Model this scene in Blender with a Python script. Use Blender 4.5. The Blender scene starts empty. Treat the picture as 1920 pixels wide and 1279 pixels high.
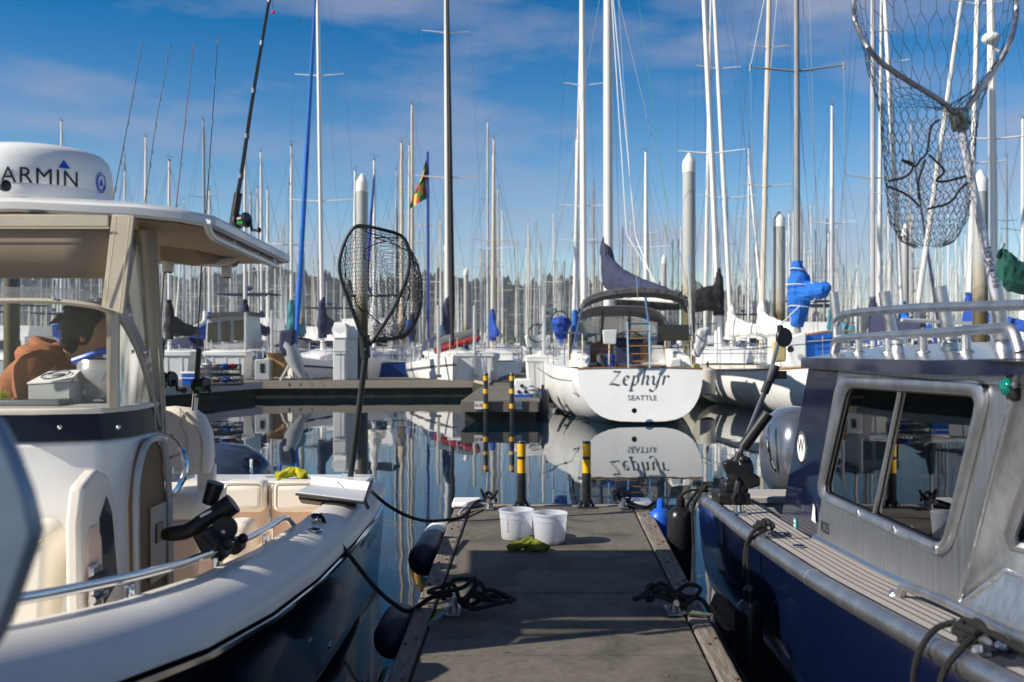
import bpy, bmesh, math, random
from mathutils import Vector, Matrix, Euler
R=math.radians
random.seed(7)
SC=bpy.context.scene
COL=SC.collection
# ---------------------------------------------------------------- camera, sky, sun, exposure
FPX=1866.67; CX=960.0; CY=648.0; EYE=1.65
cd=bpy.data.cameras.new('camera'); cam=bpy.data.objects.new('camera',cd); COL.objects.link(cam)
cam.location=(0,0,EYE); cam.rotation_euler=(R(90),0,0)
cd.lens=35; cd.sensor_width=36; cd.shift_y=(CY-639.5)/1920.0
cd.clip_start=0.05; cd.clip_end=6000
cd.dof.use_dof=True; cd.dof.focus_distance=6.3; cd.dof.aperture_fstop=3.2
SC.camera=cam
SUN_EL=R(33); SX,SY=-math.cos(R(19)),-math.sin(R(19))      # towards the sun, on the ground
w=bpy.data.worlds.new("World"); SC.world=w; w.use_nodes=True
nt=w.node_tree; nt.nodes.clear()
N=nt.nodes.new; Lk=nt.links.new
wo=N('ShaderNodeOutputWorld'); bg=N('ShaderNodeBackground'); sky=N('ShaderNodeTexSky')
sky.sky_type='NISHITA'; sky.sun_disc=False; sky.sun_elevation=SUN_EL; sky.sun_rotation=math.atan2(SX,SY)
sky.air_density=1.0; sky.dust_density=0.35; sky.ozone_density=2.2
hs=N('ShaderNodeHueSaturation'); hs.inputs['Saturation'].default_value=1.12; hs.inputs['Value'].default_value=1.0
tc=N('ShaderNodeTexCoord'); mp=N('ShaderNodeMapping'); mp.inputs['Scale'].default_value=(1.3,1.3,5.2); mp.inputs['Location'].default_value=(3.1,1.7,0.6)
nz=N('ShaderNodeTexNoise'); nz.inputs['Scale'].default_value=2.1; nz.inputs['Detail'].default_value=7; nz.inputs['Roughness'].default_value=0.55
cr=N('ShaderNodeValToRGB'); cr.color_ramp.elements[0].position=0.45; cr.color_ramp.elements[0].color=(0,0,0,1)
cr.color_ramp.elements[1].position=0.68; cr.color_ramp.elements[1].color=(0.85,0.85,0.85,1)
mx=N('ShaderNodeMix'); mx.data_type='RGBA'; mx.inputs['B'].default_value=(5.2,5.5,7.3,1)
Lk(tc.outputs['Generated'],mp.inputs['Vector']); Lk(mp.outputs['Vector'],nz.inputs['Vector'])
Lk(nz.outputs['Fac'],cr.inputs['Fac']); Lk(cr.outputs['Color'],mx.inputs['Factor'])
ti=N('ShaderNodeMix'); ti.data_type='RGBA'; ti.blend_type='MULTIPLY'; ti.inputs['Factor'].default_value=1; sxz=N('ShaderNodeSeparateXYZ'); Lk(tc.outputs['Generated'],sxz.inputs[0])
tr=N('ShaderNodeValToRGB'); te=tr.color_ramp.elements; te[0].position=0.0; te[0].color=(1.95,1.85,1.85,1); te[1].position=0.34; te[1].color=(0.20,0.88,1.36,1)
q_=te.new(0.12); q_.color=(1.34,1.56,1.74,1)
q2=te.new(0.52); q2.color=(0.075,0.56,0.98,1); q3=te.new(0.95); q3.color=(0.05,0.40,0.78,1)
Lk(sxz.outputs['Z'],tr.inputs['Fac']); Lk(tr.outputs['Color'],ti.inputs['B'])
Lk(sky.outputs['Color'],ti.inputs['A']); Lk(ti.outputs['Result'],hs.inputs['Color']); Lk(hs.outputs['Color'],mx.inputs['A'])
Lk(mx.outputs['Result'],bg.inputs['Color']); bg.inputs['Strength'].default_value=0.055
Lk(bg.outputs['Background'],wo.inputs['Surface'])
sd=bpy.data.lights.new('sun','SUN'); so=bpy.data.objects.new('sun',sd); COL.objects.link(so)
sd.energy=5.0; sd.angle=R(0.5); sd.color=(1.0,0.92,0.80)
sdir=Vector((-SX*math.cos(SUN_EL),-SY*math.cos(SUN_EL),-math.sin(SUN_EL)))
so.rotation_euler=sdir.to_track_quat('-Z','Y').to_euler()
vs=SC.view_settings; vs.view_transform='Standard'; vs.look='None'; vs.exposure=0.42; vs.gamma=1.0; vs.use_curve_mapping=False
SC.cycles.max_bounces=7; SC.cycles.transparent_max_bounces=14; SC.cycles.caustics_reflective=False; SC.cycles.caustics_refractive=False
SC.cycles.use_denoising=True; SC.cycles.sample_clamp_indirect=6
# ---------------------------------------------------------------- points in the place, from a sight line and one known distance
def U(px,py,Y): return Vector(((px-CX)/FPX*Y,Y,EYE-(py-CY)/FPX*Y))
def G(px,py,z):
    Y=(EYE-z)*FPX/(py-CY); return U(px,py,Y)
def S(px,py,X):
    Y=X*FPX/(px-CX); return U(px,py,Y)
def PX(p): return (CX+p[0]/p[1]*FPX, CY-(p[2]-EYE)/p[1]*FPX)
V=Vector
# ---------------------------------------------------------------- materials
MATS={}
def mat(name,col,rough=0.5,metal=0.0,var=0.0,vscale=6.0,bump=0.0,bscale=40.0,coat=0.0,spec=0.5,stretch=(1,1,1),col2=None,trans=0.0,alpha=1.0,sss=0.0,emit=0,ior=1.45,detail=5,aniso=0,dirt=0):
    if name in MATS: return MATS[name]
    m=bpy.data.materials.new(name); m.use_nodes=True; t=m.node_tree; b=t.nodes['Principled BSDF']
    c=(col[0],col[1],col[2],1)
    b.inputs['Base Color'].default_value=c; b.inputs['Roughness'].default_value=rough; b.inputs['Metallic'].default_value=metal
    b.inputs['Specular IOR Level'].default_value=spec; b.inputs['Coat Weight'].default_value=coat; b.inputs['Coat Roughness'].default_value=0.05
    b.inputs['Transmission Weight'].default_value=trans; b.inputs['Alpha'].default_value=alpha; b.inputs['IOR'].default_value=ior
    if sss: b.inputs['Subsurface Weight'].default_value=sss; b.inputs['Subsurface Scale'].default_value=0.05
    if emit: b.inputs['Emission Color'].default_value=c; b.inputs['Emission Strength'].default_value=emit
    if var or bump or col2:
        tcn=t.nodes.new('ShaderNodeTexCoord'); mpn=t.nodes.new('ShaderNodeMapping'); mpn.inputs['Scale'].default_value=stretch
        t.links.new(tcn.outputs['Object'],mpn.inputs['Vector'])
    if var or col2:
        n=t.nodes.new('ShaderNodeTexNoise'); n.inputs['Scale'].default_value=vscale; n.inputs['Detail'].default_value=detail; n.inputs['Roughness'].default_value=0.62
        t.links.new(mpn.outputs['Vector'],n.inputs['Vector'])
        r=t.nodes.new('ShaderNodeValToRGB'); e=r.color_ramp.elements
        e[0].position=0.32; e[1].position=0.68
        if col2: e[0].color=(*col2,1); e[1].color=c
        else:
            e[0].color=(col[0]*(1-var),col[1]*(1-var),col[2]*(1-var),1); e[1].color=(min(1,col[0]*(1+var)),min(1,col[1]*(1+var)),min(1,col[2]*(1+var)),1)
        t.links.new(n.outputs['Fac'],r.inputs['Fac']); t.links.new(r.outputs['Color'],b.inputs['Base Color'])
        mr=t.nodes.new('ShaderNodeMapRange'); mr.inputs['To Min'].default_value=max(0,rough-0.07); mr.inputs['To Max'].default_value=min(1,rough+0.07)
        t.links.new(n.outputs['Fac'],mr.inputs['Value']); t.links.new(mr.outputs['Result'],b.inputs['Roughness'])
    if bump:
        n2=t.nodes.new('ShaderNodeTexNoise'); n2.inputs['Scale'].default_value=bscale; n2.inputs['Detail'].default_value=4
        t.links.new(mpn.outputs['Vector'],n2.inputs['Vector'])
        bp=t.nodes.new('ShaderNodeBump'); bp.inputs['Strength'].default_value=bump; bp.inputs['Distance'].default_value=0.01
        t.links.new(n2.outputs['Fac'],bp.inputs['Height']); t.links.new(bp.outputs['Normal'],b.inputs['Normal'])
    MATS[name]=m; return m
def clearmat(name,tint=(1,1,1),gloss=0.12,rough=0.06,film=0.0):
    """clear vinyl or window glass: a tinted see-through sheet with a Fresnel sheen and a faint milky film"""
    if name in MATS: return MATS[name]
    m=bpy.data.materials.new(name); m.use_nodes=True; t=m.node_tree; t.nodes.clear()
    o=t.nodes.new('ShaderNodeOutputMaterial'); tr=t.nodes.new('ShaderNodeBsdfTransparent'); tr.inputs['Color'].default_value=(*tint,1)
    gl=t.nodes.new('ShaderNodeBsdfGlossy'); gl.inputs['Roughness'].default_value=rough
    lw=t.nodes.new('ShaderNodeFresnel'); lw.inputs['IOR'].default_value=1.5
    ad=t.nodes.new('ShaderNodeMath'); ad.operation='ADD'; ad.inputs[1].default_value=gloss; ad.use_clamp=True
    mxs=t.nodes.new('ShaderNodeMixShader'); t.links.new(lw.outputs['Fac'],ad.inputs[0]); t.links.new(ad.outputs[0],mxs.inputs['Fac'])
    if film:
        df=t.nodes.new('ShaderNodeBsdfDiffuse'); df.inputs['Color'].default_value=(0.75,0.75,0.72,1); m2=t.nodes.new('ShaderNodeMixShader'); m2.inputs['Fac'].default_value=film
        t.links.new(tr.outputs[0],m2.inputs[1]); t.links.new(df.outputs[0],m2.inputs[2]); t.links.new(m2.outputs[0],mxs.inputs[1])
    else: t.links.new(tr.outputs[0],mxs.inputs[1])
    t.links.new(gl.outputs[0],mxs.inputs[2]); t.links.new(mxs.outputs[0],o.inputs['Surface'])
    MATS[name]=m; return m
# ---------------------------------------------------------------- mesh collector
def frame_of(d):
    d=d.normalized(); a=V((0,0,1)) if abs(d.z)<0.9 else V((1,0,0))
    x=d.cross(a).normalized(); return x,d.cross(x).normalized()
def spline(pts,k=6):
    pts=[V(p) for p in pts]
    if len(pts)<3: return pts
    P=[pts[0]*2-pts[1]]+pts+[pts[-1]*2-pts[-2]]; out=[]
    for i in range(1,len(P)-2):
        for j in range(k):
            t=j/k; a,b,c,d=P[i-1],P[i],P[i+1],P[i+2]
            out.append(0.5*((2*b)+(c-a)*t+(2*a-5*b+4*c-d)*t*t+(3*b-a-3*c+d)*t**3))
    out.append(pts[-1]); return out
class MB:
    def __init__(s): s.v=[]; s.f=[]; s.m=[]; s.mi=0
    def add(s,vs,fs):
        o=len(s.v); s.v+= [tuple(x) for x in vs]; s.f+=[tuple(i+o for i in f) for f in fs]; s.m+=[s.mi]*len(fs); return s
    def box(s,c,d,rot=None):
        c=V(c); hx,hy,hz=d[0]/2,d[1]/2,d[2]/2
        P=[V((x,y,z)) for x in(-hx,hx) for y in(-hy,hy) for z in(-hz,hz)]
        if rot is not None:
            M=rot if isinstance(rot,Matrix) else Euler(rot).to_matrix()
            P=[M@p for p in P]
        return s.add([p+c for p in P],[(0,1,3,2),(4,6,7,5),(0,4,5,1),(2,3,7,6),(0,2,6,4),(1,5,7,3)])
    def tube(s,pts,r,n=8,caps=True,closed=False):
        pts=[V(p) for p in pts]; L=len(pts); rr=r if isinstance(r,(list,tuple)) else [r]*L
        vs=[]; fs=[]; px=None
        for i,p in enumerate(pts):
            a=pts[(i-1)%L] if (closed or i>0) else p; b=pts[(i+1)%L] if (closed or i<L-1) else p
            d=b-a
            if d.length<1e-9: d=V((0,0,1))
            if px is None: x,y=frame_of(d)
            else:
                dn=d.normalized(); x=px-dn*px.dot(dn)
                if x.length<1e-6: x,y=frame_of(d)
                else: x.normalize(); y=dn.cross(x)
            px=x
            for k in range(n):
                an=2*math.pi*k/n; vs.append(p+(x*math.cos(an)+y*math.sin(an))*rr[i])
        for i in range(L if closed else L-1):
            j=(i+1)%L
            for k in range(n):
                k2=(k+1)%n; fs.append((i*n+k,i*n+k2,j*n+k2,j*n+k))
        if caps and not closed: fs+=[tuple(range(n-1,-1,-1)),tuple((L-1)*n+k for k in range(n))]
        return s.add(vs,fs)
    def lathe(s,prof,c,n=20,M=None):
        c=V(c); vs=[]; fs=[]
        for r,z in prof:
            for k in range(n):
                a=2*math.pi*k/n; p=V((r*math.cos(a),r*math.sin(a),z))
                vs.append(c+(M@p if M else p))
        L=len(prof)
        for i in range(L-1):
            for k in range(n):
                k2=(k+1)%n; fs.append((i*n+k,i*n+k2,(i+1)*n+k2,(i+1)*n+k))
        if prof[0][0]>1e-5: fs.append(tuple(range(n-1,-1,-1)))
        if prof[-1][0]>1e-5: fs.append(tuple((L-1)*n+k for k in range(n)))
        return s.add(vs,fs)
    def prism(s,poly,off):
        off=V(off); P=[V(p) for p in poly]; n=len(P)
        vs=P+[p+off for p in P]; fs=[tuple(range(n-1,-1,-1)),tuple(range(n,2*n))]
        fs+=[(i,(i+1)%n,n+(i+1)%n,n+i) for i in range(n)]
        return s.add(vs,fs)
    def loft(s,rings,ring_closed=False,cap0=False,cap1=False):
        n=len(rings[0]); vs=[V(p) for r in rings for p in r]; fs=[]
        for i in range(len(rings)-1):
            for k in range(n if ring_closed else n-1):
                k2=(k+1)%n; fs.append((i*n+k,i*n+k2,(i+1)*n+k2,(i+1)*n+k))
        if cap0: fs.append(tuple(range(n-1,-1,-1)))
        if cap1: fs.append(tuple((len(rings)-1)*n+k for k in range(n)))
        return s.add(vs,fs)
    def ball(s,c,r,n=12,m=8,sc=(1,1,1),rot=None):
        pr=[]; vs=[]; fs=[]; c=V(c); M=Euler(rot).to_matrix() if rot else None
        for i in range(m+1):
            t=math.pi*i/m
            for k in range(n):
                a=2*math.pi*k/n; p=V((math.sin(t)*math.cos(a)*r*sc[0],math.sin(t)*math.sin(a)*r*sc[1],-math.cos(t)*r*sc[2]))
                vs.append(c+(M@p if M else p))
        for i in range(m):
            for k in range(n): fs.append((i*n+k,i*n+(k+1)%n,(i+1)*n+(k+1)%n,(i+1)*n+k))
        return s.add(vs,fs)
    def build(s,name,mats,parent=None,smooth=True,bevel=0,sub=0,angle=35,seg=2,solid=0):
        me=bpy.data.meshes.new(name); me.from_pydata(s.v,[],s.f)
        if not isinstance(mats,(list,tuple)): mats=[mats]
        for m in mats: me.materials.append(m)
        if len(mats)>1: me.polygons.foreach_set('material_index',s.m)
        bm=bmesh.new(); bm.from_mesh(me); bmesh.ops.remove_doubles(bm,verts=bm.verts,dist=1e-5); bmesh.ops.recalc_face_normals(bm,faces=bm.faces); bm.to_mesh(me); bm.free()
        if smooth:
            me.polygons.foreach_set('use_smooth',[True]*len(me.polygons)); me.set_sharp_from_angle(angle=R(angle))
        me.update()
        o=bpy.data.objects.new(name,me); COL.objects.link(o)
        if parent is not None:
            o.parent=parent; off=V((0,0,0)); q=parent
            while q is not None: off+=V(q.location); q=q.parent
            for v in me.vertices: v.co-=off
        if solid: md=o.modifiers.new('thick','SOLIDIFY'); md.thickness=solid; md.offset=0
        if bevel: md=o.modifiers.new('bevel','BEVEL'); md.width=bevel; md.segments=seg; md.limit_method='ANGLE'; md.angle_limit=R(40); md.harden_normals=False
        if sub: md=o.modifiers.new('sub','SUBSURF'); md.levels=sub; md.render_levels=sub
        return o
def tag(o,label,cat,group=None,kind=None):
    if label: o['label']=label
    if cat: o['category']=cat
    if group: o['group']=group
    if kind: o['kind']=kind
    return o
def thing(name,label,cat,loc=(0,0,0),group=None):
    o=bpy.data.objects.new(name,None); COL.objects.link(o); o.location=loc; o.empty_display_size=0.2
    return tag(o,label,cat,group)
def struct(o): o['kind']='structure'; return o
def kids(o): return [c for c in o.children]
def dup(root,loc,rz=0,sc=1,label=None,group=None,parent=None):
    c=root.copy(); COL.objects.link(c)
    if parent is not None: c.parent=parent
    else: c.location=loc; c.rotation_euler=(0,0,rz); c.scale=(sc,sc,sc)
    if label: c['label']=label
    if group: c['group']=group
    for ch in list(root.children): dup(ch,None,parent=c)
    return c
def text(name,body,mt,parent,size,M,shear=0,extrude=0.0015,space=1.0,bend=None,align='CENTER'):
    cu=bpy.data.curves.new(name,'FONT'); cu.body=body; cu.size=size; cu.shear=shear; cu.extrude=extrude; cu.space_character=space; cu.align_x=align; cu.align_y='CENTER'
    to=bpy.data.objects.new('tmp_text',cu); COL.objects.link(to)
    bpy.context.view_layer.update(); dg=bpy.context.evaluated_depsgraph_get(); ev=to.evaluated_get(dg)
    me=bpy.data.meshes.new_from_object(ev); bpy.data.objects.remove(to)
    for v in me.vertices: v.co=bend(v.co) if bend else M@v.co
    me.materials.clear(); me.materials.append(mt)
    o=bpy.data.objects.new(name,me); COL.objects.link(o)
    if parent is not None:
        o.parent=parent; off=V((0,0,0)); q=parent
        while q is not None: off+=V(q.location); q=q.parent
        for v in me.vertices: v.co-=off
    return o
def basis(o,x,y):
    x=V(x).normalized(); y=V(y); y=(y-x*y.dot(x)).normalized(); z=x.cross(y)
    return Matrix(((x.x,y.x,z.x,o[0]),(x.y,y.y,z.y,o[1]),(x.z,y.z,z.z,o[2]),(0,0,0,1)))
def dirM(d):
    """3x3 whose z axis runs along d"""
    return V(d).to_track_quat('Z','Y').to_matrix()
def rope(name,pts,r,mt,parent=None,k=6,n=7): return MB().tube(spline(pts,k),r,n).build(name,mt,parent)
# ---------------------------------------------------------------- the palette
M_gel=mat('white_gelcoat',(0.80,0.79,0.76),0.22,coat=0.4,var=0.03,vscale=2)
M_cap=mat('non_skid_cap',(0.64,0.62,0.59),0.42,var=0.05,vscale=3,coat=0.12,bump=.05,bscale=420)
M_gelw=mat('boat_white',(0.82,0.82,0.80),0.28,coat=0.25,var=0.05,vscale=1.2)
M_cream=mat('cream_gelcoat',(0.77,0.71,0.62),0.3,coat=0.25,var=0.03,vscale=2)
M_vinyl=mat('cream_vinyl',(0.78,0.735,0.645),0.42,var=0.03,vscale=4,bump=0.03,bscale=160)
M_canvas=mat('tan_canvas',(0.55,0.49,0.38),0.85,var=0.08,vscale=8,bump=0.15,bscale=220)
M_navy=mat('navy_gelcoat',(0.003,0.006,0.016),0.10,coat=0.25,spec=.35)
M_blue=mat('navy_paint',(0.003,0.007,0.030),0.14,coat=0.6,var=0.08,vscale=1.5)
M_steel=mat('polished_steel',(0.72,0.72,0.72),0.1,1.0)
M_alu=mat('brushed_aluminium',(0.56,0.575,0.60),0.42,1.0,var=0.14,vscale=3,stretch=(18,18,0.8),bump=0.05,bscale=30)
M_tube=mat('satin_aluminium_tube',(0.54,0.54,0.55),0.42,1.0,var=0.16,vscale=9,bump=0.05,bscale=25)
M_weld=mat('ground_weld',(0.75,0.75,0.76),0.3,1.0,bump=0.6,bscale=60)
M_blk=mat('black_plastic',(0.012,0.012,0.013),0.42,var=0.2,vscale=30)
M_rub=mat('black_rubber',(0.014,0.014,0.015),0.33)
M_rope=mat('black_rope',(0.010,0.010,0.011),0.85,bump=0.8,bscale=140)
M_rodblk=mat('rod_graphite',(0.02,0.02,0.022),0.25)
M_cork=mat('dark_teak',(0.10,0.05,0.022),0.6,var=0.3,vscale=10)
M_teak=mat('teak_trim',(0.36,0.17,0.06),0.5,var=0.25,vscale=14)
M_yel=mat('yellow_towel',(0.50,0.47,0.02),0.95,var=0.2,vscale=50,bump=0.9,bscale=300)
M_olive=mat('olive_towel',(0.20,0.22,0.015),0.95,var=0.25,vscale=50,bump=0.9,bscale=300)
M_stripe=mat('amber_reflector',(0.80,0.42,0.015),0.35,var=0.08,vscale=20)
M_post=mat('black_post_paint',(0.018,0.018,0.020),0.28,var=0.3,vscale=8)
M_conc=mat('dock_concrete',(0.128,0.116,0.096),0.92,var=0.22,vscale=26,bump=0.6,bscale=260,detail=9)
def weather(m,dark=.5,scale=1.6,spot=60,spotcol=(.34,.32,.28)):
    """worn stains, broom lines and pale specks over a material's own colour"""
    t=m.node_tree; b=t.nodes['Principled BSDF']; src=b.inputs['Base Color'].links[0].from_socket; L_=t.links.new
    tcn=t.nodes.new('ShaderNodeTexCoord'); n=t.nodes.new('ShaderNodeTexNoise'); n.inputs['Scale'].default_value=scale; n.inputs['Detail'].default_value=6; n.inputs['Distortion'].default_value=1.2
    L_(tcn.outputs['Object'],n.inputs['Vector']); r=t.nodes.new('ShaderNodeValToRGB'); e=r.color_ramp.elements; e[0].position=.36; e[0].color=(dark,dark,dark,1); e[1].position=.56; e[1].color=(1.12,1.12,1.12,1)
    L_(n.outputs['Fac'],r.inputs['Fac']); mu=t.nodes.new('ShaderNodeMix'); mu.data_type='RGBA'; mu.blend_type='MULTIPLY'; mu.inputs['Factor'].default_value=1; L_(src,mu.inputs['A']); L_(r.outputs['Color'],mu.inputs['B'])
    v=t.nodes.new('ShaderNodeTexVoronoi'); v.inputs['Scale'].default_value=spot; L_(tcn.outputs['Object'],v.inputs['Vector']); r2=t.nodes.new('ShaderNodeValToRGB'); e=r2.color_ramp.elements; e[0].position=.10; e[0].color=(.7,.7,.7,1); e[1].position=.2; e[1].color=(0,0,0,1)
    L_(v.outputs['Distance'],r2.inputs['Fac']); m3=t.nodes.new('ShaderNodeMix'); m3.data_type='RGBA'; L_(r2.outputs['Color'],m3.inputs['Factor']); L_(mu.outputs['Result'],m3.inputs['A']); m3.inputs['B'].default_value=(*spotcol,1); L_(m3.outputs['Result'],b.inputs['Base Color'])
weather(M_conc,.62,2.2,75,(.26,.24,.20))
M_wood=mat('weathered_timber',(0.27,0.235,0.20),0.9,col2=(0.10,0.085,0.07),vscale=7,stretch=(14,0.9,14),bump=0.7,bscale=14,detail=8)
M_woodx=mat('weathered_timber_across',(0.33,0.30,0.26),0.9,col2=(0.16,0.14,0.12),vscale=6,stretch=(0.9,14,14),bump=0.6,bscale=14,detail=8)
M_woodl=mat('pale_new_timber',(0.50,0.43,0.33),0.85,col2=(0.36,0.30,0.23),vscale=5,stretch=(0.7,12,12),bump=0.3,bscale=12)
M_slime=mat('weedy_float',(0.05,0.05,0.025),0.75,col2=(0.015,0.015,0.012),vscale=4,bump=0.6,bscale=20)
M_white=mat('white_plastic',(0.78,0.78,0.76),0.4,var=0.05,vscale=4)
M_tub=mat('white_fibreglass_tub',(0.80,0.80,0.78),0.45,var=0.06,vscale=2)
M_mastw=mat('white_mast_paint',(0.78,0.77,0.74),0.4,var=0.05,vscale=1,stretch=(1,1,.3))
M_masts=mat('silver_mast',(0.55,0.55,0.54),0.42,0.35,var=0.12,vscale=2,stretch=(1,1,.3))
M_mastg=mat('grey_mast',(0.30,0.30,0.30),0.45,0.2,var=0.1,vscale=2)
M_mastt=mat('cream_mast',(0.62,0.56,0.46),0.5,var=0.08,vscale=2)
M_wire=mat('rigging_wire',(0.16,0.17,0.18),0.45,0.6)
M_glass=mat('dark_window',(0.012,0.015,0.018),0.06,coat=0.5)
M_cnavy=mat('navy_sail_cover',(0.028,0.034,0.075),0.85,var=0.2,vscale=5,bump=0.5,bscale=9)
M_cblue=mat('bright_blue_cover',(0.01,0.13,0.52),0.8,var=0.18,vscale=4,bump=0.5,bscale=9)
M_croy=mat('royal_blue_cover',(0.015,0.06,0.33),0.8,var=0.18,vscale=4,bump=0.5,bscale=9)
M_cblack=mat('black_sail_cover',(0.022,0.020,0.021),0.85,var=0.2,vscale=5,bump=0.5,bscale=9)
M_cgreen=mat('green_sail_cover',(0.006,0.075,0.055),0.8,var=0.2,vscale=4,bump=0.4,bscale=9)
M_cteal=mat('teal_cover',(0.05,0.22,0.27),0.8,var=0.2,vscale=4,bump=0.4,bscale=9)
M_ctan=mat('tan_sail_cover',(0.42,0.36,0.28),0.85,var=0.15,vscale=4,bump=0.4,bscale=9)
M_cgrey=mat('charcoal_canvas',(0.085,0.083,0.095),0.85,var=0.2,vscale=5,bump=0.5,bscale=12)
M_wcloth=mat('white_sailcloth',(0.74,0.73,0.70),0.8,var=0.08,vscale=3,bump=0.5,bscale=7)
M_red=mat('red_plastic',(0.45,0.03,0.025),0.5,var=0.1)
M_cool=mat('blue_cooler_plastic',(0.01,0.10,0.55),0.4)
M_grey=mat('grey_hypalon',(0.14,0.145,0.155),0.6,var=0.2,vscale=6,bump=0.2,bscale=10)
M_motor=mat('blue_grey_cowl',(0.045,0.065,0.11),0.18,0.35,coat=0.8,var=0.08,vscale=2)
M_clear=clearmat('clear_vinyl',(0.95,0.95,0.94),0.0,0.12,film=0.012)
M_winglass=clearmat('tinted_window_glass',(0.34,0.38,0.40),0.26,0.01)
M_shield=clearmat('clear_dodger_window',(0.66,0.67,0.69),0.10,0.1,film=0.22)
M_hullgrey=mat('grey_topsides',(0.42,0.43,0.44),0.35,coat=0.2,var=0.06)
M_hullblue=mat('blue_topsides',(0.02,0.065,0.26),0.25,coat=0.4,var=0.1)
M_anti=mat('dark_antifouling',(0.012,0.014,0.02),0.7)

def wrinkle(o,amp=.03,size=.25,sub=2):
    """folds in cloth: real displacement"""
    tx=bpy.data.textures.get('folds_%g'%size)
    if not tx: tx=bpy.data.textures.new('folds_%g'%size,'CLOUDS'); tx.noise_scale=size; tx.noise_depth=3
    a=o.modifiers.new('sub','SUBSURF'); a.levels=sub+1; a.render_levels=sub+1; a.subdivision_type='SIMPLE'
    d=o.modifiers.new('folds','DISPLACE'); d.texture=tx; d.strength=amp; d.mid_level=.5; d.texture_coords='LOCAL'
    return o
# ================================================================ THE SETTING
def water_material():
    m=bpy.data.materials.new('harbour_water'); m.use_nodes=True; t=m.node_tree; b=t.nodes['Principled BSDF']
    b.inputs['Base Color'].default_value=(0.003,0.012,0.022,1); b.inputs['Roughness'].default_value=0.012; b.inputs['IOR'].default_value=1.33; b.inputs['Specular IOR Level'].default_value=0.36
    tcn=t.nodes.new('ShaderNodeTexCoord'); mpn=t.nodes.new('ShaderNodeMapping'); mpn.inputs['Scale'].default_value=(0.55,0.30,1)
    n=t.nodes.new('ShaderNodeTexNoise'); n.inputs['Scale'].default_value=1.0; n.inputs['Detail'].default_value=2.5
    n3=t.nodes.new('ShaderNodeTexNoise'); n3.inputs['Scale'].default_value=7.0; n3.inputs['Detail'].default_value=2
    ad=t.nodes.new('ShaderNodeMath'); ad.operation='MULTIPLY_ADD'; ad.inputs[1].default_value=0.07
    bp=t.nodes.new('ShaderNodeBump'); bp.inputs['Strength'].default_value=0.22; bp.inputs['Distance'].default_value=0.035
    t.links.new(tcn.outputs['Object'],mpn.inputs['Vector']); t.links.new(mpn.outputs['Vector'],n.inputs['Vector']); t.links.new(mpn.outputs['Vector'],n3.inputs['Vector'])
    t.links.new(n3.outputs['Fac'],ad.inputs[0]); t.links.new(n.outputs['Fac'],ad.inputs[2]); t.links.new(ad.outputs[0],bp.inputs['Height']); t.links.new(bp.outputs['Normal'],b.inputs['Normal'])
    return m
struct(MB().add([(-2500,-60,0),(2500,-60,0),(2500,3000,0),(-2500,3000,0)],[(0,1,2,3)]).build('water',water_material(),smooth=False))
# far shore: low land with a wooded ridge
def ridge(px):
    pts=[(-400,500),(150,492),(300,494),(420,488),(540,494),(640,504),(760,506),(860,500),(960,504),(1060,506),(1180,510),(1300,520),(1400,545),(1560,566),(1750,572),(2300,575)]
    for (a,ya),(b,yb) in zip(pts,pts[1:]):
        if a<=px<=b: return ya+(yb-ya)*(px-a)/(b-a)+7*math.sin(px*.021)+5*math.sin(px*.057+1)+3*math.sin(px*.13)
    return 575
HZ=760
m=MB(); rr=[]
for i in range(60):
    px=-400+i*46; top=U(px,ridge(px)+24,HZ+60).z; x=U(px,0,HZ).x
    rr.append([(x,HZ-40,-1),(x,HZ-20,1.5),(x*1.02,HZ+10,top*.45),(x*1.05,HZ+60,top),(x*1.1,HZ+260,top*.9),(x*1.1,HZ+300,-1)])
m.loft(rr); struct(m.build('hills',mat('hill_soil',(0.018,0.024,0.014),0.95,var=0.3,vscale=.02)))
M_fol=mat('far_conifers',(0.020,0.034,0.022),0.9,col2=(0.010,0.018,0.013),vscale=0.05)
m=MB()
for i in range(5200):
    px=random.uniform(-300,2200); t=random.random(); y0=ridge(px)
    d=HZ-10+t*72; zt=U(px,y0+24,HZ+60).z; zb=max(0.8,zt*(0.1+0.9*t)-4)
    h=random.uniform(6,12)*(1.5 if random.random()<.10 else 1); p=U(px,0,d); r=h*random.uniform(.2,.36); n=6; o=[]
    a0=random.random()*6
    vs=[]; fs=[]
    for (f,q) in ((0,.5),(.18,1),(.42,.72),(.45,.9),(.7,.45),(.72,.55)):
        for k in range(n):
            a=a0+k*2*math.pi/n; rk=r*q*random.uniform(.7,1.3); vs.append((p.x+math.cos(a)*rk,d+math.sin(a)*rk,zb+h*f))
    vs.append((p.x,d,zb+h))
    for l in range(5):
        for k in range(n): fs.append((l*n+k,l*n+(k+1)%n,(l+1)*n+(k+1)%n,(l+1)*n+k))
    for k in range(n): fs.append((5*n+k,5*n+(k+1)%n,6*n))
    m.add(vs,fs)
tag(m.build('distant_woods',M_fol,smooth=False),'dark conifer wood along the far shore behind the masts','woods',kind='stuff')
m=MB()
for i in range(260):
    px=random.choice([random.uniform(340,370),random.uniform(430,470),random.uniform(-100,1500)]); d=HZ-45-random.random()*20; p=U(px,0,d); h=random.uniform(4,9)
    m.ball((p.x,d,h*.5),h*.5,7,5,(random.uniform(.8,1.3),1,1))
tag(m.build('shore_scrub',mat('pale_scrub',(0.10,0.13,0.03),0.9,var=.4,vscale=.2),smooth=False),'yellow green scrub along the far shoreline','scrub',kind='stuff')

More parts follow.
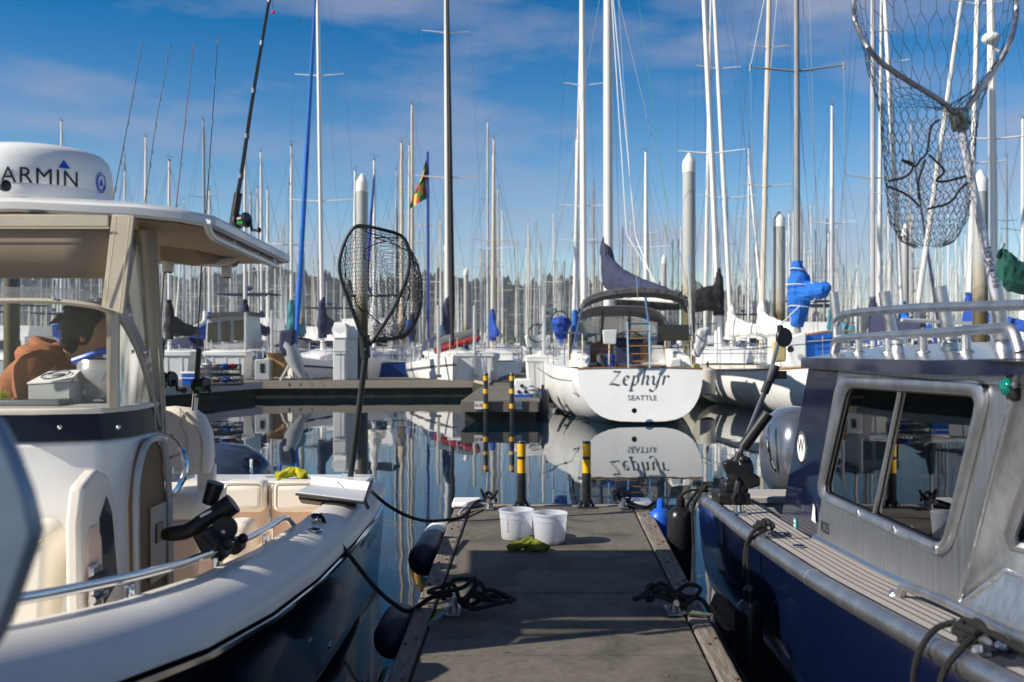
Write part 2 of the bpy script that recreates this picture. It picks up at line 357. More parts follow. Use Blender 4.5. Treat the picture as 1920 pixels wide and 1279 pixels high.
# ---------------------------------------------------------------- the finger dock we stand on
DZ=0.40; YE=7.78; YB=-5.0
def XL(y): return -0.4695+(y-3.7)*.0072
def XLi(y): return -0.390+(y-3.7)*.0170
def XR(y): return 0.858+(y-3.7)*.0500
def XRi(y): return 0.772+(y-3.7)*.0420
dock=thing('finger_dock','grey concrete finger dock with timber edges, running out from the camera','dock',(0.2,3,0))
ys=[YB,0.2,2.2,4.02,5.03,6.6,YE-.03]
for i in range(len(ys)-1):
    a,b=ys[i]+.006,ys[i+1]-.006
    MB().loft([[(XLi(y)+.012,y,DZ-.1),(XLi(y)+.012,y,DZ),(XRi(y)-.012,y,DZ),(XRi(y)-.012,y,DZ-.1)] for y in (a,b)],True,True,True).build('deck_slab',M_conc,dock,smooth=False,bevel=.006)
for f0,f1,cuts,sd_ in ((XL,XLi,[YB,1.2,3.0,4.97,YE],-1),(XRi,XR,[YB,1.0,3.2,4.62,5.63,YE],1)):
    for a,b in zip(cuts,cuts[1:]):
        a+=.004;b-=.004
        MB().loft([[(f0(y),y,DZ-.2),(f0(y),y,DZ+.006),(f1(y),y,DZ+.006),(f1(y),y,DZ-.2)] for y in (a,b)],True,True,True).build('edge_timber',M_wood,dock,smooth=False,bevel=.012)
MB().box(((XL(YE)+XR(YE))/2,YE+.04,DZ-.1),(XR(YE)-XL(YE),.07,.2)).build('end_timber',M_woodx,dock,smooth=False,bevel=.01)
MB().box((.22,1.4,.08),(1.1,12.3,.36)).build('float',M_slime,dock,smooth=False)
for x,s in ((XL(YE)+.05,1),(XR(YE)-.05,-1)):
    m=MB(); m.prism([(x-.055,YE-.19,DZ+.008),(x+.055,YE-.19,DZ+.008),(x+.15*s+(0),YE+.0,DZ+.008),(x+.15*s,YE+.085,DZ+.008),(x-.07*s,YE+.085,DZ+.008),(x-.07*s,YE-.19,DZ+.008)] if s>0 else [(x+.055,YE-.19,DZ+.008),(x-.055,YE-.19,DZ+.008),(x-.15,YE,DZ+.008),(x-.15,YE+.085,DZ+.008),(x+.07,YE+.085,DZ+.008),(x+.07,YE-.19,DZ+.008)][:6],(0,0,.045))
    m.build('corner_bumper',M_white,dock,bevel=.015)
# the two black bollards with amber reflectors
for px,nm in ((978,'left'),(1100,'right')):
    b0=G(px,950,DZ); b0.y=min(b0.y,YE-.09); b0=U(px,CY+(EYE-DZ)*FPX/b0.y,b0.y)
    lb={'left':'black post with amber reflectors at the dock end, right behind the clear buckets','right':'black post with amber reflectors standing alone right of the buckets'}[nm]
    t=thing('bollard',lb,'bollard',b0,'reflective posts at the end of the finger dock')
    m=MB(); m.lathe([(.037,.012),(.037,.25),(.034,.262),(.034,.262)],b0,20); m.build('sleeve',M_post,t)
    m=MB(); m.lathe([(.0315,.26),(.0315,.505),(.028,.512),(.0,.512)],b0,20); m.build('pole',M_post,t)
    for z0,z1 in ((.268,.372),(.396,.494)):
        MB().lathe([(.0325,z0),(.0325,z1)],b0,20).build('reflector_band',M_stripe,t)
    m=MB(); m.box(b0+V((0,0,.006)),(.145,.12,.012)); m.build('base_plate',M_post,t,smooth=False,bevel=.003)
    for k in range(6):
        a=k*1.047; MB().lathe([(.011,.012),(.011,.03),(.006,.034),(0,.034)],b0+V((math.cos(a)*.055,math.sin(a)*.047,0)),6).build('bolt',M_steel,t)
    for k in range(8):
        a=k*.785+.4; MB().prism([b0+V((math.cos(a)*.036,math.sin(a)*.036,.012)),b0+V((math.cos(a)*.06,math.sin(a)*.06,.012)),b0+V((math.cos(a)*.036,math.sin(a)*.036,.06))],(.004,.004,0)).build('gusset',M_post,t,smooth=False)
# ---------------------------------------------------------------- far docks
def plank_dock(name,label,poly,z,th,side_mat,fl=True,cat='dock',holes=None):
    """poly: outline (x,y) counter-clockwise"""
    t=thing(name,label,cat,(sum(p[0] for p in poly)/len(poly),sum(p[1] for p in poly)/len(poly),0))
    MB().prism([(x,y,z-.06) for x,y in poly],(0,0,.06)).build('deck',M_conc,t,smooth=False)
    cxx=sum(p[0] for p in poly)/len(poly); cyy=sum(p[1] for p in poly)/len(poly)
    def ins(f): return [(cxx+(x-cxx)*f,cyy+(y-cyy)*f) for x,y in poly]
    n=len(poly)
    for i in range(n):
        a,b=V((*poly[i],0)),V((*poly[(i+1)%n],0)); d=(b-a).normalized(); o=V((d.y,-d.x,0))*.05
        MB().prism([a+V((0,0,z-th)),b+V((0,0,z-th)),b+V((0,0,z+.004)),a+V((0,0,z+.004))],o).build('side_timber',side_mat,t,smooth=False)
    if fl: MB().prism([(x,y,-.3) for x,y in ins(.965)],(0,0,z-.07+.3)).build('float',M_slime,t,smooth=False)
    return t
# neighbour finger (with Zephyr alongside), its landing and the main dock at the left
F0=U(868,0,21.5).x; F1=U(1008,0,21.5).x; ZF=.44
nd=plank_dock('neighbour_finger_dock','grey finger dock with two striped poles at its end beside the white stern','', ) if False else None
nf=plank_dock('neighbour_finger_dock','narrow grey dock with two striped poles at its end, left of the white lettered stern',[(F0,21.5),(F1,21.5),(F1+.25,33.4),(F0+.35,33.4)],ZF,.22,M_wood)
md=plank_dock('main_dock','long pale edged dock under the white lockers and tubs, across the water',[(-10.2,31.5),(-1.2,32.6),(F0+.30,30.2),(F0+.33,33.35),(F0+.3,35.2),(-10.2,35.0)],.52,.24,M_woodl)
wk=plank_dock('dock_walkway','dock walkway leading away between the tubs and the moored boats',[(F0+.36,33.5),(F1+.9,33.5),(F1+3.4,64),(F0+2.6,64)],.45,.2,M_wood)
ld=plank_dock('crab_pot_dock','grey dock carrying a blue cooler and crab pots, behind the cream seat',[(-16,24.2),(-10.3,24.2),(-7.9,31.4),(-16,31.4)],.52,.22,M_hullgrey)
# dark holes along the fascia of the main dock (bolt recesses)
m=MB()
for px in (541,562,583,604,625,647,669,690,712,734,752):
    y=31.5+(U(px,0,31.9).x+10.2)/9.0*1.1-.052; m.lathe([(.055,0),(.055,.012),(0,.012)],(U(px,0,y).x,y+.004,.40),10,Matrix(((1,0,0),(0,0,1),(0,-1,0))).to_3x3())
m.build('bolt_recess',M_blk,md)
# end-of-dock number plates and the striped poles
for px,tx in ((898,'G-29'),(970,'G-31')):
    p=U(px,760,21.43); MB().box(p,(.19,.012,.17)).build('number_plate',M_white,nf,smooth=False)
    text('number_lettering',tx,M_blk,nf,.085,basis((p.x,p.y-.010,p.z),(1,0,0),(0,0,1)))
for px,lb in ((911,'black and yellow striped pole at the dock end, farther from the white lettered stern'),(960,'black and yellow striped pole at the dock end, nearer the white lettered stern')):
    p=U(px,0,21.38); t=thing('striped_pole',lb,'marker pole',(p.x,p.y,0),'striped poles on the neighbouring finger')
    MB().lathe([(.055,.0),(.055,1.03),(.04,1.06),(0,1.06)],(p.x,p.y,0),12).build('pole',M_post,t)
    for z in (.30,.62,.90): MB().lathe([(.058,z),(.058,z+.10)],(p.x,p.y,0),12).build('reflector_band',M_stripe,t)
    MB().box((p.x,p.y+.07,.30),(.14,.1,.08)).build('bracket',M_post,t,smooth=False)
# ---------------------------------------------------------------- pilings
def pile_material(name,zmark):
    m=bpy.data.materials.new(name); m.use_nodes=True; t=m.node_tree; b=t.nodes['Principled BSDF']; b.inputs['Roughness'].default_value=.6
    tcn=t.nodes.new('ShaderNodeTexCoord'); sx=t.nodes.new('ShaderNodeSeparateXYZ'); n=t.nodes.new('ShaderNodeTexNoise'); n.inputs['Scale'].default_value=3.5; n.inputs['Detail'].default_value=6
    a=t.nodes.new('ShaderNodeMath'); a.operation='MULTIPLY_ADD'; a.inputs[1].default_value=1.5
    r=t.nodes.new('ShaderNodeMapRange'); r.inputs['From Min'].default_value=0; r.inputs['From Max'].default_value=8
    c=t.nodes.new('ShaderNodeValToRGB'); e=c.color_ramp.elements
    e[0].position=.03; e[0].color=(.02,.02,.010,1); e[1].position=.98; e[1].color=(.42,.43,.42,1)
    for p,cl in ((.18,(.035,.032,.014)),(.35,(.085,.066,.022)),(zmark/8+.05,(.10,.078,.032)),(zmark/8+.13,(.36,.32,.24)),(zmark/8+.2,(.36,.37,.36))):
        q=e.new(p); q.color=(*cl,1)
    t.links.new(tcn.outputs['Object'],sx.inputs[0]); t.links.new(tcn.outputs['Object'],n.inputs['Vector'])
    t.links.new(n.outputs['Fac'],a.inputs[0]); t.links.new(sx.outputs['Z'],a.inputs[2]); t.links.new(a.outputs[0],r.inputs['Value']); t.links.new(r.outputs['Result'],c.inputs['Fac']); t.links.new(c.outputs['Color'],b.inputs['Base Color'])
    return m
M_pile=pile_material('stained_steel_pile',3.1)
def pile(px,ytop,Y,wpx,label,cap=True):
    x=U(px,0,Y).x; r=wpx/2/FPX*Y; zt=U(px,ytop,Y).z; t=thing('piling',label,'piling',(x,Y,0),'capped steel pilings')
    MB().lathe([(r,-1.5),(r,2),(r,4),(r,zt-.55)],(x,Y,0),18).build('shaft',M_pile,t)
    if cap: MB().lathe([(r*1.05,zt-.62),(r*1.05,zt-.32),(r*.95,zt-.26),(r*.2,zt-.02),(0,zt)],(x,Y,0),18).build('cap',M_white,t)
for a in [(679,325,32.9,22,'grey piling with white conical cap, rising behind the black landing net'),
          (1292,286,30.5,24,'thick piling with white cap, directly right of the white stern boat'),
          (839,453,60,13,'white capped piling beside the black furled sail'),(566,463,58,11,'white capped piling just left of the blue furled sail'),
          (874,502,86,9,'short capped piling behind the royal blue sail bundle'),(1461,396,39,22,'brown stained piling close behind the tan mast'),
          (1838,318,27,27,'thick stained piling behind the silver net handle'),(1697,420,52,13,'stained piling seen under the big landing net'),
          (22,330,17.5,28,'dark piling seen through the clear windscreen behind the person'),(1245,478,70,10,'slim capped piling between the mast forest and the white stern boat')]:
    pile(*a)

# bolt heads, rust marks and small litter on the finger dock
for sgn,fn in ((-1,lambda y:(XL(y)+XLi(y))/2),(1,lambda y:(XR(y)+XRi(y))/2)):
    m=MB()
    for k in range(16):
        y=-.5+k*.52
        for dd in (-.018,.022): m.lathe([(.011,0),(.011,.004),(.007,.007),(0,.007)],(fn(y)+dd,y+dd*2,DZ+.0065),8)
    m.build('timber_bolt',mat('rusty_bolt',(.16,.08,.045),.7,.4,var=.3,vscale=60),dock)
rl=random.Random(3)
m=MB()
for k in range(34):
    y=rl.uniform(3.6,7.6); x=rl.uniform(XLi(y)+.05,XRi(y)-.05); a=rl.uniform(0,6.28); r=rl.uniform(.004,.011)
    m.add([(x+r*q*math.cos(a+t),y+r*q*math.sin(a+t)*1.2,DZ+.0015+.002*(j%2)) for j,(t,q) in enumerate(((0,1),(1.1,.6),(2.4,.9),(3.3,.7),(4.4,1),(5.4,.6)))],[(0,1,2,3,4,5)])
tag(m.build('dock_litter',mat('dry_leaf_litter',(.20,.14,.07),.9,var=.5,vscale=80),smooth=False),'scattered dry specks of leaf and shell on the finger dock','litter',kind='stuff')
# ================================================================ SAILBOATS
def hull_rings(L,B,fs,fb,tr=.72,n=9,keel=.25,ns=13):
    """sections from stern (y=-L/2) to bow (y=L/2)"""
    rings=[]
    for i in range(ns):
        t=i/(ns-1); y=-L/2+L*t
        b=B/2*(tr+(1-tr)*math.sin(min(1,t/.45)*math.pi/2) if t<.45 else max(.012,(1-((t-.45)/.55)**2.1)))
        sh=fs+(fb-fs)*t**1.7-.10*math.sin(t*math.pi)*fs; kd=keel*(math.sin(math.pi*min(1,t*.9+.08)))*1.0-.06
        if t>.9: kd*=.5
        ring=[]
        for k in range(-n,n+1):
            a=k/n; s=1 if a>=0 else -1; q=abs(a)
            x=b*math.sin(q*math.pi/2)**.62; z=-kd+(sh+kd)*(1-math.cos(q*math.pi/2))**.95
            yy=y+(.06*L*(z/fb)*(t**6) if t>.6 else 0)-(.0 if t>.05 else .02*L*(1-z/fs)*-.6)
            ring.append((s*x,yy,z))
        rings.append(ring)
    return rings
def rig_pts(H,zb,my): return
def make_sailboat(name,label,L=9.5,B=3.0,fs=.95,fb=1.25,H=12,lean=(0,0),mastm=None,hullm=None,coverm=None,furl=None,dodger=None,spread=.0,mr=.075,group='far sailboats in the marina rows',detail=1,
                  boomang=0,bh=.75,stripe=None,my=.08,second=None):
    mastm=mastm or M_mastw; hullm=hullm or M_gelw
    t=thing(name,label,'sailboat',(0,0,0),group)
    rg=hull_rings(L,B,fs,fb,ns=13 if detail>1 else 9,n=8 if detail>1 else 5)
    m=MB(); m.loft(rg,False,True,False)
    hl=m.build('hull',[hullm],t,angle=50)
    dk=MB(); dk.loft([[V(r[0])*1.0+V((.03,0,-.02)),V(((r[0][0])*.5,r[0][1],r[0][2]+.05)),V((r[-1][0]*.5,r[-1][1],r[-1][2]+.05)),V(r[-1])+V((-.03,0,-.02))] for r in rg]); dk.build('deck',M_gelw,t)
    zs=fs+.05
    if stripe:
        s_=MB(); s_.loft([[(r[1][0]*1.012,r[1][1],r[1][2]),(r[1][0]*1.012,r[1][1],r[1][2]-.07)] for r in rg]); s_.loft([[(r[-2][0]*1.012,r[-2][1],r[-2][2]),(r[-2][0]*1.012,r[-2][1],r[-2][2]-.07)] for r in rg]); s_.build('sheer_stripe',stripe,t)
    # coachroof
    c=MB(); rings=[]
    for y,wf,h in ((-.16*L,.30,0),(-.155*L,.31,.42),(0.0,.31,.46),(.14*L,.24,.36),(.24*L,.13,.16),(.26*L,.10,0)):
        w_=B*wf; z0=zs-.05+max(0,(fb-fs)*((y/L+.5)**1.7))*.9; rings.append([(-w_,y,z0-.12),(-w_*.93,y,z0+h*.8),(-w_*.5,y,z0+h),(w_*.5,y,z0+h),(w_*.93,y,z0+h*.8),(w_,y,z0-.12)])
    c.loft(rings,False,True,True); cb=c.build('cabin',M_gelw,t,angle=30)
    wd=MB()
    for s_ in(-1,1):
        for y0,y1 in ((-.12*L,-.04*L),(-.02*L,.05*L),(.07*L,.11*L)):
            x=s_*(B*.30-.012); zz=zs+.17+.04; wd.prism([(x,y0,zz-.07),(x,y1,zz-.07),(x,y1-.05,zz+.07),(x,y0+.05,zz+.07)],(s_*.028,0,0))
    wd.build('window',M_glass,cb,smooth=False)
    # mast
    y=my*L; lx,ly=math.tan(R(lean[0])),math.tan(R(lean[1])); zb=zs+.35
    def mp_(h): return V((lx*h,y+ly*h,zb+h))
    m=MB(); m.tube([mp_(-.3),mp_(H*.5),mp_(H*.8),mp_(H)],[mr,mr,mr*.9,mr*.62],8)
    sw=spread or B*.36
    mst=m.build('mast',mastm,t)
    hs_=[.52] if H<11.5 else [.36,.66]
    for f in hs_:
        sp=MB(); a=mp_(H*f); ww=sw*(1 if f<.6 else .75)
        sp.tube([a+V((-ww,-.10,.10)),a,a+V((ww,-.10,.10))],[.018,.03,.018],5); sp.build('spreader',mastm,mst)
    tp=MB(); a=mp_(H); tp.tube([a,a+V((.0,0,.35))],.006,4); tp.tube([a+V((-.22,0,.12)),a+V((.16,0,.2)),a+V((.16,0,.3))],.008,4); tp.box(a+V((0,0,.02)),(.06,.22,.06)); tp.build('masthead_vane',M_wire,mst)
    # rigging wires
    w_=MB(); rw=.006 if detail>1 else .009
    top=mp_(H*.98)
    for s_ in(-1,1):
        tips=[mp_(H*f)+V((s_*sw*(1 if f<.6 else .75),-.10,.10)) for f in hs_]
        w_.tube([V((s_*B*.46,y-.1,zs))]+tips+[top],rw,3,False)
        w_.tube([V((s_*B*.44,y-.4,zs)),mp_(H*hs_[0])],rw,3,False)
    w_.tube([V((0,L*.5,fb)),top],rw,3,False); w_.tube([V((0,-L*.5,fs)),top],rw,3,False)
    for k in range(2): w_.tube([mp_(.3)+V((.1+.05*k,.0,0)),mp_(H*.95)+V((.06,0,0))],rw*.8,3,False)
    w_.build('rigging',M_wire,t)
    # boom and sail bundle
    b0=mp_(bh)+V((0,-.1,0)); bl=L*.36; bd=V((math.sin(R(boomang)),-math.cos(R(boomang)),.03))
    MB().tube([b0,b0+bd*bl],.055,7).build('boom',mastm,t)
    if coverm:
        rings=[]; K=9
        for i in range(K+1):
            q=i/K; cpt=b0+bd*(bl*q*1.0); hgt=(.62*(1-q)**1.6+.20); wd_=.17*(1-q*.45)
            sx=V((bd.y,-bd.x,0)).normalized(); wob=.03*math.sin(i*2.3)
            rings.append([cpt+sx*(math.cos(a)*wd_)+V((0,0,.05+ (hgt if math.sin(a)>0 else .16)*math.sin(a)*1.0+wob)) for a in [2*math.pi*k/10 for k in range(10)]])
        m=MB(); m.loft(rings,True,True,True)
        m.lathe([(.17,-.2),(.2,.3),(.15,.9),(.10,1.35)],mp_(bh),9)
        m.build('sail_cover',coverm,t)
    if furl:
        a,b=V((0,L*.49,fb+.35)),mp_(H*.93); m=MB(); m.tube([a,a.lerp(b,.1),a.lerp(b,.5),a.lerp(b,.95),b],[.05,.10,.085,.045,.02],8); m.build('furled_jib',furl,t)
    if dodger:
        m=MB(); rings=[]
        for y_,h,wf in ((-.20*L,.95,.30),(-.13*L,1.0,.30),(-.05*L,.55,.27)):
            rings.append([(B*wf*math.cos(a)*1.0,y_,zs+.3+(h-.3)*math.sin(a)**.6) for a in [math.pi*k/10 for k in range(11)]])
        m.loft(rings); m.build('dodger',dodger,t)
    # pulpit, stanchions and lifelines
    m=MB(); rt=.014 if detail>1 else .018
    for s_ in(-1,1):
        top_=[]
        for i in range(len(rg)):
            t_=i/(len(rg)-1)
            p=V(rg[i][-1 if s_>0 else 0]); p=p+V((-s_*.06,0,0))
            if i==len(rg)-1: p.x=s_*.12; p.y-=.05
            m.tube([p,p+V((0,0,.6))],rt*.9,4,False); top_.append(p+V((0,0,.6)))
        m.tube(top_,rt*.8,4,False); m.tube([p-V((0,0,.28)) for p in top_],rt*.6,4,False)
    for e in (0,-1):
        a=V(rg[e][0])+V((.06,0,.6)); b=V(rg[e][-1])+V((-.06,0,.6))
        if e==0: m.tube([a,b],rt,5,False); m.tube([a-V((0,0,.28)),b-V((0,0,.28))],rt,5,False)
    m.build('railing',M_steel,t)
    return t
def make_cruiser(label,hullm=None,group='far motor cruisers in the marina rows'):
    t=thing('motor_cruiser',label,'motorboat',(0,0,0),group); L,B=9.5,3.3
    rg=hull_rings(L,B,1.1,1.6,tr=.92,ns=9,n=6); MB().loft(rg,False,True,False).build('hull',hullm or M_gelw,t,angle=50)
    MB().loft([[r[0],(r[0][0]*.5,r[0][1],r[0][2]+.05),(r[-1][0]*.5,r[-1][1],r[-1][2]+.05),r[-1]] for r in rg]).build('deck',M_gelw,t)
    def hbx(y0,y1,w0,w1,z0,z1,tap=.3): return [(-w0,y0,z0),(w0,y0,z0),(w0,y1,z0),(-w0,y1,z0)],[(-w1,y0+tap*.3,z1),(w1,y0+tap*.3,z1),(w1,y1-tap,z1),(-w1,y1-tap,z1)]
    a,b=hbx(-3.0,2.4,1.35,1.2,1.1,2.35,1.1); m=MB(); m.loft([a,b],True,True,True); cb=m.build('cabin',M_gelw,t,bevel=.05)
    m=MB()
    for s_ in(-1,1): m.prism([(s_*1.285,-2.5,1.62),(s_*1.285,1.5,1.62),(s_*1.24,1.0,2.12),(s_*1.24,-2.4,2.12)],(s_*.03,0,0))
    m.prism([(-1.1,-2.94,1.65),(1.1,-2.94,1.65),(1.05,-2.9,2.15),(-1.05,-2.9,2.15)],(0,-.02,0)); m.prism([(-1.1,1.98,1.7),(1.1,1.98,1.7),(1.0,1.45,2.2),(-1.0,1.45,2.2)],(0,.06,.02)); m.build('window',M_glass,cb,smooth=False)
    a,b=hbx(-2.2,1.0,1.15,1.25,2.35,2.95,.3); m=MB(); m.loft([a,b],True,True,False); m.build('flybridge',M_gelw,t,bevel=.04)
    m=MB(); m.prism([(-1.2,-2.2,4.0),(1.2,-2.2,4.0),(1.2,.2,4.05),(-1.2,.2,4.05)],(0,0,.08)); m.build('bimini',M_cnavy,t,bevel=.03)
    m=MB()
    for x in(-1.15,1.15):
        for y in(-2.1,.1): m.tube([(x,y,2.9),(x,y,4.0)],.025,5)
    m.tube([(0,-2,4.1),(0,-2,5.6)],.02,5); m.ball((0,-1.2,4.35),.22,10,6,(1,1,.6)); m.build('frame',M_steel,t)
    return t
# ---------------------------------------------------------------- prototypes for the far rows, then copies
LAND=[(-200,'the clear windscreen of the tan topped boat'),(300,'the upright fishing rods'),(440,'the hardtop corner'),(580,'the blue furled sail'),(690,'the black landing net'),(800,'the black furled sail'),(900,'the two striped poles'),(1010,'the dock walkway'),(1140,'the white lettered stern'),(1300,'the thick capped piling'),(1400,'the black sail cover'),(1510,'the bright blue boom cover'),(1620,'the cabin boat rod holders'),(1740,'the big hanging landing net'),(1880,'the green sail cover')]
def near(px): return min(LAND,key=lambda a:abs(a[0]-px))
def side(px):
    a=near(px); d=px-a[0]
    return ('left of ' if d<-22 else 'right of ' if d>22 else 'behind ')+a[1]
specs=[dict(coverm=M_cnavy,H=11.2),dict(coverm=M_cblue,H=12.6,mastm=M_masts),dict(coverm=M_wcloth,H=10.4),dict(coverm=None,H=13.4,furl=M_wcloth),dict(coverm=M_ctan,H=11.8,mastm=M_mastt,hullm=M_cream),
       dict(coverm=M_croy,H=12.0,hullm=M_hullblue,stripe=M_white),dict(coverm=M_cgreen,H=9.6,mastm=M_masts),dict(coverm=M_cblack,H=14.2,mastm=M_masts,furl=M_cnavy),dict(coverm=M_cteal,H=10.9,dodger=M_cnavy),dict(coverm=M_wcloth,H=13.0,dodger=M_cgrey,mastm=M_mastg)]
desc=['navy sail cover','bright blue sail cover and silver mast','white sail bundle','bare boom and white furled jib','tan cover and cream mast','royal blue cover and blue hull','green cover and silver mast','black cover and dark furled jib','teal cover and navy spray hood','pale bundle and grey mast']
PROTO=[make_sailboat('sailboat','prototype '+d,**s) for d,s in zip(desc,specs)]
PCR=[make_cruiser('white motor cruiser with navy bimini'),make_cruiser('grey motor cruiser with navy bimini',M_hullgrey)]
used=set()
rng=random.Random(11)
rows=[(46.5,'front',4.6),(52,'front',5.0),(63,'front',4.8),(78,'second',4.5),(94,'second',4.3),(112,'third',4.3),(134,'third',4.4),(160,'fourth',4.8),(195,'farthest',5.5),(235,'farthest',6.5)]
SIZES={'front':'near the front','second':'in the second band','third':'in the middle band','fourth':'in the hazy fourth band','farthest':'among the farthest tiny masts'}
nb=0; cruisers=0
for Y,rw_,st in rows:
    x=-0.56*Y
    while x<0.56*Y:
        xx=x+rng.uniform(-.7,.7); px=CX+xx/Y*FPX; x+=st*rng.uniform(.82,1.25)
        if Y<70 and 985<px<1075: continue
        if Y<50 and not (300<px<640 or 690<px<790): continue
        if Y<60 and (1030<px<1420 or 790<px<880 or px>1500): continue
        k=rng.randrange(len(PROTO)); sc=rng.choice([.8,.88,.95,1,1.05,1.12])*(1 if Y<150 else 1.05); rz=rng.choice([0,math.pi])+R(rng.uniform(-5,5))
        if rng.random()<(.14 if Y>60 else .3):
            src=PCR[rng.randrange(2)]; o=src if src.name not in used else None; lab=('white' if src is PCR[0] else 'grey')+' motor cruiser with navy bimini '+SIZES[rw_]+', '+side(px); g='far motor cruisers in the marina rows'; sc=rng.uniform(.8,1.1)
        else:
            src=PROTO[k]; o=src if src.name not in used else None; lab=('small ' if sc<.9 else 'tall ' if sc>1 else '')+'sailboat with '+desc[k]+' '+SIZES[rw_]+', '+side(px); g='far sailboats in the marina rows'
        lab=' '.join(lab.split()[:16])
        if o is None: o=dup(src,(xx,Y+rng.uniform(-2,2),0),rz,sc,lab,g)
        else:
            used.add(src.name); o.location=(xx,Y,0); o.rotation_euler=(0,0,rz); o.scale=(sc,)*3; o['label']=lab
        nb+=1
        # every hull leans a touch its own way
        o.rotation_euler[1]=R(rng.uniform(-.9,.9)); o.rotation_euler[0]=R(rng.uniform(-.6,.6))
print('far boats',nb)
# low docks between the far rows
for Y,lab in ((57.5,'low grey dock between the first and second rows of moored boats'),(86,'low grey dock behind the second row of moored boats'),(103,'low grey dock across the middle of the marina'),(147,'low grey dock far back in the marina')):
    plank_dock('far_dock',lab,[(-Y*.6,Y-1),(Y*.6,Y-1),(Y*.6,Y+1),(-Y*.6,Y+1)],.45,.3,M_wood)

# the masts past the ones one can tell apart: one mass at the back of the marina
m=MB(); rg2=random.Random(5)
for i in range(420):
    Y=rg2.choice([100,108,122,128,140,152,166,180,190,205,220,245,260])+rg2.uniform(-3,3); px=rg2.uniform(-40,1960)
    if rg2.random()<.35: px=rg2.uniform(900,1960)
    H=rg2.uniform(9,15.5); x=U(px,0,Y).x; ln=math.tan(R(rg2.uniform(-1.3,1.3))); r=rg2.uniform(.07,.11)
    m.mi=rg2.choice([0,0,0,1,1,2,3]); b=V((x,Y,1.2)); t_=V((x+ln*H,Y,1.2+H)); m.tube([b,t_],[r,r*.7],5,False)
    f=rg2.choice([.5,.6]); a=b.lerp(t_,f); m.tube([a+V((-1,0,.08)),a,a+V((1,0,.08))],.03,3,False)
    m.mi=3
    for sg in(-1,1): m.tube([b+V((sg*1.2,0,0)),a+V((sg*1,0,.08)),t_],.012,3,False)
    m.tube([b+V((0,rg2.choice([-4,4]),0)),t_],.012,3,False)
    m.mi=rg2.choice([4,4,4,5,6,7]); m.box((x,Y,1.7),(.5,2.4,.4)); m.mi=4; m.loft([[(x-1.3,Y-4,.0),(x-1.45,Y-4,1.1),(x+1.45,Y-4,1.1),(x+1.3,Y-4,0)],[(x-1.2,Y+4,0),(x-1.4,Y+4,1.2),(x+1.4,Y+4,1.2),(x+1.2,Y+4,0)]],False,True,True)
tag(m.build('far_masts',[M_mastw,M_masts,M_mastt,M_wire,M_gelw,M_croy,M_cnavy,M_cteal],smooth=False),'dense far forest of pale masts at the back of the marina','mast forest',kind='stuff')
# ================================================================ THE CENTRE-CONSOLE FISHING BOAT AT THE LEFT
XC=-2.18
fish=thing('fishing_boat','white and navy centre console fishing boat with tan canvas hardtop, left of the dock','boat',(XC,3.6,0))
def lerpt(tab,y):
    for (a,*va),(b,*vb) in zip(tab,tab[1:]):
        if a<=y<=b:
            t=(y-a)/(b-a); return [p+(q-p)*t for p,q in zip(va,vb)]
    return list(tab[0][1:]) if y<tab[0][0] else list(tab[-1][1:])
# y: half beam at the rub rail, rub height, half beam at the waterline, cap half-width inside
TAB=[(.05,.03,1.20,.01,.02),(.4,.36,1.15,.12,.16),(.8,.62,1.10,.28,.38),(1.3,.90,1.02,.52,.64),(1.8,1.10,.945,.74,.83),(2.3,1.25,.875,.95,.97),(2.8,1.315,.805,1.06,1.05),(3.5,1.325,.715,1.15,1.055),(4.3,1.325,.645,1.20,1.055),(5.3,1.32,.60,1.235,1.055),(6.2,1.31,.585,1.245,1.05),(6.95,1.295,.625,1.24,1.03)]
YS=[.05,.2,.4,.6,.8,1.05,1.3,1.55,1.8,2.05,2.3,2.55,2.8,3.1,3.5,3.9,4.3,4.8,5.3,5.8,6.2,6.6,6.95]
hr=[];gw=[];rb=[]
for y in YS:
    hb,z,wl,ci=lerpt(TAB,y)
    half=[(hb,z),(hb-.012,z-.10),(hb+(wl-hb)*.30,z*.62),(hb+(wl-hb)*.62,z*.33),(hb+(wl-hb)*.85,z*.12),(wl,0.0),(wl*.93,-.18),(wl*.4,-.38),(0,-.48)]
    hr.append([(XC+x,y,q) for x,q in half]+[(XC-x,y,q) for x,q in half[-2::-1]])
    d=max(.02,hb-ci)
    g=[(hb+.012,z-.004),(hb+.004,z+.022),(hb-.012*min(1,d/.1),z+.046),(hb-.13*d,z+.072),(hb-.30*d,z+.101),(hb-.46*d,z+.117),(hb-.62*d,z+.124),(hb-.93*d,z+.126),(ci,z+.114),(ci-.004,z+.08),(max(0,ci-.012),z-.16),(max(0,ci-.02),.30)]
    gw.append(g)
m=MB(); m.loft(hr,False,True,True); hull=m.build('hull',M_navy,fish,angle=60)
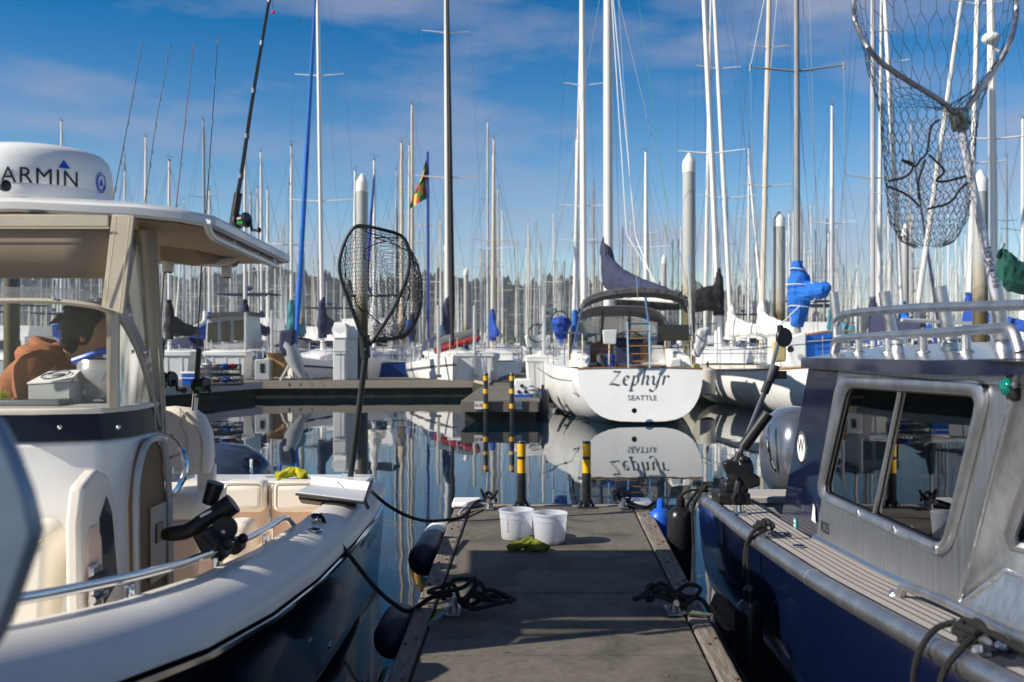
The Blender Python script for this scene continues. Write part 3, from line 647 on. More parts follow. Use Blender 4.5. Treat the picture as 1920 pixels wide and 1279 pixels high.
for s in (1,-1):
    MB().loft([[(XC+s*x,y,q) for x,q in g] for g,y in zip(gw,YS)]).build('gunwale',M_cap,fish,angle=50)
    MB().loft([[(XC+s*(lerpt(TAB,y)[0]+.002),y,lerpt(TAB,y)[1]-.012),(XC+s*(lerpt(TAB,y)[0]+.026),y,lerpt(TAB,y)[1]-.018),(XC+s*(lerpt(TAB,y)[0]+.026),y,lerpt(TAB,y)[1]-.034),(XC+s*(lerpt(TAB,y)[0]+.002),y,lerpt(TAB,y)[1]-.040)] for y in YS],True,True,True).build('rub_rail',M_steel,fish,angle=50)
    # inner stainless rail on short posts
    ry=[1.5,1.8,2.05,2.3,2.6,3.0,3.4,3.75,4.2,4.6,4.95]
    pts=[V((XC+s*(lerpt(TAB,y)[3]-.005),y,lerpt(TAB,y)[1]+.122+.055)) for y in ry]; pts.append(V((XC+s*1.05,5.15,.72)))
    MB().tube(spline(pts,5),.0155,12).build('grab_rail',M_steel,fish)
    for y in (2.05,2.95,3.8,4.55):
        hb,z,wl,ci=lerpt(TAB,y); MB().box((XC+s*(ci-.004),y,z+.12),(.018,.035,.07)).build('rail_post',M_steel,fish,bevel=.004)
# deck liner and transom
MB().loft([[(XC-max(.01,lerpt(TAB,y)[3]-.015),y,.30),(XC+max(.01,lerpt(TAB,y)[3]-.015),y,.30)] for y in YS]).build('cockpit_sole',M_cream,fish)
m=MB(); m.box((XC,6.86,.50),(2.2,.20,.46)); m.box((XC,6.76,.742),(2.44,.36,.022)); m.build('transom',M_gel,fish,bevel=.03,seg=3)
m=MB()   # raised stern quarters in white
for s in (1,-1): m.prism([(XC+s*1.0,6.35,.715),(XC+s*1.24,6.35,.67),(XC+s*1.24,6.93,.70),(XC+s*1.0,6.93,.745)],(0,0,.02))
m.build('stern_quarter',M_gel,fish,bevel=.015)
# coaming panels and cushions at the stern
for x0,x1 in ((-1.89,-1.60),(-1.56,-1.19),(-2.9,-2.0)):
    MB().box(((x0+x1)/2,6.54,.665),(x1-x0,.20,.20)).build('stern_cushion',M_vinyl,fish,bevel=.05,seg=4)
MB().box((-2.05,6.60,.44),(1.72,.05,.30)).build('stern_panel',mat('peach_gelcoat',(0.70,0.52,0.40),.35),fish,bevel=.01)
MB().tube([(-1.58,6.52,.33),(-1.58,6.52,.74)],.014,10).build('gate_post',M_steel,fish)
MB().box((-1.62,5.95,.50),(.16,.25,.22)).build('side_bolster',M_vinyl,fish,bevel=.05,seg=3)
# coaming at the right side, seen over the cap
MB().prism([(-1.15,4.95,.62),(-1.15,6.45,.62),(-1.15,6.45,.30),(-1.15,4.95,.30)],(.03,0,0)).build('inner_coaming',mat('peach_gelcoat',(0,0,0)),fish)
# hull lettering near the stern and a drain fitting
for py,sz in ((1000,.0),):
    pass
text('registration_lettering','WN 4825 R',M_steel,fish,.085,basis((XC+1.318,6.15,.455),(0,1,0),(0.06,0,1)),shear=.1)
for y,z in ((5.85,.33),(4.75,.22)):
    MB().lathe([(.016,0),(.016,.008),(0,.01)],(XC+lerpt(TAB,y)[0]-.015,y,z),10,dirM((1,0,-.1))).build('drain_fitting',M_steel,fish)
# ---- console
CT=1.405
cf=[(-2.95,3.72),(-2.7,3.56),(-1.72,3.56),(-1.50,3.64),(-1.44,3.80),(-1.445,4.14),(-1.52,4.22),(-2.95,4.22)]
m=MB()
def off(poly,k): 
    cx=-2.2; cy=3.95; return [(cx+(x-cx)*k,cy+(y-cy)*k) for x,y in poly]
m.loft([[(x,y-.17*(y<3.7),.28) for x,y in off(cf,1.03)],[(x,y-.10*(y<3.7),.8) for x,y in off(cf,1.0)],[(x,y-.04*(y<3.7),1.1) for x,y in off(cf,1.0)],[(x,y,1.22) for x,y in off(cf,.99)],[(x,y,1.305) for x,y in off(cf,.985)]],True,False,True)
cons=m.build('console',M_gel,fish,bevel=.02,seg=3)
m=MB(); m.loft([[(x,y,1.306) for x,y in off(cf,.995)],[(x,y,CT-.006) for x,y in off(cf,.985)]],True,False,False); m.build('navy_band',mat('navy_band_paint',(0.006,0.010,0.026),.35,spec=.25),cons)
m=MB(); m.loft([[(x,y,CT-.004) for x,y in off(cf,1.0)],[(x,y,CT+.018) for x,y in off(cf,1.0)]],True,True,True); m.build('console_top',M_cream,cons,bevel=.006)
for px in (112,222): MB().ball(U(px,801,3.53 if px<200 else 3.57),.0085,8,6).build('snap_fastener',M_steel,cons)
# doorway in the right side: flat sheet, the opening's darkness put into its brown, in a rounded frame
def side_pt(Y,z): return V((-1.432,Y,z))
op=[(3.78,.50),(3.76,1.05),(3.80,1.20),(3.88,1.272),(4.0,1.278),(4.07,1.23),(4.125,1.0),(4.14,.50)]
MB().prism([side_pt(y,z) for y,z in op],(-.02,0,0)).build('doorway_dark_sheet',mat('cabin_interior',(0.20,0.125,0.06),.6),cons,smooth=False)
MB().tube(spline([side_pt(y,z)+V((.012,0,0)) for y,z in op],4),.014,8).build('doorway_frame',M_hullgrey,cons)
MB().box((-1.424,4.01,.86),(.008,.16,.30)).build('switch_panel',mat('grey_panel',(0.42,0.38,0.33),.5),cons,smooth=False)
MB().box((-1.418,4.0,.90),(.01,.07,.075)).build('switch_cutout',M_blk,cons,smooth=False)
# open door leaf standing forward of the doorway
LF=[(3.30,.52),(3.285,1.06),(3.315,1.18),(3.43,1.225),(3.53,1.19),(3.60,1.02),(3.655,.74),(3.68,.52)]
leaf=MB().prism([(-1.427,y,z) for y,z in LF],(-.05,0,0)).build('console_door',M_cream,fish,bevel=.014,seg=3)
wi=[(3.47,.74),(3.44,1.05),(3.50,1.12),(3.545,1.06),(3.60,.80)]
MB().prism([(-1.424,y,z) for y,z in wi],(-.008,0,0)).build('door_mirror',mat('smoked_panel',(0.10,0.12,0.14),.08,.6),leaf,smooth=False)
MB().prism([(-1.421,y,z) for y,z in ((3.345,.70),(3.335,1.0),(3.36,1.035),(3.42,1.035),(3.45,.98),(3.47,.70))],(-.008,0,0)).build('door_pocket',mat('peach_gelcoat',(0,0,0)),leaf,bevel=.004)
lt=MB(); lt.box((-1.412,3.37,.835),(.02,.075,.15)); lt.build('latch_plate',M_steel,leaf,bevel=.005)
lt=MB(); lt.tube([(-1.40,3.32,.865),(-1.40,3.42,.865)],.016,8); lt.build('latch_handle',M_blk,leaf)
lt=MB(); lt.tube([(-1.40,3.32,.80),(-1.40,3.43,.80)],.013,8); lt.build('latch_pin',M_steel,leaf)
# forward seat on the console front
m=MB(); m.loft([[(x,3.53,z) for x,z in ((-2.62,.52),(-1.60,.52),(-1.585,.60),(-1.56,1.0),(-1.60,1.05),(-2.6,1.05))],[(x,3.40,z) for x,z in ((-2.60,.54),(-1.63,.54),(-1.60,.62),(-1.585,.96),(-1.63,1.0),(-2.58,1.0))]],True,True,True); m.build('lounge_backrest',M_vinyl,fish,bevel=.04,seg=4)
m=MB(); m.tube(spline([(-1.74,3.395,.56),(-1.735,3.392,.80),(-1.72,3.392,.90),(-1.60,3.40,.985)],5),.005,6); m.tube(spline([(-1.735,3.39,.90),(-1.78,3.392,.93),(-2.3,3.392,.95)],4),.005,6); m.build('piping',mat('seat_piping',(0.55,0.48,0.36),.6),fish)
MB().box((-2.15,3.12,.54),(1.25,.52,.11)).build('lounge_cushion',M_vinyl,fish,bevel=.045,seg=4)
MB().box((-2.15,3.12,.39),(1.2,.5,.18)).build('lounge_base',M_cream,fish,bevel=.02)
MB().box((-2.2,2.2,.42),(1.3,1.0,.24)).build('bow_locker',M_cream,fish,bevel=.04)
# ---- windscreen, enclosure, canvas
ZR=2.10
arch=[U(-160,566,3.58),U(60,564,3.6),U(150,570,3.62),U(195,580,3.64),U(225,600,3.70),U(250,640,3.80),U(272,695,3.92),U(290,760,4.04),U(298,800,4.10)]
asp=spline(arch,5)
MB().tube(asp,.010,8).build('windscreen_frame',M_canvas,fish)
m=MB(); m.loft([[p for p in asp],[V((p.x*1.0-.006,p.y,CT+.02)) if p.z>CT+.02 else p for p in asp]]); m.build('windscreen',M_clear,fish)
m=MB(); m.loft([[p+V((0,.006,.012)) for p in asp],[p+V((.012,.006,.055 if p.z<1.78 else .05)) for p in asp]]); m.build('clear_strip',clearmat('milky_vinyl',(.70,.71,.74),.02,.25,film=.25),fish)
for px,py,Y in ((180,562,3.64),(243,590,3.72),(272,660,3.85),(100,557,3.6)): MB().ball(U(px,py,Y),.008,8,6).build('snap_fastener',M_steel,fish)
m=MB(); m.loft([[U(px,518+abs(px-60)*.02,3.62) for px in (-200,0,120,198)],[U(px,552,3.60) for px in (-200,0,120,200)]]); m.build('upper_clear_panel',M_clear,fish)
# valence (canvas, hanging under the roof edge)
m=MB(); m.loft([[U(px,402,3.66) for px in (-260,0,120,205)],[U(px,438,3.65) for px in (-260,0,120,207)],[U(px,522,3.64) for px in (-260,0,120,200)]]); m.build('canvas_valence',mat('shaded_canvas',(0.30,0.235,0.17),.85,var=.08,vscale=6,bump=.12,bscale=200),fish,solid=.006)  # the tan canvas again, with the shade under the roof put into its brown
m=MB(); m.prism([U(-260,404,3.635),U(205,404,3.635),U(206,426,3.635),U(-260,426,3.635)],(0,-.01,0)); m.build('valence_hem',M_canvas,fish,bevel=.003)
def strip(name,a,b,c,d,Y0,Y1,mt=M_canvas):
    return MB().prism([U(*a,Y0),U(*b,Y0),U(*c,Y1),U(*d,Y1)],(0,.015,0)).build(name,mt,fish,bevel=.003)
strip('canvas_leg',(210,402),(252,404),(231,590),(190,576),3.63,3.61)
strip('canvas_leg',(254,412),(292,424),(312,818),(288,806),3.97,4.12)
strip('windscreen_post',(199,570),(223,580),(222,764),(200,766),3.66,3.66)
# clear side curtain between the legs
m=MB(); m.prism([U(246,430,3.78),U(262,430,3.95),U(290,800,4.08),U(232,600,3.75)],(.003,0,0)); m.build('side_curtain',M_clear,fish)
# ---- hardtop
rt=[(-2.72,4.15),(-2.69,3.92),(-2.60,3.78),(-2.38,3.70),(-1.85,3.70),(-1.42,3.745),(-1.26,3.80),(-1.165,3.92),(-1.165,5.22),(-2.72,5.22)]
XT=-1.94
def rz(x,y): return 2.155-.035*max(0,(y-3.8))/1.4+.035*(1-((x-XT)/.78)**2)
def ins_(k,dz): return [(XT+(x-XT)*k,4.45+(y-4.45)*k,rz(x,y)+dz) for x,y in rt]
m=MB(); m.loft([ins_(.95,-.040),ins_(.985,-.040),ins_(1.0,-.030),ins_(1.0,-.004),ins_(.99,.008),ins_(.9,.028)],True,True,True)
roof=m.build('hardtop',M_gel,fish,angle=30)
m=MB(); m.add(ins_(.965,-.0435),[tuple(range(len(rt)))]); m.build('headliner',mat('shaded_tan_headliner',(.36,.29,.21),.85,var=.06),roof,smooth=False)  # tan canvas tone, darkened to carry the shade of the roof underside
# rails and struts under the hardtop
m=MB(); m.tube(spline([U(388,416,3.86),U(391,432,3.9),U(402,446,3.98),U(440,464,4.3),U(516,499,5.02)],5),.0145,10)
m.build('hardtop_rail',M_gel,fish)
for a,b,Y in (((430,428),(438,460),4.3),((472,449),(482,478),4.7),((510,470),(514,496),5.0)):
    MB().tube([U(*a,Y),U(*b,Y)],.013,8).build('rail_strut',M_gel,fish)
m=MB(); m.tube(spline([U(300,486,4.75),U(395,492,4.85),U(432,488,4.9),U(452,474,4.95)],5),.020,10); m.build('hardtop_pipe',M_gel,fish)
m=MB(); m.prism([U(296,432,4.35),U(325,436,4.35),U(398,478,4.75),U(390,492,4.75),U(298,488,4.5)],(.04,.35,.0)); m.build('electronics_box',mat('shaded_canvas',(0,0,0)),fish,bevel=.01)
for px,py,Y in ((424,498,5.0),(314,488,4.6)):
    a=U(px,py-34,Y); b=U(px+1,py+22,Y); MB().lathe([(.026,0),(.026,(a-b).length),(.020,(a-b).length)],b,14,dirM(a-b)).build('rod_tube',M_gel,fish)
    MB().lathe([(.021,-.004),(.021,.004),(0,.004)],b,12,dirM(a-b)).build('tube_mouth',M_blk,fish)
# hardtop legs (cream pipes to the console)
for a,b in (((-2.60,4.10,1.3),(-2.55,4.55,2.08)),):
    MB().tube([a,b],.024,10).build('hardtop_leg',M_cream,fish)
# ---- radar dome with lettering
RC=V((U(66,0,4.16).x,4.16,2.225)); RR=.306
RPROF=[(.27,0),(.30,.012),(.304,.05),(.300,.06),(.306,.066),(.303,.12),(.297,.165),(.284,.198),(.262,.218),(.22,.232),(.13,.242),(0,.246)]
rad=MB().lathe(RPROF,RC,48).build('radar_dome',mat('radar_white',(0.80,0.80,0.79),.32,coat=.2),fish,angle=50)
MB().lathe([(.16,-.07),(.16,.0)],RC,24).build('radar_pedestal',M_gel,fish)
def bend_text(co,px0=None):
    a=R(-90)+ (co.x)/RR + A0; z=RC.z+ZT+co.y; r=RR+.0006-(.011*max(0,(co.y+ZT-.13))/.035)*0+co.z*.3
    return V((RC.x+math.cos(a)*r,RC.y+math.sin(a)*r,z))
A0=.40; ZT=.085
M_logo=mat('dark_navy_print',(0.012,0.014,0.03),.4)
gt=text('maker_lettering','GARMIN',M_logo,rad,.088,None,bend=bend_text,space=1.12,extrude=.0008)
def bt(x,z): 
    a=R(-90)+.36+x/RR; r=RR+.0012; return V((RC.x+math.cos(a)*r,RC.y+math.sin(a)*r,RC.z+z))
m=MB(); tri=[bt(.110,.128),bt(.134,.128),bt(.157,.128),bt(.134,.163)]
tri[3]=V((RC.x+math.cos(R(-90)+.36+.134/RR)*.297,RC.y+math.sin(R(-90)+.36+.134/RR)*.297,RC.z+.163)); m.add(tri,[(0,1,3),(1,2,3)]); m.build('triangle_mark',mat('print_blue',(0.01,0.09,0.55),.4),rad,smooth=False)
m=MB()
for k0,rr in ((0,.040),(0,.031)):
    m.tube([bt(.31+rr*.75*math.cos(a),.095+rr*math.sin(a)) for a in [2*math.pi*k/24 for k in range(5,24 if rr<.035 else 29)]],.0022,4)
m.tube([bt(.303,.082),bt(.31,.108),bt(.317,.082)],.003,4); m.build('ring_mark',mat('print_blue',(0,0,0)),rad)
m=MB(); m.tube([U(-60,352,3.75),U(8,349,3.76)],.010,8); m.build('light_arm',M_steel,fish)
m=MB(); m.lathe([(.0,0),(.016,.0),(.022,.015),(.022,.03),(.012,.036),(0,.036)],U(2,349,3.76),14,dirM((1,-.5,0))); m.build('light_knob',M_blk,fish)
m=MB(); m.lathe([(.035,0),(.03,-.018),(0,-.02)],U(70,404,3.72),14); m.build('dome_light',M_blk,fish)
# ---- helm seat, wheel, outboard
m=MB(); rings=[]
for y,ins in ((5.10,.03),(5.13,.0),(5.22,.0),(5.25,.03)):
    rings.append([(x,y,z) for x,z in ((-1.86+ins,.985+ins),(-1.565-ins,.985+ins),(-1.553-ins,1.08),(-1.562-ins,1.20),(-1.60-ins,1.285-ins),(-1.66,1.325-ins),(-1.76,1.335-ins),(-1.86+ins,1.325-ins))])
m.loft(rings,True,True,True); hs_=m.build('helm_seat_back',M_vinyl,fish,bevel=.02,seg=3)
m=MB(); m.tube(spline([(-1.665,5.095,1.0),(-1.665,5.09,1.18),(-1.69,5.09,1.24),(-1.70,5.10,1.33)],4),.004,5); m.tube(spline([(-1.70,5.095,1.325),(-1.62,5.095,1.24),(-1.585,5.095,1.15),(-1.59,5.095,1.0)],4),.004,5); m.build('piping',mat('seat_piping',(0,0,0)),hs_)
MB().box((-1.60,5.22,.95),(.09,.06,.16)).build('seat_bracket',M_cream,fish,bevel=.01)
MB().box((-1.80,5.20,.83),(.52,.46,.15)).build('helm_seat_cushion',M_vinyl,fish,bevel=.06,seg=4)
MB().box((-1.80,5.2,.54),(.46,.46,.46)).build('helm_seat_base',mat('peach_gelcoat',(0,0,0)),fish,bevel=.02)
m=MB(); m.tube([V((-1.62,4.42,1.10))+V((.17*math.cos(a),.06*math.sin(a),.16*math.sin(a))) for a in [2*math.pi*k/24 for k in range(24)]],.014,8,closed=True); m.build('steering_wheel',M_steel,fish)
m=MB()
for a in (.5,2.6,4.7): m.tube([(-1.62,4.42,1.10),V((-1.62,4.42,1.10))+V((.17*math.cos(a),.06*math.sin(a),.16*math.sin(a)))],.009,6)
m.build('wheel_spoke',M_steel,fish)
MB().box((-1.66,4.75,1.02),(.24,.18,.02)).build('chart_tray',M_white,fish,bevel=.004)
m=MB(); rings=[]
for x,w_,h,zz in ((-.36,.02,.04,.72),(-.33,.16,.16,.66),(-.2,.23,.25,.63),(.0,.25,.30,.61),(.16,.23,.29,.60),(.27,.17,.20,.62),(.33,.06,.08,.67)):
    rings.append([(-2.20+x*1.05,7.62+w_*math.cos(a)*.9,zz+h*(math.sin(a)*(1.0 if math.sin(a)>0 else .25))) for a in [2*math.pi*k/18 for k in range(18)]])
m.loft(rings,True,True,True); ob=m.build('outboard_cowl',M_motor,fish,angle=60)
m=MB(); m.prism([(-1.99,7.405,.82),(-1.88,7.44,.80),(-1.87,7.44,.76),(-1.96,7.40,.755)],(0,-.01,0)); m.build('air_intake',M_blk,ob,smooth=False)
m=MB(); m.box((-2.15,7.6,.3),(.2,.3,.7)); m.build('outboard_leg',M_motor,fish,bevel=.04)
MB().tube([(-1.86,7.1,.55),(-1.86,7.1,.84)],.012,8).build('stern_rail_post',M_steel,fish)
# ---- bait table over the stern quarter
p=lambda px,py,Y:U(px,py,Y)
tb=[p(555,922,5.85),p(684,938,5.75),p(694,920,6.25),p(582,908,6.35)]
m=MB(); m.prism(tb,(0,0,-.018)); bt_=m.build('bait_table',mat('grey_cutting_board',(0.52,0.54,0.58),.45,var=.1,vscale=9),fish,bevel=.004)
m=MB(); m.tube([tb[0]+V((0,0,-.014)),tb[1]+V((0,0,-.014))],.009,6); m.tube([tb[1]+V((0,0,-.012)),p(697,904,6.2)],.013,6); m.tube([tb[1],tb[1]+V((.02,0,-.05))],.012,6); m.build('table_edge',M_blk,bt_)
m=MB(); m.prism([tb[3],tb[2],tb[2]+V((0,.02,.05)),tb[3]+V((0,.02,.05))],(0,.008,0)); m.build('table_back',M_white,bt_,smooth=False)
m=MB(); m.prism([p(560,930,5.95),p(668,944,5.9),p(668,950,6.1),p(566,938,6.2)],(0,0,-.02)); m.build('table_bracket',M_blk,bt_,smooth=False)
for a,b in (((606,945),(598,980)),((660,950),(632,985))):
    m=MB(); m.tube([p(*a,5.95),p(*b,5.85)],.017 if a[0]<640 else .006,8); m.build('table_leg',M_steel,bt_)
MB().lathe([(.06,0),(.06,.008),(0,.012)],(p(598,980,5.85)),14).build('leg_base',M_steel,bt_)
m=MB(); m.tube(spline([p(618,912,6.2),p(628,905,6.2),p(632,904,6.2),p(645,915,6.2)],4),.003,5); m.build('hook_wire',M_steel,bt_)
# ---- cleat on the cap
def cleat(parent,c,d,s=1.0,mt=None,name='cleat'):
    c=V(c); d=V(d).normalized(); m=MB()
    m.tube([c+d*.10*s+V((0,0,.050*s)),c+d*.05*s+V((0,0,.046*s)),c-d*.05*s+V((0,0,.046*s)),c-d*.10*s+V((0,0,.050*s))],[.008*s,.013*s,.013*s,.008*s],8)
    for k in(-1,1): m.tube([c+d*.03*k*s,c+d*.03*k*s+V((0,0,.046*s))],[.016*s,.010*s],8)
    m.box(c+V((0,0,.004)),(.05*s,.12*s,.008)); return m.build(name,mt or M_steel,parent)
CL1=p(596,992,5.25); CL1.z=.695
cleat(fish,CL1,(0,1,0))
# ---- black rod holder clamped on the rail
rh=thing('rod_holder','black swivelling rod holder clamped to the polished side rail of the white boat','rod holder',p(380,1040,4.0))
Y=3.95
tube_o=spline([p(305,1003,Y),p(322,1001,Y),p(345,998,Y),p(362,990,Y),p(385,974,Y+.02),p(430,948,Y+.05)],4)
m=MB(); m.tube(tube_o,[.020,.024,.026,.028,.030]+[.031]*(len(tube_o)-5),12); m.build('cradle',M_blk,rh)
m=MB(); m.tube([p(408,965,Y+.05),p(438,943,Y+.06)],.043,16); m.build('collar',M_blk,rh)
m=MB(); m.tube([p(392,945,Y+.12),p(405,905,Y+.12)],[.030,.036],14); m.build('side_tube',M_blk,rh)
m=MB(); m.prism([p(358,1003,Y),p(400,985,Y),p(412,1020,Y),p(398,1042,Y),p(378,1042,Y)],(0,.05,0)); m.build('bracket',M_blk,rh,bevel=.01)
m=MB(); m.lathe([(.0,0),(.05,0),(.05,.03),(0,.03)],p(422,990,Y),18,dirM((.2,-1,.0))); m.build('ratchet_disc',M_blk,rh,bevel=.006)
m=MB(); m.ball(p(418,998,Y-.04),.012,8,6); m.build('pivot_bolt',M_steel,rh)
m=MB(); m.prism([p(375,966,Y-.028),p(396,956,Y-.02),p(397,960,Y-.02),p(376,971,Y-.028)],(0,-.003,0)); m.build('name_badge',M_white,rh,smooth=False)
for px,py,yy in ((405,1050,3.86),(443,1028,4.08)):
    c=V((XC+1.05,yy,lerpt(TAB,yy)[1]+.167)); m=MB(); m.tube([c+V((0,-.035,0)),c+V((0,.035,0))],.033,12); m.ball(c+V((.03,-.01,.03)),.022,8,6); m.tube([c,c+V((-.06,.0,.07))],.02,8); m.build('rail_clamp',M_blk,rh)

# small fittings on the cap and piping on the cushions
for y in (4.9,):
    hb,z,wl,ci=lerpt(TAB,y); c=V((XC+ci+.5*(hb-ci)+.02,y,z+.124)); m=MB(); m.lathe([(.040,-.004),(.040,.004),(.034,.007),(.026,.004),(.024,-.02),(0,-.03)],c,20,Matrix.Rotation(R(8),3,'Y')); fr_=m.build('flush_rod_holder',M_steel,fish)
    m=MB(); m.lathe([(.023,.0035),(0,.0035)],c,16); m.build('holder_mouth',M_blk,fr_)
M_pip=mat('seat_piping',(0,0,0))
for x0,x1 in ((-1.89,-1.60),(-1.56,-1.19)):
    m=MB(); m.tube(spline([(x0+.02,6.437,.60),(x0+.02,6.437,.735),(x0+.04,6.445,.755),(x1-.04,6.445,.755),(x1-.02,6.437,.735),(x1-.02,6.437,.60)],4),.0045,5); m.build('cushion_piping',M_pip,fish)
m=MB(); m.tube(spline([(-1.60,3.28,.535),(-1.545,3.30,.56),(-1.535,3.12,.575),(-1.545,2.9,.56)],4),.0045,5); m.build('cushion_piping',M_pip,fish)
# hinges down the doorway frame and a seam along the console foot
for z in (.62,.88,1.12): MB().box((-1.412,4.135,z),(.012,.02,.05)).build('door_hinge',M_steel,cons,bevel=.003)
m=MB(); m.tube([(x,y,.36) for x,y in [(a-.0,b-.135 if b<3.7 else b) for a,b in off(cf,1.03)]],.006,6,closed=True); m.build('console_foot_seal',M_pip,cons)
# seams and zip along the canvas
for a,b,Y in (((218,408),(198,572),3.605),((244,406),(224,584),3.605),((262,418),(293,806),3.96),((285,424),(306,812),3.96)):
    MB().tube([U(*a,Y),U(*b,Y+.0)],.0022,4).build('canvas_seam',M_pip,fish)
m=MB(); m.tube([U(-100,428,3.618),U(205,428,3.618)],.003,4); m.build('canvas_seam',M_pip,fish)
# ================================================================ THE ALUMINIUM CABIN BOAT AT THE RIGHT
ali=thing('cabin_boat','navy and bare aluminium cabin boat with roof rails, tied right of the dock','boat',(2.35,3.8,0))
XA=2.38     # its centre line
def sheer(y): return lerpt([(-1.2,1.02),(.6,.93),(1.6,.865),(2.51,.80),(3.18,.752),(4.0,.70),(4.98,.668),(6.65,.652),(7,.65)],y)[0]
def sx_(y): return lerpt([(-1.2,1.95),(-.4,1.60),(.6,1.34),(1.6,1.235),(2.51,1.21),(3.18,1.205),(6.65,1.215),(7,1.215)],y)[0]
ya=[-1.2,-.4,.2,.6,1.1,1.6,2.1,2.6,3.2,4.0,5.0,5.8,6.65]
rings=[]
for y in ya:
    z=sheer(y); x=sx_(y); half=[(x+.03,z-.02),(x+.035,z*.75),(x+.05,z*.45),(x+.075,.16),(x+.13,.02),(x+.3,-.18),(XA,-.35)]
    rings.append([(a,y,q) for a,q in half]+[(2*XA-a,y,q) for a,q in half[-2::-1]])
m=MB(); m.loft(rings,False,True,True); ahull=m.build('hull',M_blue,ali,angle=40)
for s in (1,-1):
    fx=lambda y:(sx_(y) if s>0 else 2*XA-sx_(y))
    MB().tube(spline([(fx(y)+.03*s,y,sheer(y)-.004) for y in ya],3),.037,14).build('gunwale_tube',M_tube,ali)
for y in (2.72,5.0,4.1):
    m=MB(); m.tube([(sx_(y)+.03,y-.006,sheer(y)-.004),(sx_(y)+.03,y+.006,sheer(y)-.004)],.0385,14); m.build('tube_weld',M_weld,ali)
# side deck with planked foam strips
M_deck=mat('grey_foam_decking',(0.37,0.345,0.33),.8,var=.06,vscale=8,bump=.1,bscale=200)
def dx(y,f): 
    a=sx_(y)+.062; b=1.505; return a+(b-a)*f
yd=[.6,1.6,2.5,3.2,4.0,4.98,5.8,6.6]
MB().loft([[(sx_(y)+.03,y,sheer(y)+.012),(1.54,y,sheer(y)+.012)] for y in yd]).build('side_deck',mat('dark_deck_seam',(0.012,0.014,0.03),.8),ali)
fr=[.06,.25,.40,.55,.70,.85,.985]
for a,b in zip(fr,fr[1:]):
    for y0,y1 in ((1.2,2.60),(2.78,4.98),(5.0,6.55)):
        n_=max(2,int((y1-y0)/.3)); yy=[y0+(y1-y0)*i/n_ for i in range(n_+1)]
        MB().loft([[(dx(y,a)+.0035,y,sheer(y)+.0165),(dx(y,b)-.0035,y,sheer(y)+.0165)] for y in yy]).build('deck_strip',M_deck,ali,smooth=False)
MB().loft([[(1.497,y,sheer(y)+.012),(1.488,y,sheer(y)+.03),(1.505,y,sheer(y)+.05)] for y in (3.3,4.0,4.95)]).build('deck_weld',M_weld,ali)
# stern well and cockpit
m=MB(); m.box((XA,6.56,.655),(2.3,.34,.05)); m.build('stern_deck',M_deck,ali,bevel=.01)
MB().box((XA,6.42,.46),(2.0,.03,.36)).build('stern_bulkhead',mat('grey_locker',(0.4,0.39,0.38),.6),ali)
MB().box((XA,5.6,.18),(1.72,1.7,.03)).build('cockpit_sole',M_blk,ali)
MB().box((1.56,5.75,.42),(.03,1.4,.46)).build('cockpit_liner',M_blk,ali)
# cabin
W=lambda px,py,X=1.5:S(px,py,X)
rt_,rbm,fb_,ft_=W(1573,688),W(1530,1012),W(1800,1131),W(1912,690)
ft2=V((1.98,2.62,1.585)); fb2=V((1.98,2.98,.88))
glass=[W(1596,729),W(1838,746),W(1772,1018),W(1551,917)]
gi=[W(1593,726),W(1842,743),W(1774,1024),W(1548,922)]
def rnd(poly,r,k=5):
    out=[]; n=len(poly)
    for i in range(n):
        p,a,b=poly[i],poly[i-1],poly[(i+1)%n]; u=(a-p).normalized()*r; v=(b-p).normalized()*r
        for j in range(k+1):
            t=j/k; out.append(p+u*(1-t)**2+v*t**2)
    return out
def ring_wall(outer,inner,name,mt,par,off,**kw):
    """flat plate with one hole: outer and inner outlines given point for point"""
    m=MB(); n=len(outer); off=V(off)
    m.loft([outer,inner,[p+off for p in inner],[p+off for p in outer],outer],True); return m.build(name,mt,par,**kw)
def resamp(poly,n):
    L=[0]; P=poly+[poly[0]]
    for a,b in zip(P,P[1:]): L.append(L[-1]+(b-a).length)
    out=[]
    for i in range(n):
        d=L[-1]*i/n
        for k in range(len(poly)):
            if L[k]<=d<=L[k+1]:
                t=(d-L[k])/max(1e-9,L[k+1]-L[k]); out.append(P[k].lerp(P[k+1],t)); break
    return out
def match(outer,inner):
    """outer corner polygon projected from the inner outline, ray by ray"""
    c=sum(inner,V((0,0,0)))/len(inner); out=[]
    O=outer+[outer[0]]
    for p in inner:
        d=p-c; best=None
        for a,b in zip(O,O[1:]):
            e=b-a; # solve in the y,z plane
            det=d.y*(-e.z)-(-e.y)*d.z
            if abs(det)<1e-9: continue
            r=a-c; t=(r.y*(-e.z)-(-e.y)*r.z)/det; u=(d.y*r.z-d.z*r.y)/det
            if t>0 and -1e-6<=u<=1+1e-6 and (best is None or t<best): best=t
        out.append(c+d*best)
    return out
wi_=resamp(rnd(gi,.07,6),96)
wall=[rt_,ft_,fb_,rbm]
ow=match(wall,wi_)
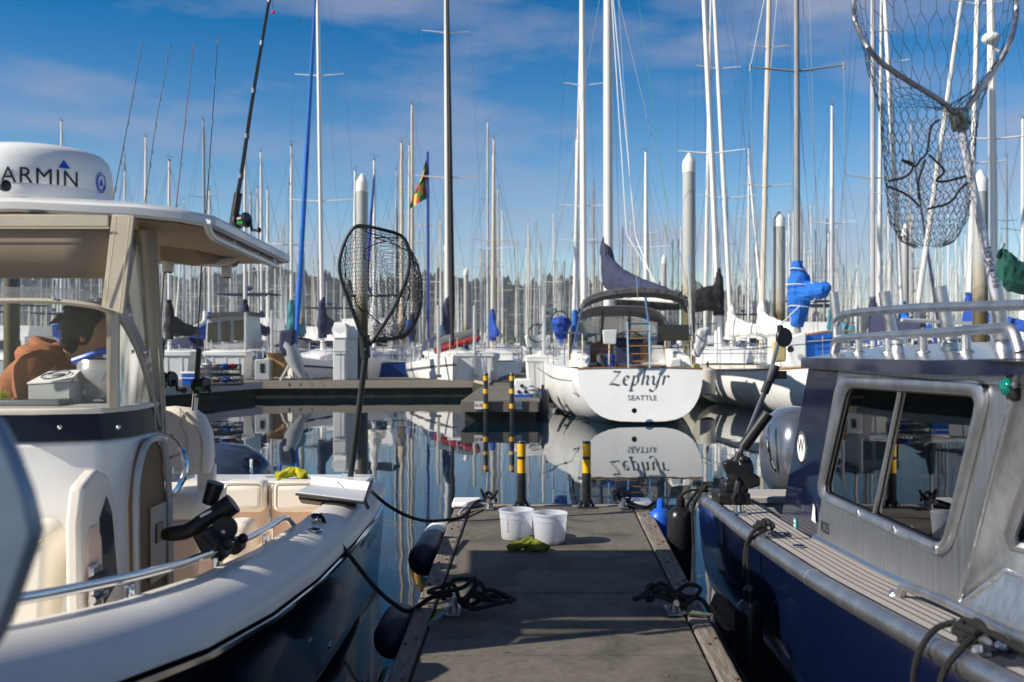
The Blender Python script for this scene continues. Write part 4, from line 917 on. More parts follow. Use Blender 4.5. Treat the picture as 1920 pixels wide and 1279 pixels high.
# put the true corners in
for cpt in wall:
    k=min(range(len(ow)),key=lambda i:(ow[i]-cpt).length); ow[k]=cpt.copy()
ring_wall(ow,wi_,'cabin_side',M_alu,ali,(.02,0,0),smooth=False)
fo=resamp(rnd([W(1576,706),W(1866,714),W(1782,1050),W(1536,931)],.11,6),96)
m=MB(); n=len(fo)
cc=sum(wi_,V((0,0,0)))/len(wi_)
def nearest_match(inner,outer): 
    c=sum(inner,V((0,0,0)))/len(inner); return match(outer,inner)
fo2=match(fo,wi_)
m.loft([[p+V((-.002,0,0)) for p in fo2],[p+V((-.018,0,0)) for p in fo2],[p.lerp(q,.2)+V((-.026,0,0)) for p,q in zip(fo2,wi_)],[p.lerp(q,.75)+V((-.024,0,0)) for p,q in zip(fo2,wi_)],[p+V((-.012,0,0)) for p in wi_],[p+V((.012,0,0)) for p in wi_]],True)
wf=m.build('window_frame',M_tube,ali,angle=50)
MB().prism([p+V((.004,0,0)) for p in wi_],(.004,0,0)).build('window_pane',M_winglass,wf,smooth=False)
m=MB(); m.prism([W(1688,733),W(1691,733),W(1643,968),W(1639,966)],(-.010,0,0)); m.build('window_mullion',M_tube,wf,smooth=False)
m=MB(); m.tube([p+V((-.006,0,0)) for p in wi_],.006,6,closed=True); m.build('window_seal',M_rub,wf)
for px,py in ((1608,963),(1675,993),(1753,1030)): MB().box(W(px,py,1.472),(.008,.028,.03)).build('frame_clip',M_weld,wf,bevel=.003)
# raked front corner panels with the next window
m=MB(); m.prism([ft_,ft2,fb2,fb_],(.02,.0,0)); m.build('cabin_front',M_alu,ali,smooth=False)
MB().tube([fb_+V((-.004,-.004,0)),ft_+V((-.004,-.004,0))],.0085,8).build('corner_weld',M_weld,ali)
def fp(u,v): return fb_.lerp(fb2,u).lerp(ft_.lerp(ft2,u),v)+V((-.012,-.014,0))
fw=resamp(rnd([fp(.22,.86),fp(.95,.86),fp(.95,.26),fp(.16,.26)],.07,5),40)
m=MB(); m.tube(fw,.022,8,closed=True); fr_=m.build('front_window_frame',M_tube,ali)
MB().prism(fw,(.004,.004,0)).build('front_window_pane',M_glass,fr_,smooth=False)
# other walls, so that the cabin is closed
MB().prism([(3.26,4.6,.7),(3.26,3.3,.8),(3.26,2.95,1.58),(3.26,4.55,1.55)],(-.02,0,0)).build('far_side',M_alu,ali,smooth=False)
MB().prism([(1.52,4.86,.70),(3.24,4.86,.70),(3.24,4.6,1.545),(1.52,4.6,1.545)],(0,.015,0)).build('cabin_back',mat('dark_cabin_lining',(0.05,0.05,0.055),.7),ali,smooth=False)
MB().box((XA,3.9,.50),(1.7,1.6,.03)).build('cabin_sole',mat('dark_cabin_lining',(0,0,0)),ali)
MB().prism([(1.98,2.62,1.585),(2.8,2.62,1.585),(2.8,2.98,.88),(1.98,2.98,.88)],(0,.02,0)).build('windshield',M_glass,ali,smooth=False)
# seat behind the glass
s1=MB().prism([(1.80,3.66,.62),(1.80,3.60,1.18),(1.80,3.66,1.24),(1.80,3.80,1.24),(1.80,3.84,.62)],(.42,0,0)).build('pilot_seat',mat('grey_seat',(0.42,0.42,0.43),.6),ali,bevel=.05,seg=4)
MB().box((2.3,4.3,.75),(.9,.5,.5)).build('cabin_locker',mat('cabin_grey',(0.12,0.12,0.13),.6),ali,bevel=.03)
# trunk cabin in front
tk=[fb_+V((-.01,-.01,-.01)),W(1886,1070,1.56),W(2010,1120,1.60),V((1.62,1.7,.86)),V((1.56,2.4,.82))]
MB().prism(tk,(.5,0.0,0)).build('trunk_side',M_alu,ali,smooth=False,bevel=.006)
m=MB(); m.tube([tk[0],tk[1]],.010,8); m.tube([tk[1],tk[2]],.009,8); m.build('trunk_weld',M_weld,ali)
# aft wing in navy, with badge and stickers
wg=[W(1514,690),W(1574,690),W(1531,1012),W(1462,977)]
MB().prism([p+V((.004,0,0)) for p in wg],(.035,0,0)).build('aft_wing',M_blue,ali,smooth=False,bevel=.004)
bc=W(1504,840,1.503); m=MB()
yy=V((0,(W(1480,900)-W(1506,760)).y,(W(1480,900)-W(1506,760)).z)).normalized()
Bm=Matrix(((0,0,-1),(-1,0,0),(0,1,0)))  # face -X
m.lathe([(.0,.004),(.078,.004),(.088,.002),(.088,0)],(0,0,0),28); 
bd_=m.build('badge',M_steel,ali)
def setv(o,f):
    off=V(ali.location)
    for v in o.data.vertices: v.co=f(v.co+off)-off
def badge(co,k=0): return V((bc.x-co.z-k,bc.y-co.x*1.0,bc.z+co.y))
setv(bd_,lambda c:badge(V((c.x*.95,c.y*1.0,c.z))))
m=MB(); m.lathe([(0,.006),(.070,.006),(.070,.004)],(0,0,0),28); o=m.build('badge_face',M_white,ali); setv(o,lambda c:badge(V((c.x*.95,c.y,c.z)),.0))
text('badge_lettering','W',M_logo,ali,.10,Matrix(((0,0,-1,bc.x-.0065),(-1,0,0,bc.y),(0,1,0,bc.z+.01),(0,0,0,1))),extrude=.0006)
m=MB(); q=W(1491,985,1.501); m.box(q,(.004,.045,.075)); st=m.build('registration_sticker',mat('teal_sticker',(0.02,0.33,0.30),.5),ali,smooth=False)
for k in range(3): MB().box(q+V((-.003,0,.022-.022*k)),(.002,.03,.012)).build('sticker_print',M_white,st,smooth=False)
q=W(1526,962,1.497); MB().prism([q+V((0,.035,-.04)),q+V((0,-.030,-.045)),q+V((0,-.018,.03)),q+V((0,.005,.045))],(-.002,0,0)).build('builder_sticker',M_white,ali,smooth=False)
q=W(1546,990,1.496); text('model_lettering','K25',M_logo,ali,.075,Matrix(((0,0,-1,q.x),(-1,0,0,q.y),(0,1,0,q.z),(0,0,0,1))),extrude=.0006)
# roof with navy rim
def rzz(x,y): return 1.585+.018*(4.9-y)/2+.085*(1-((x-XA)/.95)**2)
ro=[(1.455,5.02),(1.44,3.4),(1.50,2.75),(1.75,2.5),(3.0,2.5),(3.26,2.8),(3.3,5.02),(2.38,5.16)]
m=MB(); m.loft([[(x,y,rzz(x,y)-.05) for x,y in ro],[(x,y,rzz(x,y)) for x,y in ro]],True); m.build('roof_rim',M_blue,ali,bevel=.006)
m=MB(); N_=14
m.loft([[(1.46+(1.84)*i/N_,y,rzz(1.46+1.84*i/N_,y)-.003) for i in range(N_+1)] for y in (5.01,4.4,3.8,3.2,2.75)]); m.build('roof',mat('roof_aluminium',(0.60,0.60,0.61),.22,1.0,var=.12,vscale=3,bump=.25,bscale=7),ali)
m=MB(); m.loft([[(1.47+(1.82)*i/6,y,1.53) for i in range(7)] for y in (5.0,2.75)]); m.build('roof_lining',mat('dark_cabin_lining',(0,0,0)),ali)
# roof rails and rod holders
def wr(px,py,X=1.62): return S(px,py,X)
MB().tube(spline([wr(1561,668),wr(1566,642),wr(1574,635),wr(1610,632),wr(1726,626),wr(1840,618),wr(1884,615),wr(1900,624),wr(1912,662)],5),.0185,12).build('roof_rail',M_tube,ali)
MB().tube(spline([wr(1568,640),wr(1568,606),wr(1574,596),wr(1586,590),wr(1617,585),wr(1726,577),wr(1840,574),wr(1960,571)],5),.018,12).build('roof_rail',M_tube,ali)
for px,py in ((1610,666),(1666,664),(1731,664),(1811,662)):
    b=wr(px,py); a=wr(px,628); m=MB(); m.tube([b+V((0,0,-.02)),a],.0165,10); m.lathe([(.032,0),(.03,.006),(.017,.014)],V((b.x,b.y,rzz(b.x,b.y)-.004)),12); m.build('rail_post',M_tube,ali)
for (a,b,Y,r) in (((1563,548),(1573,640),5.2,.024),((1658,547),(1672,625),4.55,.026),((1762,537),(1777,617),4.0,.025),((1865,528),(1877,610),3.5,.0235)):
    A,B=U(*a,Y),U(*b,Y); m=MB(); m.lathe([(r,0),(r,(A-B).length),(r*.86,(A-B).length),(r*.86,.05)],B,16,dirM(A-B)); rh_=m.build('roof_rod_holder',M_tube,ali)
    m=MB(); m.tube([B+V((0,0,.01)),B+V((-.02,-.0,-.10))],.012,8); m.build('holder_foot',M_tube,rh_)
for px,py,Y in ((1682,655,4.2),(1782,640,3.9),(1880,640,3.4)): 
    q=U(px,py,Y); m=MB(); m.lathe([(.028,-.03),(.028,.0),(.02,.012),(.03,.016),(.03,.03),(0,.034)],V((q.x,q.y,rzz(q.x,q.y)+.02)),14); m.build('roof_fitting',M_tube,ali)
# green side light
q=W(1889,726,1.49); m=MB(); m.ball(q,.028,14,10,(.8,1,1)); sl=m.build('side_light',mat('green_lens',(0.0,0.16,0.13),.06,coat=1),ali)
m=MB(); m.box(q+V((.012,-.012,0)),(.03,.05,.085)); m.build('light_housing',M_blk,sl,bevel=.012,seg=3)
# foredeck handrail
hz=lambda px,py:S(px,py,1.40)
MB().tube(spline([hz(1680,1158),hz(1690,1110),hz(1703,1101),hz(1760,1122),hz(1850,1165),hz(1990,1232)],5),.017,12).build('hand_rail',M_tube,ali)
MB().tube([hz(1888,1262),hz(1900,1192)],.015,10).build('hand_rail_post',M_tube,ali)
for px,py in ((1680,1160),(1886,1266)): 
    q=hz(px,py); MB().lathe([(.03,0),(.028,.008),(.018,.016)],V((q.x,q.y,sheer(q.y)+.018)),12).build('rail_foot',M_weld,ali)
MB().lathe([(.014,0),(.012,.008),(0,.01)],(1.232,3.45,.42),12,dirM((-1,0,0))).build('through_hull',M_steel,ali)
# flush deck filler
MB().lathe([(.03,0),(.03,.005),(0,.006)],(1.36,4.72,sheer(4.72)+.021),14).build('deck_filler',M_steel,ali)
# cleats on the side deck
AC=[(1.285,5.08),(1.285,2.78),(1.28,6.5)]
for x,y in AC: cleat(ali,(x,y,sheer(y)+.02),(0,1,0),1.0,M_tube)
# outboard behind
m=MB(); rings=[]
for z,w_,d in ((.62,.17,.26),(.70,.215,.32),(.85,.235,.35),(1.0,.225,.34),(1.12,.185,.29),(1.19,.12,.2),(1.215,.04,.08)):
    rings.append([(2.02+w_*abs(math.cos(a))**.75*math.copysign(1,math.cos(a)),7.1+d*abs(math.sin(a))**.8*math.copysign(1,math.sin(a)),z) for a in [2*math.pi*k/24 for k in range(24)]])
m.loft(rings,True,True,True); ac=m.build('outboard_cowl',mat('metallic_grey_cowl',(0.13,0.145,0.175),.24,.55,coat=.9),ali,angle=60)
m=MB(); m.tube(spline([U(1445,795,6.92),U(1440,820,6.86),U(1444,855,6.84),U(1455,885,6.86)],5),[.003]+[.012]*14+[.003]*2,8); m.build('chrome_stripe',M_steel,ac)
MB().box((2.02,7.05,.3),(.22,.3,.7)).build('outboard_leg',M_motor,ali,bevel=.04)
# ---- downrigger on the stern quarter
dr=thing('downrigger','black downrigger with tall telescopic boom on the stern of the navy cabin boat','downrigger',U(1375,935,6.2))
c=U(1370,925,6.2); c.z=sheer(6.2)+.02
m=MB(); m.box(c+V((-.0,0,.035)),(.20,.22,.07)); m.build('mount_plate',M_blk,dr,bevel=.012)
m=MB(); m.box(c+V((.02,0,.10)),(.15,.16,.07)); m.build('swivel_base',M_blk,dr,bevel=.015)
m=MB(); m.lathe([(.0,-.045),(.085,-.045),(.09,-.03),(.09,.03),(.085,.045),(0,.045)],c+V((.06,-.02,.20)),22,dirM((1,.25,0))); m.build('line_spool',M_rub,dr,bevel=.004)
m=MB(); m.box(c+V((.05,.0,.19)),(.13,.2,.12)); m.build('motor_housing',M_blk,dr,bevel=.03,seg=3)
m=MB(); m.ball(c+V((.06,-.07,.27)),.03,10,8); m.tube([c+V((.04,-.06,.28)),c+V((.09,-.06,.27))],.012,8); m.build('clutch_knob',M_blk,dr)
A=U(1383,862,6.15); B=U(1437,727,6.2); Cc=U(1463,628,6.25)
m=MB(); m.tube([A,B],.017,10); m.build('boom_outer',mat('dark_anodised',(.12,.12,.13),.3,.7),dr)
m=MB(); m.tube([B,Cc],.013,10); m.build('boom_inner',mat('mid_anodised',(.25,.25,.26),.3,.8),dr)
for t_,r_ in ((0,.028),(1,.026)):
    q=A.lerp(B,.02) if t_==0 else B; d=(B-A).normalized(); m=MB(); m.tube([q-d*.035,q+d*.035],r_,10); m.build('boom_clamp',M_blk,dr)
q=U(1450,700,6.2); m=MB(); m.tube([q-d*.06,q+d*.05],.023,10); m.box(q+V((.045,0,-.01)),(.07,.03,.05)); m.build('release_clip',M_blk,dr)
m=MB(); m.lathe([(0,-.012),(.058,-.012),(.062,0),(.058,.012),(0,.012)],U(1467,628,6.25)+V((.01,0,-.015)),20,dirM((.5,-1,0))); m.build('boom_pulley',M_blk,dr)
m=MB(); m.tube([Cc+V((0,0,-.06)),Cc+V((.0,0,.06))],.02,8); m.build('boom_tip',M_blk,dr)
MB().tube([U(1460,612,6.25),U(1500,574,6.4)],.005,6).build('tip_wire',M_white,dr)
m=MB(); m.tube([U(1394,838,6.05),U(1440,775,6.0)],.036,14); m.build('rod_tube',M_blk,dr)
# second rod holder standing on the side deck
rr2=thing('rod_holder','black curved rod holder on a round foot, on the decking of the navy cabin boat','rod holder',(U(1385,945,5.75)))
c=U(1385,948,5.75); c.z=sheer(5.75)+.02
m=MB(); m.lathe([(.055,0),(.055,.008),(.03,.014),(.026,.05),(0,.05)],c,18); m.build('foot',M_steel,rr2)
m=MB(); m.lathe([(0,-.018),(.04,-.018),(.04,.018),(0,.018)],c+V((0,0,.085)),18,dirM((.3,-1,0))); m.build('ratchet_disc',M_blk,rr2)
m=MB(); m.tube(spline([c+V((0,0,.07)),c+V((0,.01,.15)),c+V((.03,.02,.21)),c+V((.06,.02,.215))],5),.026,10); m.build('arm',M_blk,rr2)
m=MB(); m.prism([U(1356,868,5.7),U(1372,862,5.7),U(1426,895,5.7),U(1426,912,5.7),U(1404,918,5.7),U(1388,893,5.7),U(1364,890,5.7)],(0,.07,0)); m.build('cradle',M_blk,rr2,bevel=.012)
# ================================================================ THE WHITE STERN WITH THE LETTERED TRANSOM
ZY=21.2; ZX=U(1200,0,ZY).x
zep=thing('sailboat','white sailboat showing its lettered transom, grey hood and boarding ladder, at the middle right','sailboat',(ZX,ZY,0),'sailboats moored close across the water')
def zh(y): return 1.16+.035*(y/6)**2*2+ (.0 if y<0 else .0)
rings=[]; zst=[0,.35,.9,1.7,2.6,3.8,5.2,6.8,8.4,9.6,10.4,10.8]
for y in zst:
    t=y/10.8
    b=lerpt([(0,1.33),(.9,1.50),(2.6,1.74),(4.4,1.86),(6,1.78),(8.4,1.15),(10,.42),(10.8,.03)],y)[0]
    sh=zh(y)+ (.30*(t-.5)**2*4*.9 if t>.5 else 0); kz=lerpt([(0,-.055),(.9,.10),(2.6,.30),(5,.4),(8.4,.3),(10.8,.1)],y)[0]
    ring=[]; n=10
    for k in range(-n,n+1):
        a=k/n; s=1 if a>=0 else -1; q=abs(a)
        x=b*(math.sin(q*math.pi/2)**.55); z=-kz+(sh+kz)*(1-math.cos(q*math.pi/2))**1.02
        yo=-.42*max(0,(1-z/sh))*max(0,1-y/1.7)
        crown=.05*(1-(x/b)**2)*max(0,1-y*2) if q>.99 else 0
        ring.append((ZX+s*x-.012*y,ZY+y+yo,z))
    rings.append(ring)
m=MB(); m.loft(rings); m.build('hull',M_gelw,zep,angle=60)
tr_=[V(p) for p in rings[0]]
m=MB(); cen=[V((ZX+(p.x-ZX)*f,p.y-.02*(1-f*f),p.z)) for f in (1,) for p in tr_]
top=[V((tr_[-1].x+(tr_[0].x-tr_[-1].x)*i/12,tr_[0].y,tr_[0].z+.03*math.sin(math.pi*i/12))) for i in range(1,12)]
m.add([p+V((0,-.002,0)) for p in tr_+top],[tuple(range(len(tr_)+len(top)))]); m.build('transom',M_gelw,zep,smooth=False)
m=MB(); m.tube([p+V((0,-.01,.0)) for p in [tr_[-1]]+top+[tr_[0]]],.018,6); m.build('taffrail',M_teak,zep)
MB().loft([[V(r[0]),V((ZX+(r[0][0]-ZX)*.6,r[0][1],r[0][2]+.05)),V((ZX+(r[-1][0]-ZX)*.6,r[-1][1],r[-1][2]+.05)),V(r[-1])] for r in rings[2:]]).build('deck',M_gelw,zep)
# boot stripe at the waterline
m=MB()
def wl(r,z):
    out=[]
    h=len(r)//2
    for sgn in (0,1):
        seq=r[:h+1] if sgn==0 else r[h:][::1]
        for a,b in zip(seq,seq[1:]):
            if (a[2]-z)*(b[2]-z)<=0 and a[2]!=b[2]:
                t=(z-a[2])/(b[2]-a[2]); out.append(V(a).lerp(V(b),t)); break
    return out
for sd_ in (0,1):
    rows_=[]
    for r in rings:
        lo,hi=wl(r,.02),wl(r,.075)
        if len(lo)>1 and len(hi)>1: 
            o=V((.006*(-1 if sd_==0 else 1),0,0)); rows_.append([lo[sd_]+o,hi[sd_]+o])
    m.loft(rows_)
m.build('boot_stripe',M_anti,zep)
MB().lathe([(.0,0),(.055,0),(.055,.05),(.035,.05),(.03,.01)],U(1189,770,ZY-.50),12,dirM((0,-1,0))).build('exhaust_outlet',M_blk,zep)
# name in broad-nib lettering, port of registry below it
def tY(z): return ZY-.42*(1-z/1.16)-.004
def nib(strokes,w,ang,sc,ox,oz,name,mt):
    nx,nz=math.cos(R(ang))*w/2,math.sin(R(ang))*w/2; m=MB()
    for st in strokes:
        P=spline([(a,b,0) for a,b in st],8); n=len(P); vs=[]
        for p in P:
            for sgn in(-1,1):
                x=ox+(p.x+sgn*nx)*sc; z=oz+(p.y+sgn*nz)*sc; vs.append((x,tY(z)-.012,z))
        m.add(vs,[(2*i,2*i+1,2*i+3,2*i+2) for i in range(n-1)])
    return m.build(name,mt,zep,smooth=False)
S_=.22
ZL=[[(.62,1.40),(.75,1.5),(1.0,1.46),(1.45,1.47)],[(1.45,1.47),(1.0,.9),(.5,.35),(.25,.05)],[(.25,.05),(.6,.12),(1.0,.02),(1.3,.0),(1.42,.12)],
   [(1.85,.52),(2.15,.62),(2.35,.85),(2.2,1.0),(1.95,.9),(1.78,.5),(1.85,.12),(2.1,.02),(2.45,.22)],
   [(2.75,.85),(2.95,1.0),(2.9,.7),(2.65,-.1),(2.5,-.6)],[(2.35,-.62),(2.55,-.62),(2.75,-.6)],[(2.9,.72),(3.15,.98),(3.4,.95),(3.42,.6),(3.2,.12),(2.95,.02),(2.75,.15)],
   [(4.1,1.75),(4.25,1.85),(4.2,1.55),(3.95,.6),(3.8,.02)],[(3.95,.6),(4.25,.95),(4.5,.98),(4.52,.75),(4.38,.25),(4.45,.05),(4.65,.15)],
   [(4.9,.8),(5.1,1.0),(5.15,.7),(5.05,.25),(5.2,.05),(5.45,.2),(5.7,.65)],[(5.85,1.0),(5.7,.6),(5.4,-.2),(5.1,-.6),(4.75,-.65),(4.65,-.45)],
   [(6.15,.85),(6.35,1.0),(6.3,.7),(6.12,.02)],[(6.3,.62),(6.5,.92),(6.75,1.0),(6.85,.85)]]
zc=U(1199,713,ZY-.15)
nib(ZL,.25,36,.1905,zc.x-3.55*.1905,zc.z-.52*.1905,'name_lettering',mat('charcoal_lettering',(0.075,0.085,0.095),.5))
q=U(1201,745,ZY); text('port_lettering','SEATTLE',mat('grey_lettering',(0.22,0.225,0.23),.5),zep,.155,basis((q.x,tY(q.z)-.011,q.z),(1,0,0),(0,.362,1)),space=1.05,extrude=.001)
# coachroof, cockpit coamings
cf_=lambda px,py,y:U(px,py,ZY+y)
m=MB(); m.loft([[(ZX+x,ZY+y,z) for x,z in ((-w_,1.1),(-w_*.95,1.1+h),(-w_*.5,1.12+h),(w_*.5,1.12+h),(w_*.95,1.1+h),(w_,1.1))] for y,w_,h in ((3.6,1.1,.55),(6.5,.9,.45),(8.3,.5,.2),(8.6,.3,.02))],False,True,True); m.build('cabin',M_gelw,zep)
for s in (-1,1):
    m=MB(); m.prism([(ZX+s*1.05,ZY+.55,1.15),(ZX+s*1.12,ZY+3.6,1.15),(ZX+s*1.08,ZY+3.6,1.62),(ZX+s*.98,ZY+.7,1.42)],(s*.22,0,0)); m.build('coaming',M_gelw,zep,bevel=.05)
MB().box((ZX-.02,ZY+2.4,1.0),(1.9,3.2,.05)).build('cockpit_sole',mat('dark_cockpit',(0.06,0.055,0.05),.8),zep)
MB().box((ZX-.02,ZY+3.55,1.45),(1.5,.06,.55)).build('companionway',M_cork,zep,bevel=.01)
m=MB(); m.box((ZX-.1,ZY+1.5,1.42),(.6,.22,.62)); m.box((ZX-.1,ZY+1.45,1.75),(.7,.35,.16)); m.build('pedestal_cover',M_cnavy,zep,bevel=.05)
m=MB(); m.tube([V((ZX-.1,ZY+1.2,1.55))+V((.42*math.cos(a),0,.42*math.sin(a))) for a in [2*math.pi*k/24 for k in range(24)]],.016,6,closed=True); m.build('steering_wheel',M_blk,zep)
for x,c in ((-.72,M_cgrey),(-.55,M_croy)): m=MB(); m.box((ZX+x,ZY+1.0,1.30),(.22,.3,.34)); m.build('seat_cushion',c,zep,bevel=.06)
m=MB(); m.prism([(ZX+.66,ZY+.35,1.17),(ZX+1.02,ZY+.35,1.17),(ZX+.96,ZY+.35,1.38),(ZX+.72,ZY+.35,1.38)],(0,.35,0)); m.build('fuel_can',M_white,zep,bevel=.04)
m=MB(); m.ball((ZX+1.27,ZY+.32,1.20),.07,8,6); m.tube(spline([(ZX+1.15,ZY+.2,1.2),(ZX+1.22,ZY+.05,1.1),(ZX+1.3,ZY+.1,1.02),(ZX+1.1,ZY+.2,1.3)],5),.016,5); m.build('yellow_line',mat('tan_rope',(0.55,0.42,0.14),.9),zep)
# hood: windows on a frame, then the dark bow of canvas above
def arch_(y,w_,z0,h,n=14,p=.55): return [V((ZX-.1+w_*math.copysign(abs(math.cos(a))**p,math.cos(a)),ZY+y,z0+h*math.sin(a)**p)) for a in [math.pi-math.pi*k/n for k in range(n+1)]]
A1=arch_(3.0,1.24,1.30,1.30); A2=arch_(4.3,1.14,1.45,.95)
m=MB(); m.loft([A1,A2]); m.build('hood_top',M_cgrey,zep)
m=MB(); m.tube(A1,.035,6); m.build('hood_frame',M_cgrey,zep)
m=MB(); 
def seg(i0,i1,ya): return [p+V((0,ya,0)) for p in A1[i0:i1+1]]
for x0,x1 in ((-1.1,-.42),(-.36,.28),(.34,1.05)):
    zt=1.30+1.02*(1-(max(abs(x0),abs(x1))/1.28)**4)**.5
    w_=MB(); w_.prism([V((ZX-.1+x0,ZY+3.95,1.52)),V((ZX-.1+x1,ZY+3.95,1.52)),V((ZX-.1+x1*.95,ZY+3.6,2.36-.25*max(0,abs(x1)-.5))),V((ZX-.1+x0*.95,ZY+3.6,2.36-.25*max(0,abs(x0)-.5)))],(0,.006,0)); w_.build('hood_window',M_shield,zep,smooth=False)
m=MB()
for x in (-.39,.31,-1.12,1.07): m.tube([V((ZX-.1+x,ZY+3.93,1.45)),V((ZX-.1+x*.95,ZY+3.4,2.48-.2*max(0,abs(x)-.5)))],.035,6)
m.build('hood_strip',M_cgrey,zep)
B1=spline([U(1088,585,ZY+.9),U(1098,566,ZY+.9),U(1125,554,ZY+.9),U(1165,548,ZY+.9),U(1200,546,ZY+.9),U(1245,548,ZY+.9),U(1280,560,ZY+.9),U(1292,577,ZY+.9)],6)
m=MB(); m.loft([[p+V((0,.15,-.13)) for p in B1],[p+V((0,-.12,-.04)) for p in B1],[p+V((0,-.1,.06)) for p in B1],[p+V((0,.15,.09)) for p in B1],[p+V((0,.6,.05)) for p in B1],[p+V((0,.62,-.06)) for p in B1],[p+V((0,.15,-.13)) for p in B1]]); wrinkle(m.build('folded_bimini',mat('charcoal_canvas',(0,0,0)),zep),.05,.2,2)
q=U(1199,544,ZY+1); m=MB(); m.box(q,(.28,.16,.04)); m.tube([q,q+V((0,0,.25))],.02,6); m.build('aerial_mount',M_cblue,zep,bevel=.012)
for a,b in (((1090,582),(1071,662)),((1290,575),(1297,662)),((1209,556),(1222,660))):
    MB().tube([U(*a,ZY+.9),U(*b,ZY+.5)],.014,6).build('bimini_pole',M_steel,zep)
# pushpit, ladder, panels
g=lambda px,py,y=-.05:U(px,py,ZY+y)
m=MB(); m.tube(spline([g(1036,624,1.5),g(1090,625,.1),g(1130,627),g(1176,627)],5),.014,6); m.tube(spline([g(1221,626),g(1250,627),g(1300,628,.1),g(1313,625,1.5)],5),.014,6)
m.tube(spline([g(1036,653,1.5),g(1090,655,.1),g(1176,654)],4),.011,6); m.tube(spline([g(1221,654),g(1260,652),g(1300,650,.2)],4),.011,6)
for px in (1066,1092,1142,1247,1296): m.tube([g(px,626,.05),g(px,684,.05)],.013,6)
m.build('pushpit',M_steel,zep)
m=MB()
for a,b in (((1176,604),(1178,690)),((1217,604),(1218,690))): m.tube([g(*a,-.08),g(*b,-.14)],.02,7)
m.tube([g(1211,556,.2),g(1217,604,-.08)],.017,6)
m.build('boarding_ladder',M_steel,zep)
for py in (607,621,635,649,664,678): MB().tube([g(1177,py,-.1),g(1217,py,-.1)],.019,6).build('ladder_rung',M_teak if py!=607 else M_steel,zep)
m=MB(); m.box(g(1265,624,-.12),(.60,.03,.34)); m.build('solar_panel',M_glass,zep,bevel=.006)
m=MB(); m.prism([g(1130,619,-.12),g(1157,618,-.12),g(1155,646,-.12),g(1132,645,-.12)],(0,.04,0)); m.build('life_sling_case',M_white,zep,bevel=.015)
m=MB(); m.prism([g(1309,617,.3),g(1332,612,.3),g(1322,652,.3),g(1312,672,.3),g(1300,668,.3)],(0,.25,0)); wrinkle(m.build('outboard_cover',mat('pale_grey_cover',(0.55,0.56,0.57),.8,bump=.4,bscale=9),zep,bevel=.06),.05,.15,2)
m=MB(); m.lathe([(.23,.0),(.21,.12),(.05,.16),(.0,.16)],g(1052,607,1.6),10); m.lathe([(.0,-.38),(.12,-.36),(.2,-.1),(.23,0)],g(1052,607,1.6),9); wrinkle(m.build('barbecue_cover',M_croy,zep),.06,.12,2)
m=MB(); m.box(g(1078,603,1.9),(.12,.1,.55)); m.build('rolled_cushion',M_cblue,zep,bevel=.04)
# mast, boom, cover, rigging
mp2=lambda h:V((ZX-.62+.0*h,ZY+5.3,1.6+h)); 
b0=U(1141,560,ZY+5.3); t0=U(1139,-500,ZY+5.3)
m=MB(); m.tube([b0+V((0,0,-.4)),U(1140,200,ZY+5.3),t0],[.135,.125,.09],12); mst=m.build('mast',M_mastw,zep)
rings=[]
for px,pyt,pyb,y,th in ((1136,441,500,5.3,.17),(1141,478,545,5.0,.2),(1160,500,556,4.4,.24),(1190,518,556,3.6,.22),(1225,530,557,2.6,.18),(1262,545,560,1.6,.13),(1287,556,564,1.1,.07)):
    t_,b_=U(px,pyt,ZY+y),U(px,pyb,ZY+y); c=(t_+b_)/2; hh=(t_.z-b_.z)/2
    rings.append([c+V((math.cos(a)*th,math.cos(a)*.05,math.sin(a)*hh)) for a in [2*math.pi*k/12 for k in range(12)]])
m=MB(); m.loft(rings,True,True,True); wrinkle(m.build('sail_cover',M_cnavy,zep),.07,.35,2)
m=MB(); m.tube([U(1141,556,ZY+5.2),U(1292,566,ZY+1.0)],.06,8); m.build('boom',M_mastw,zep)
m=MB()
for a,b in (((1147,0),(1175,440)),((1150,0),(1192,445)),((1175,440),(1230,530)),((1192,445),(1225,528))): m.tube([U(*a,ZY+4),U(*b,ZY+3.2)],.011,4,False)
m.build('lazy_jack',M_white,mst)
m=MB()
for a,ya,b,yb in (((1138,-80),5,(1008,660),2.6),((1141,-80),5,(1318,655),2.6),((1140,-300),5,(1196,560),.6),((1140,-300),5.3,(1165,600),10.6),((1133,-80),5,(1133,540),5)): m.tube([U(*a,ZY+ya),U(*b,ZY+yb)],.006,4,False)
m.build('rigging',M_wire,zep)
MB().tube([U(1197,0,ZY+2),U(1262,480,ZY+1.6),U(1285,640,ZY+.4)],.005,4).build('green_halyard',mat('green_line',(0.03,.30,.12),.7),zep)
MB().tube([U(1183,430,ZY+.5),U(1183,650,ZY+.5)],.0,4) 
MB().tube([U(1289,480,ZY+.35),U(1297,640,ZY+.35)],.028,8).build('wind_pole',M_steel,zep)
# lifelines on the left side deck, mooring line
m=MB()
for y,px in ((1.5,1036),(3.0,1022),(4.6,1014),(6.2,1016)): 
    p=V((ZX-lerpt([(0,1.33),(2.6,1.72),(4.4,1.84),(6.2,1.7)],y)[0]+.03,ZY+y,1.2)); m.tube([p,p+V((0,0,.62))],.013,5)
m.build('stanchion',M_steel,zep)
rope('mooring_line',[U(1008,690,ZY+.3),U(1030,705,ZY-.1),U(1050,712,ZY+.25),U(1078,714,ZY+.6)],.012,mat('blue_grey_rope',(.12,.17,.22),.9),zep)
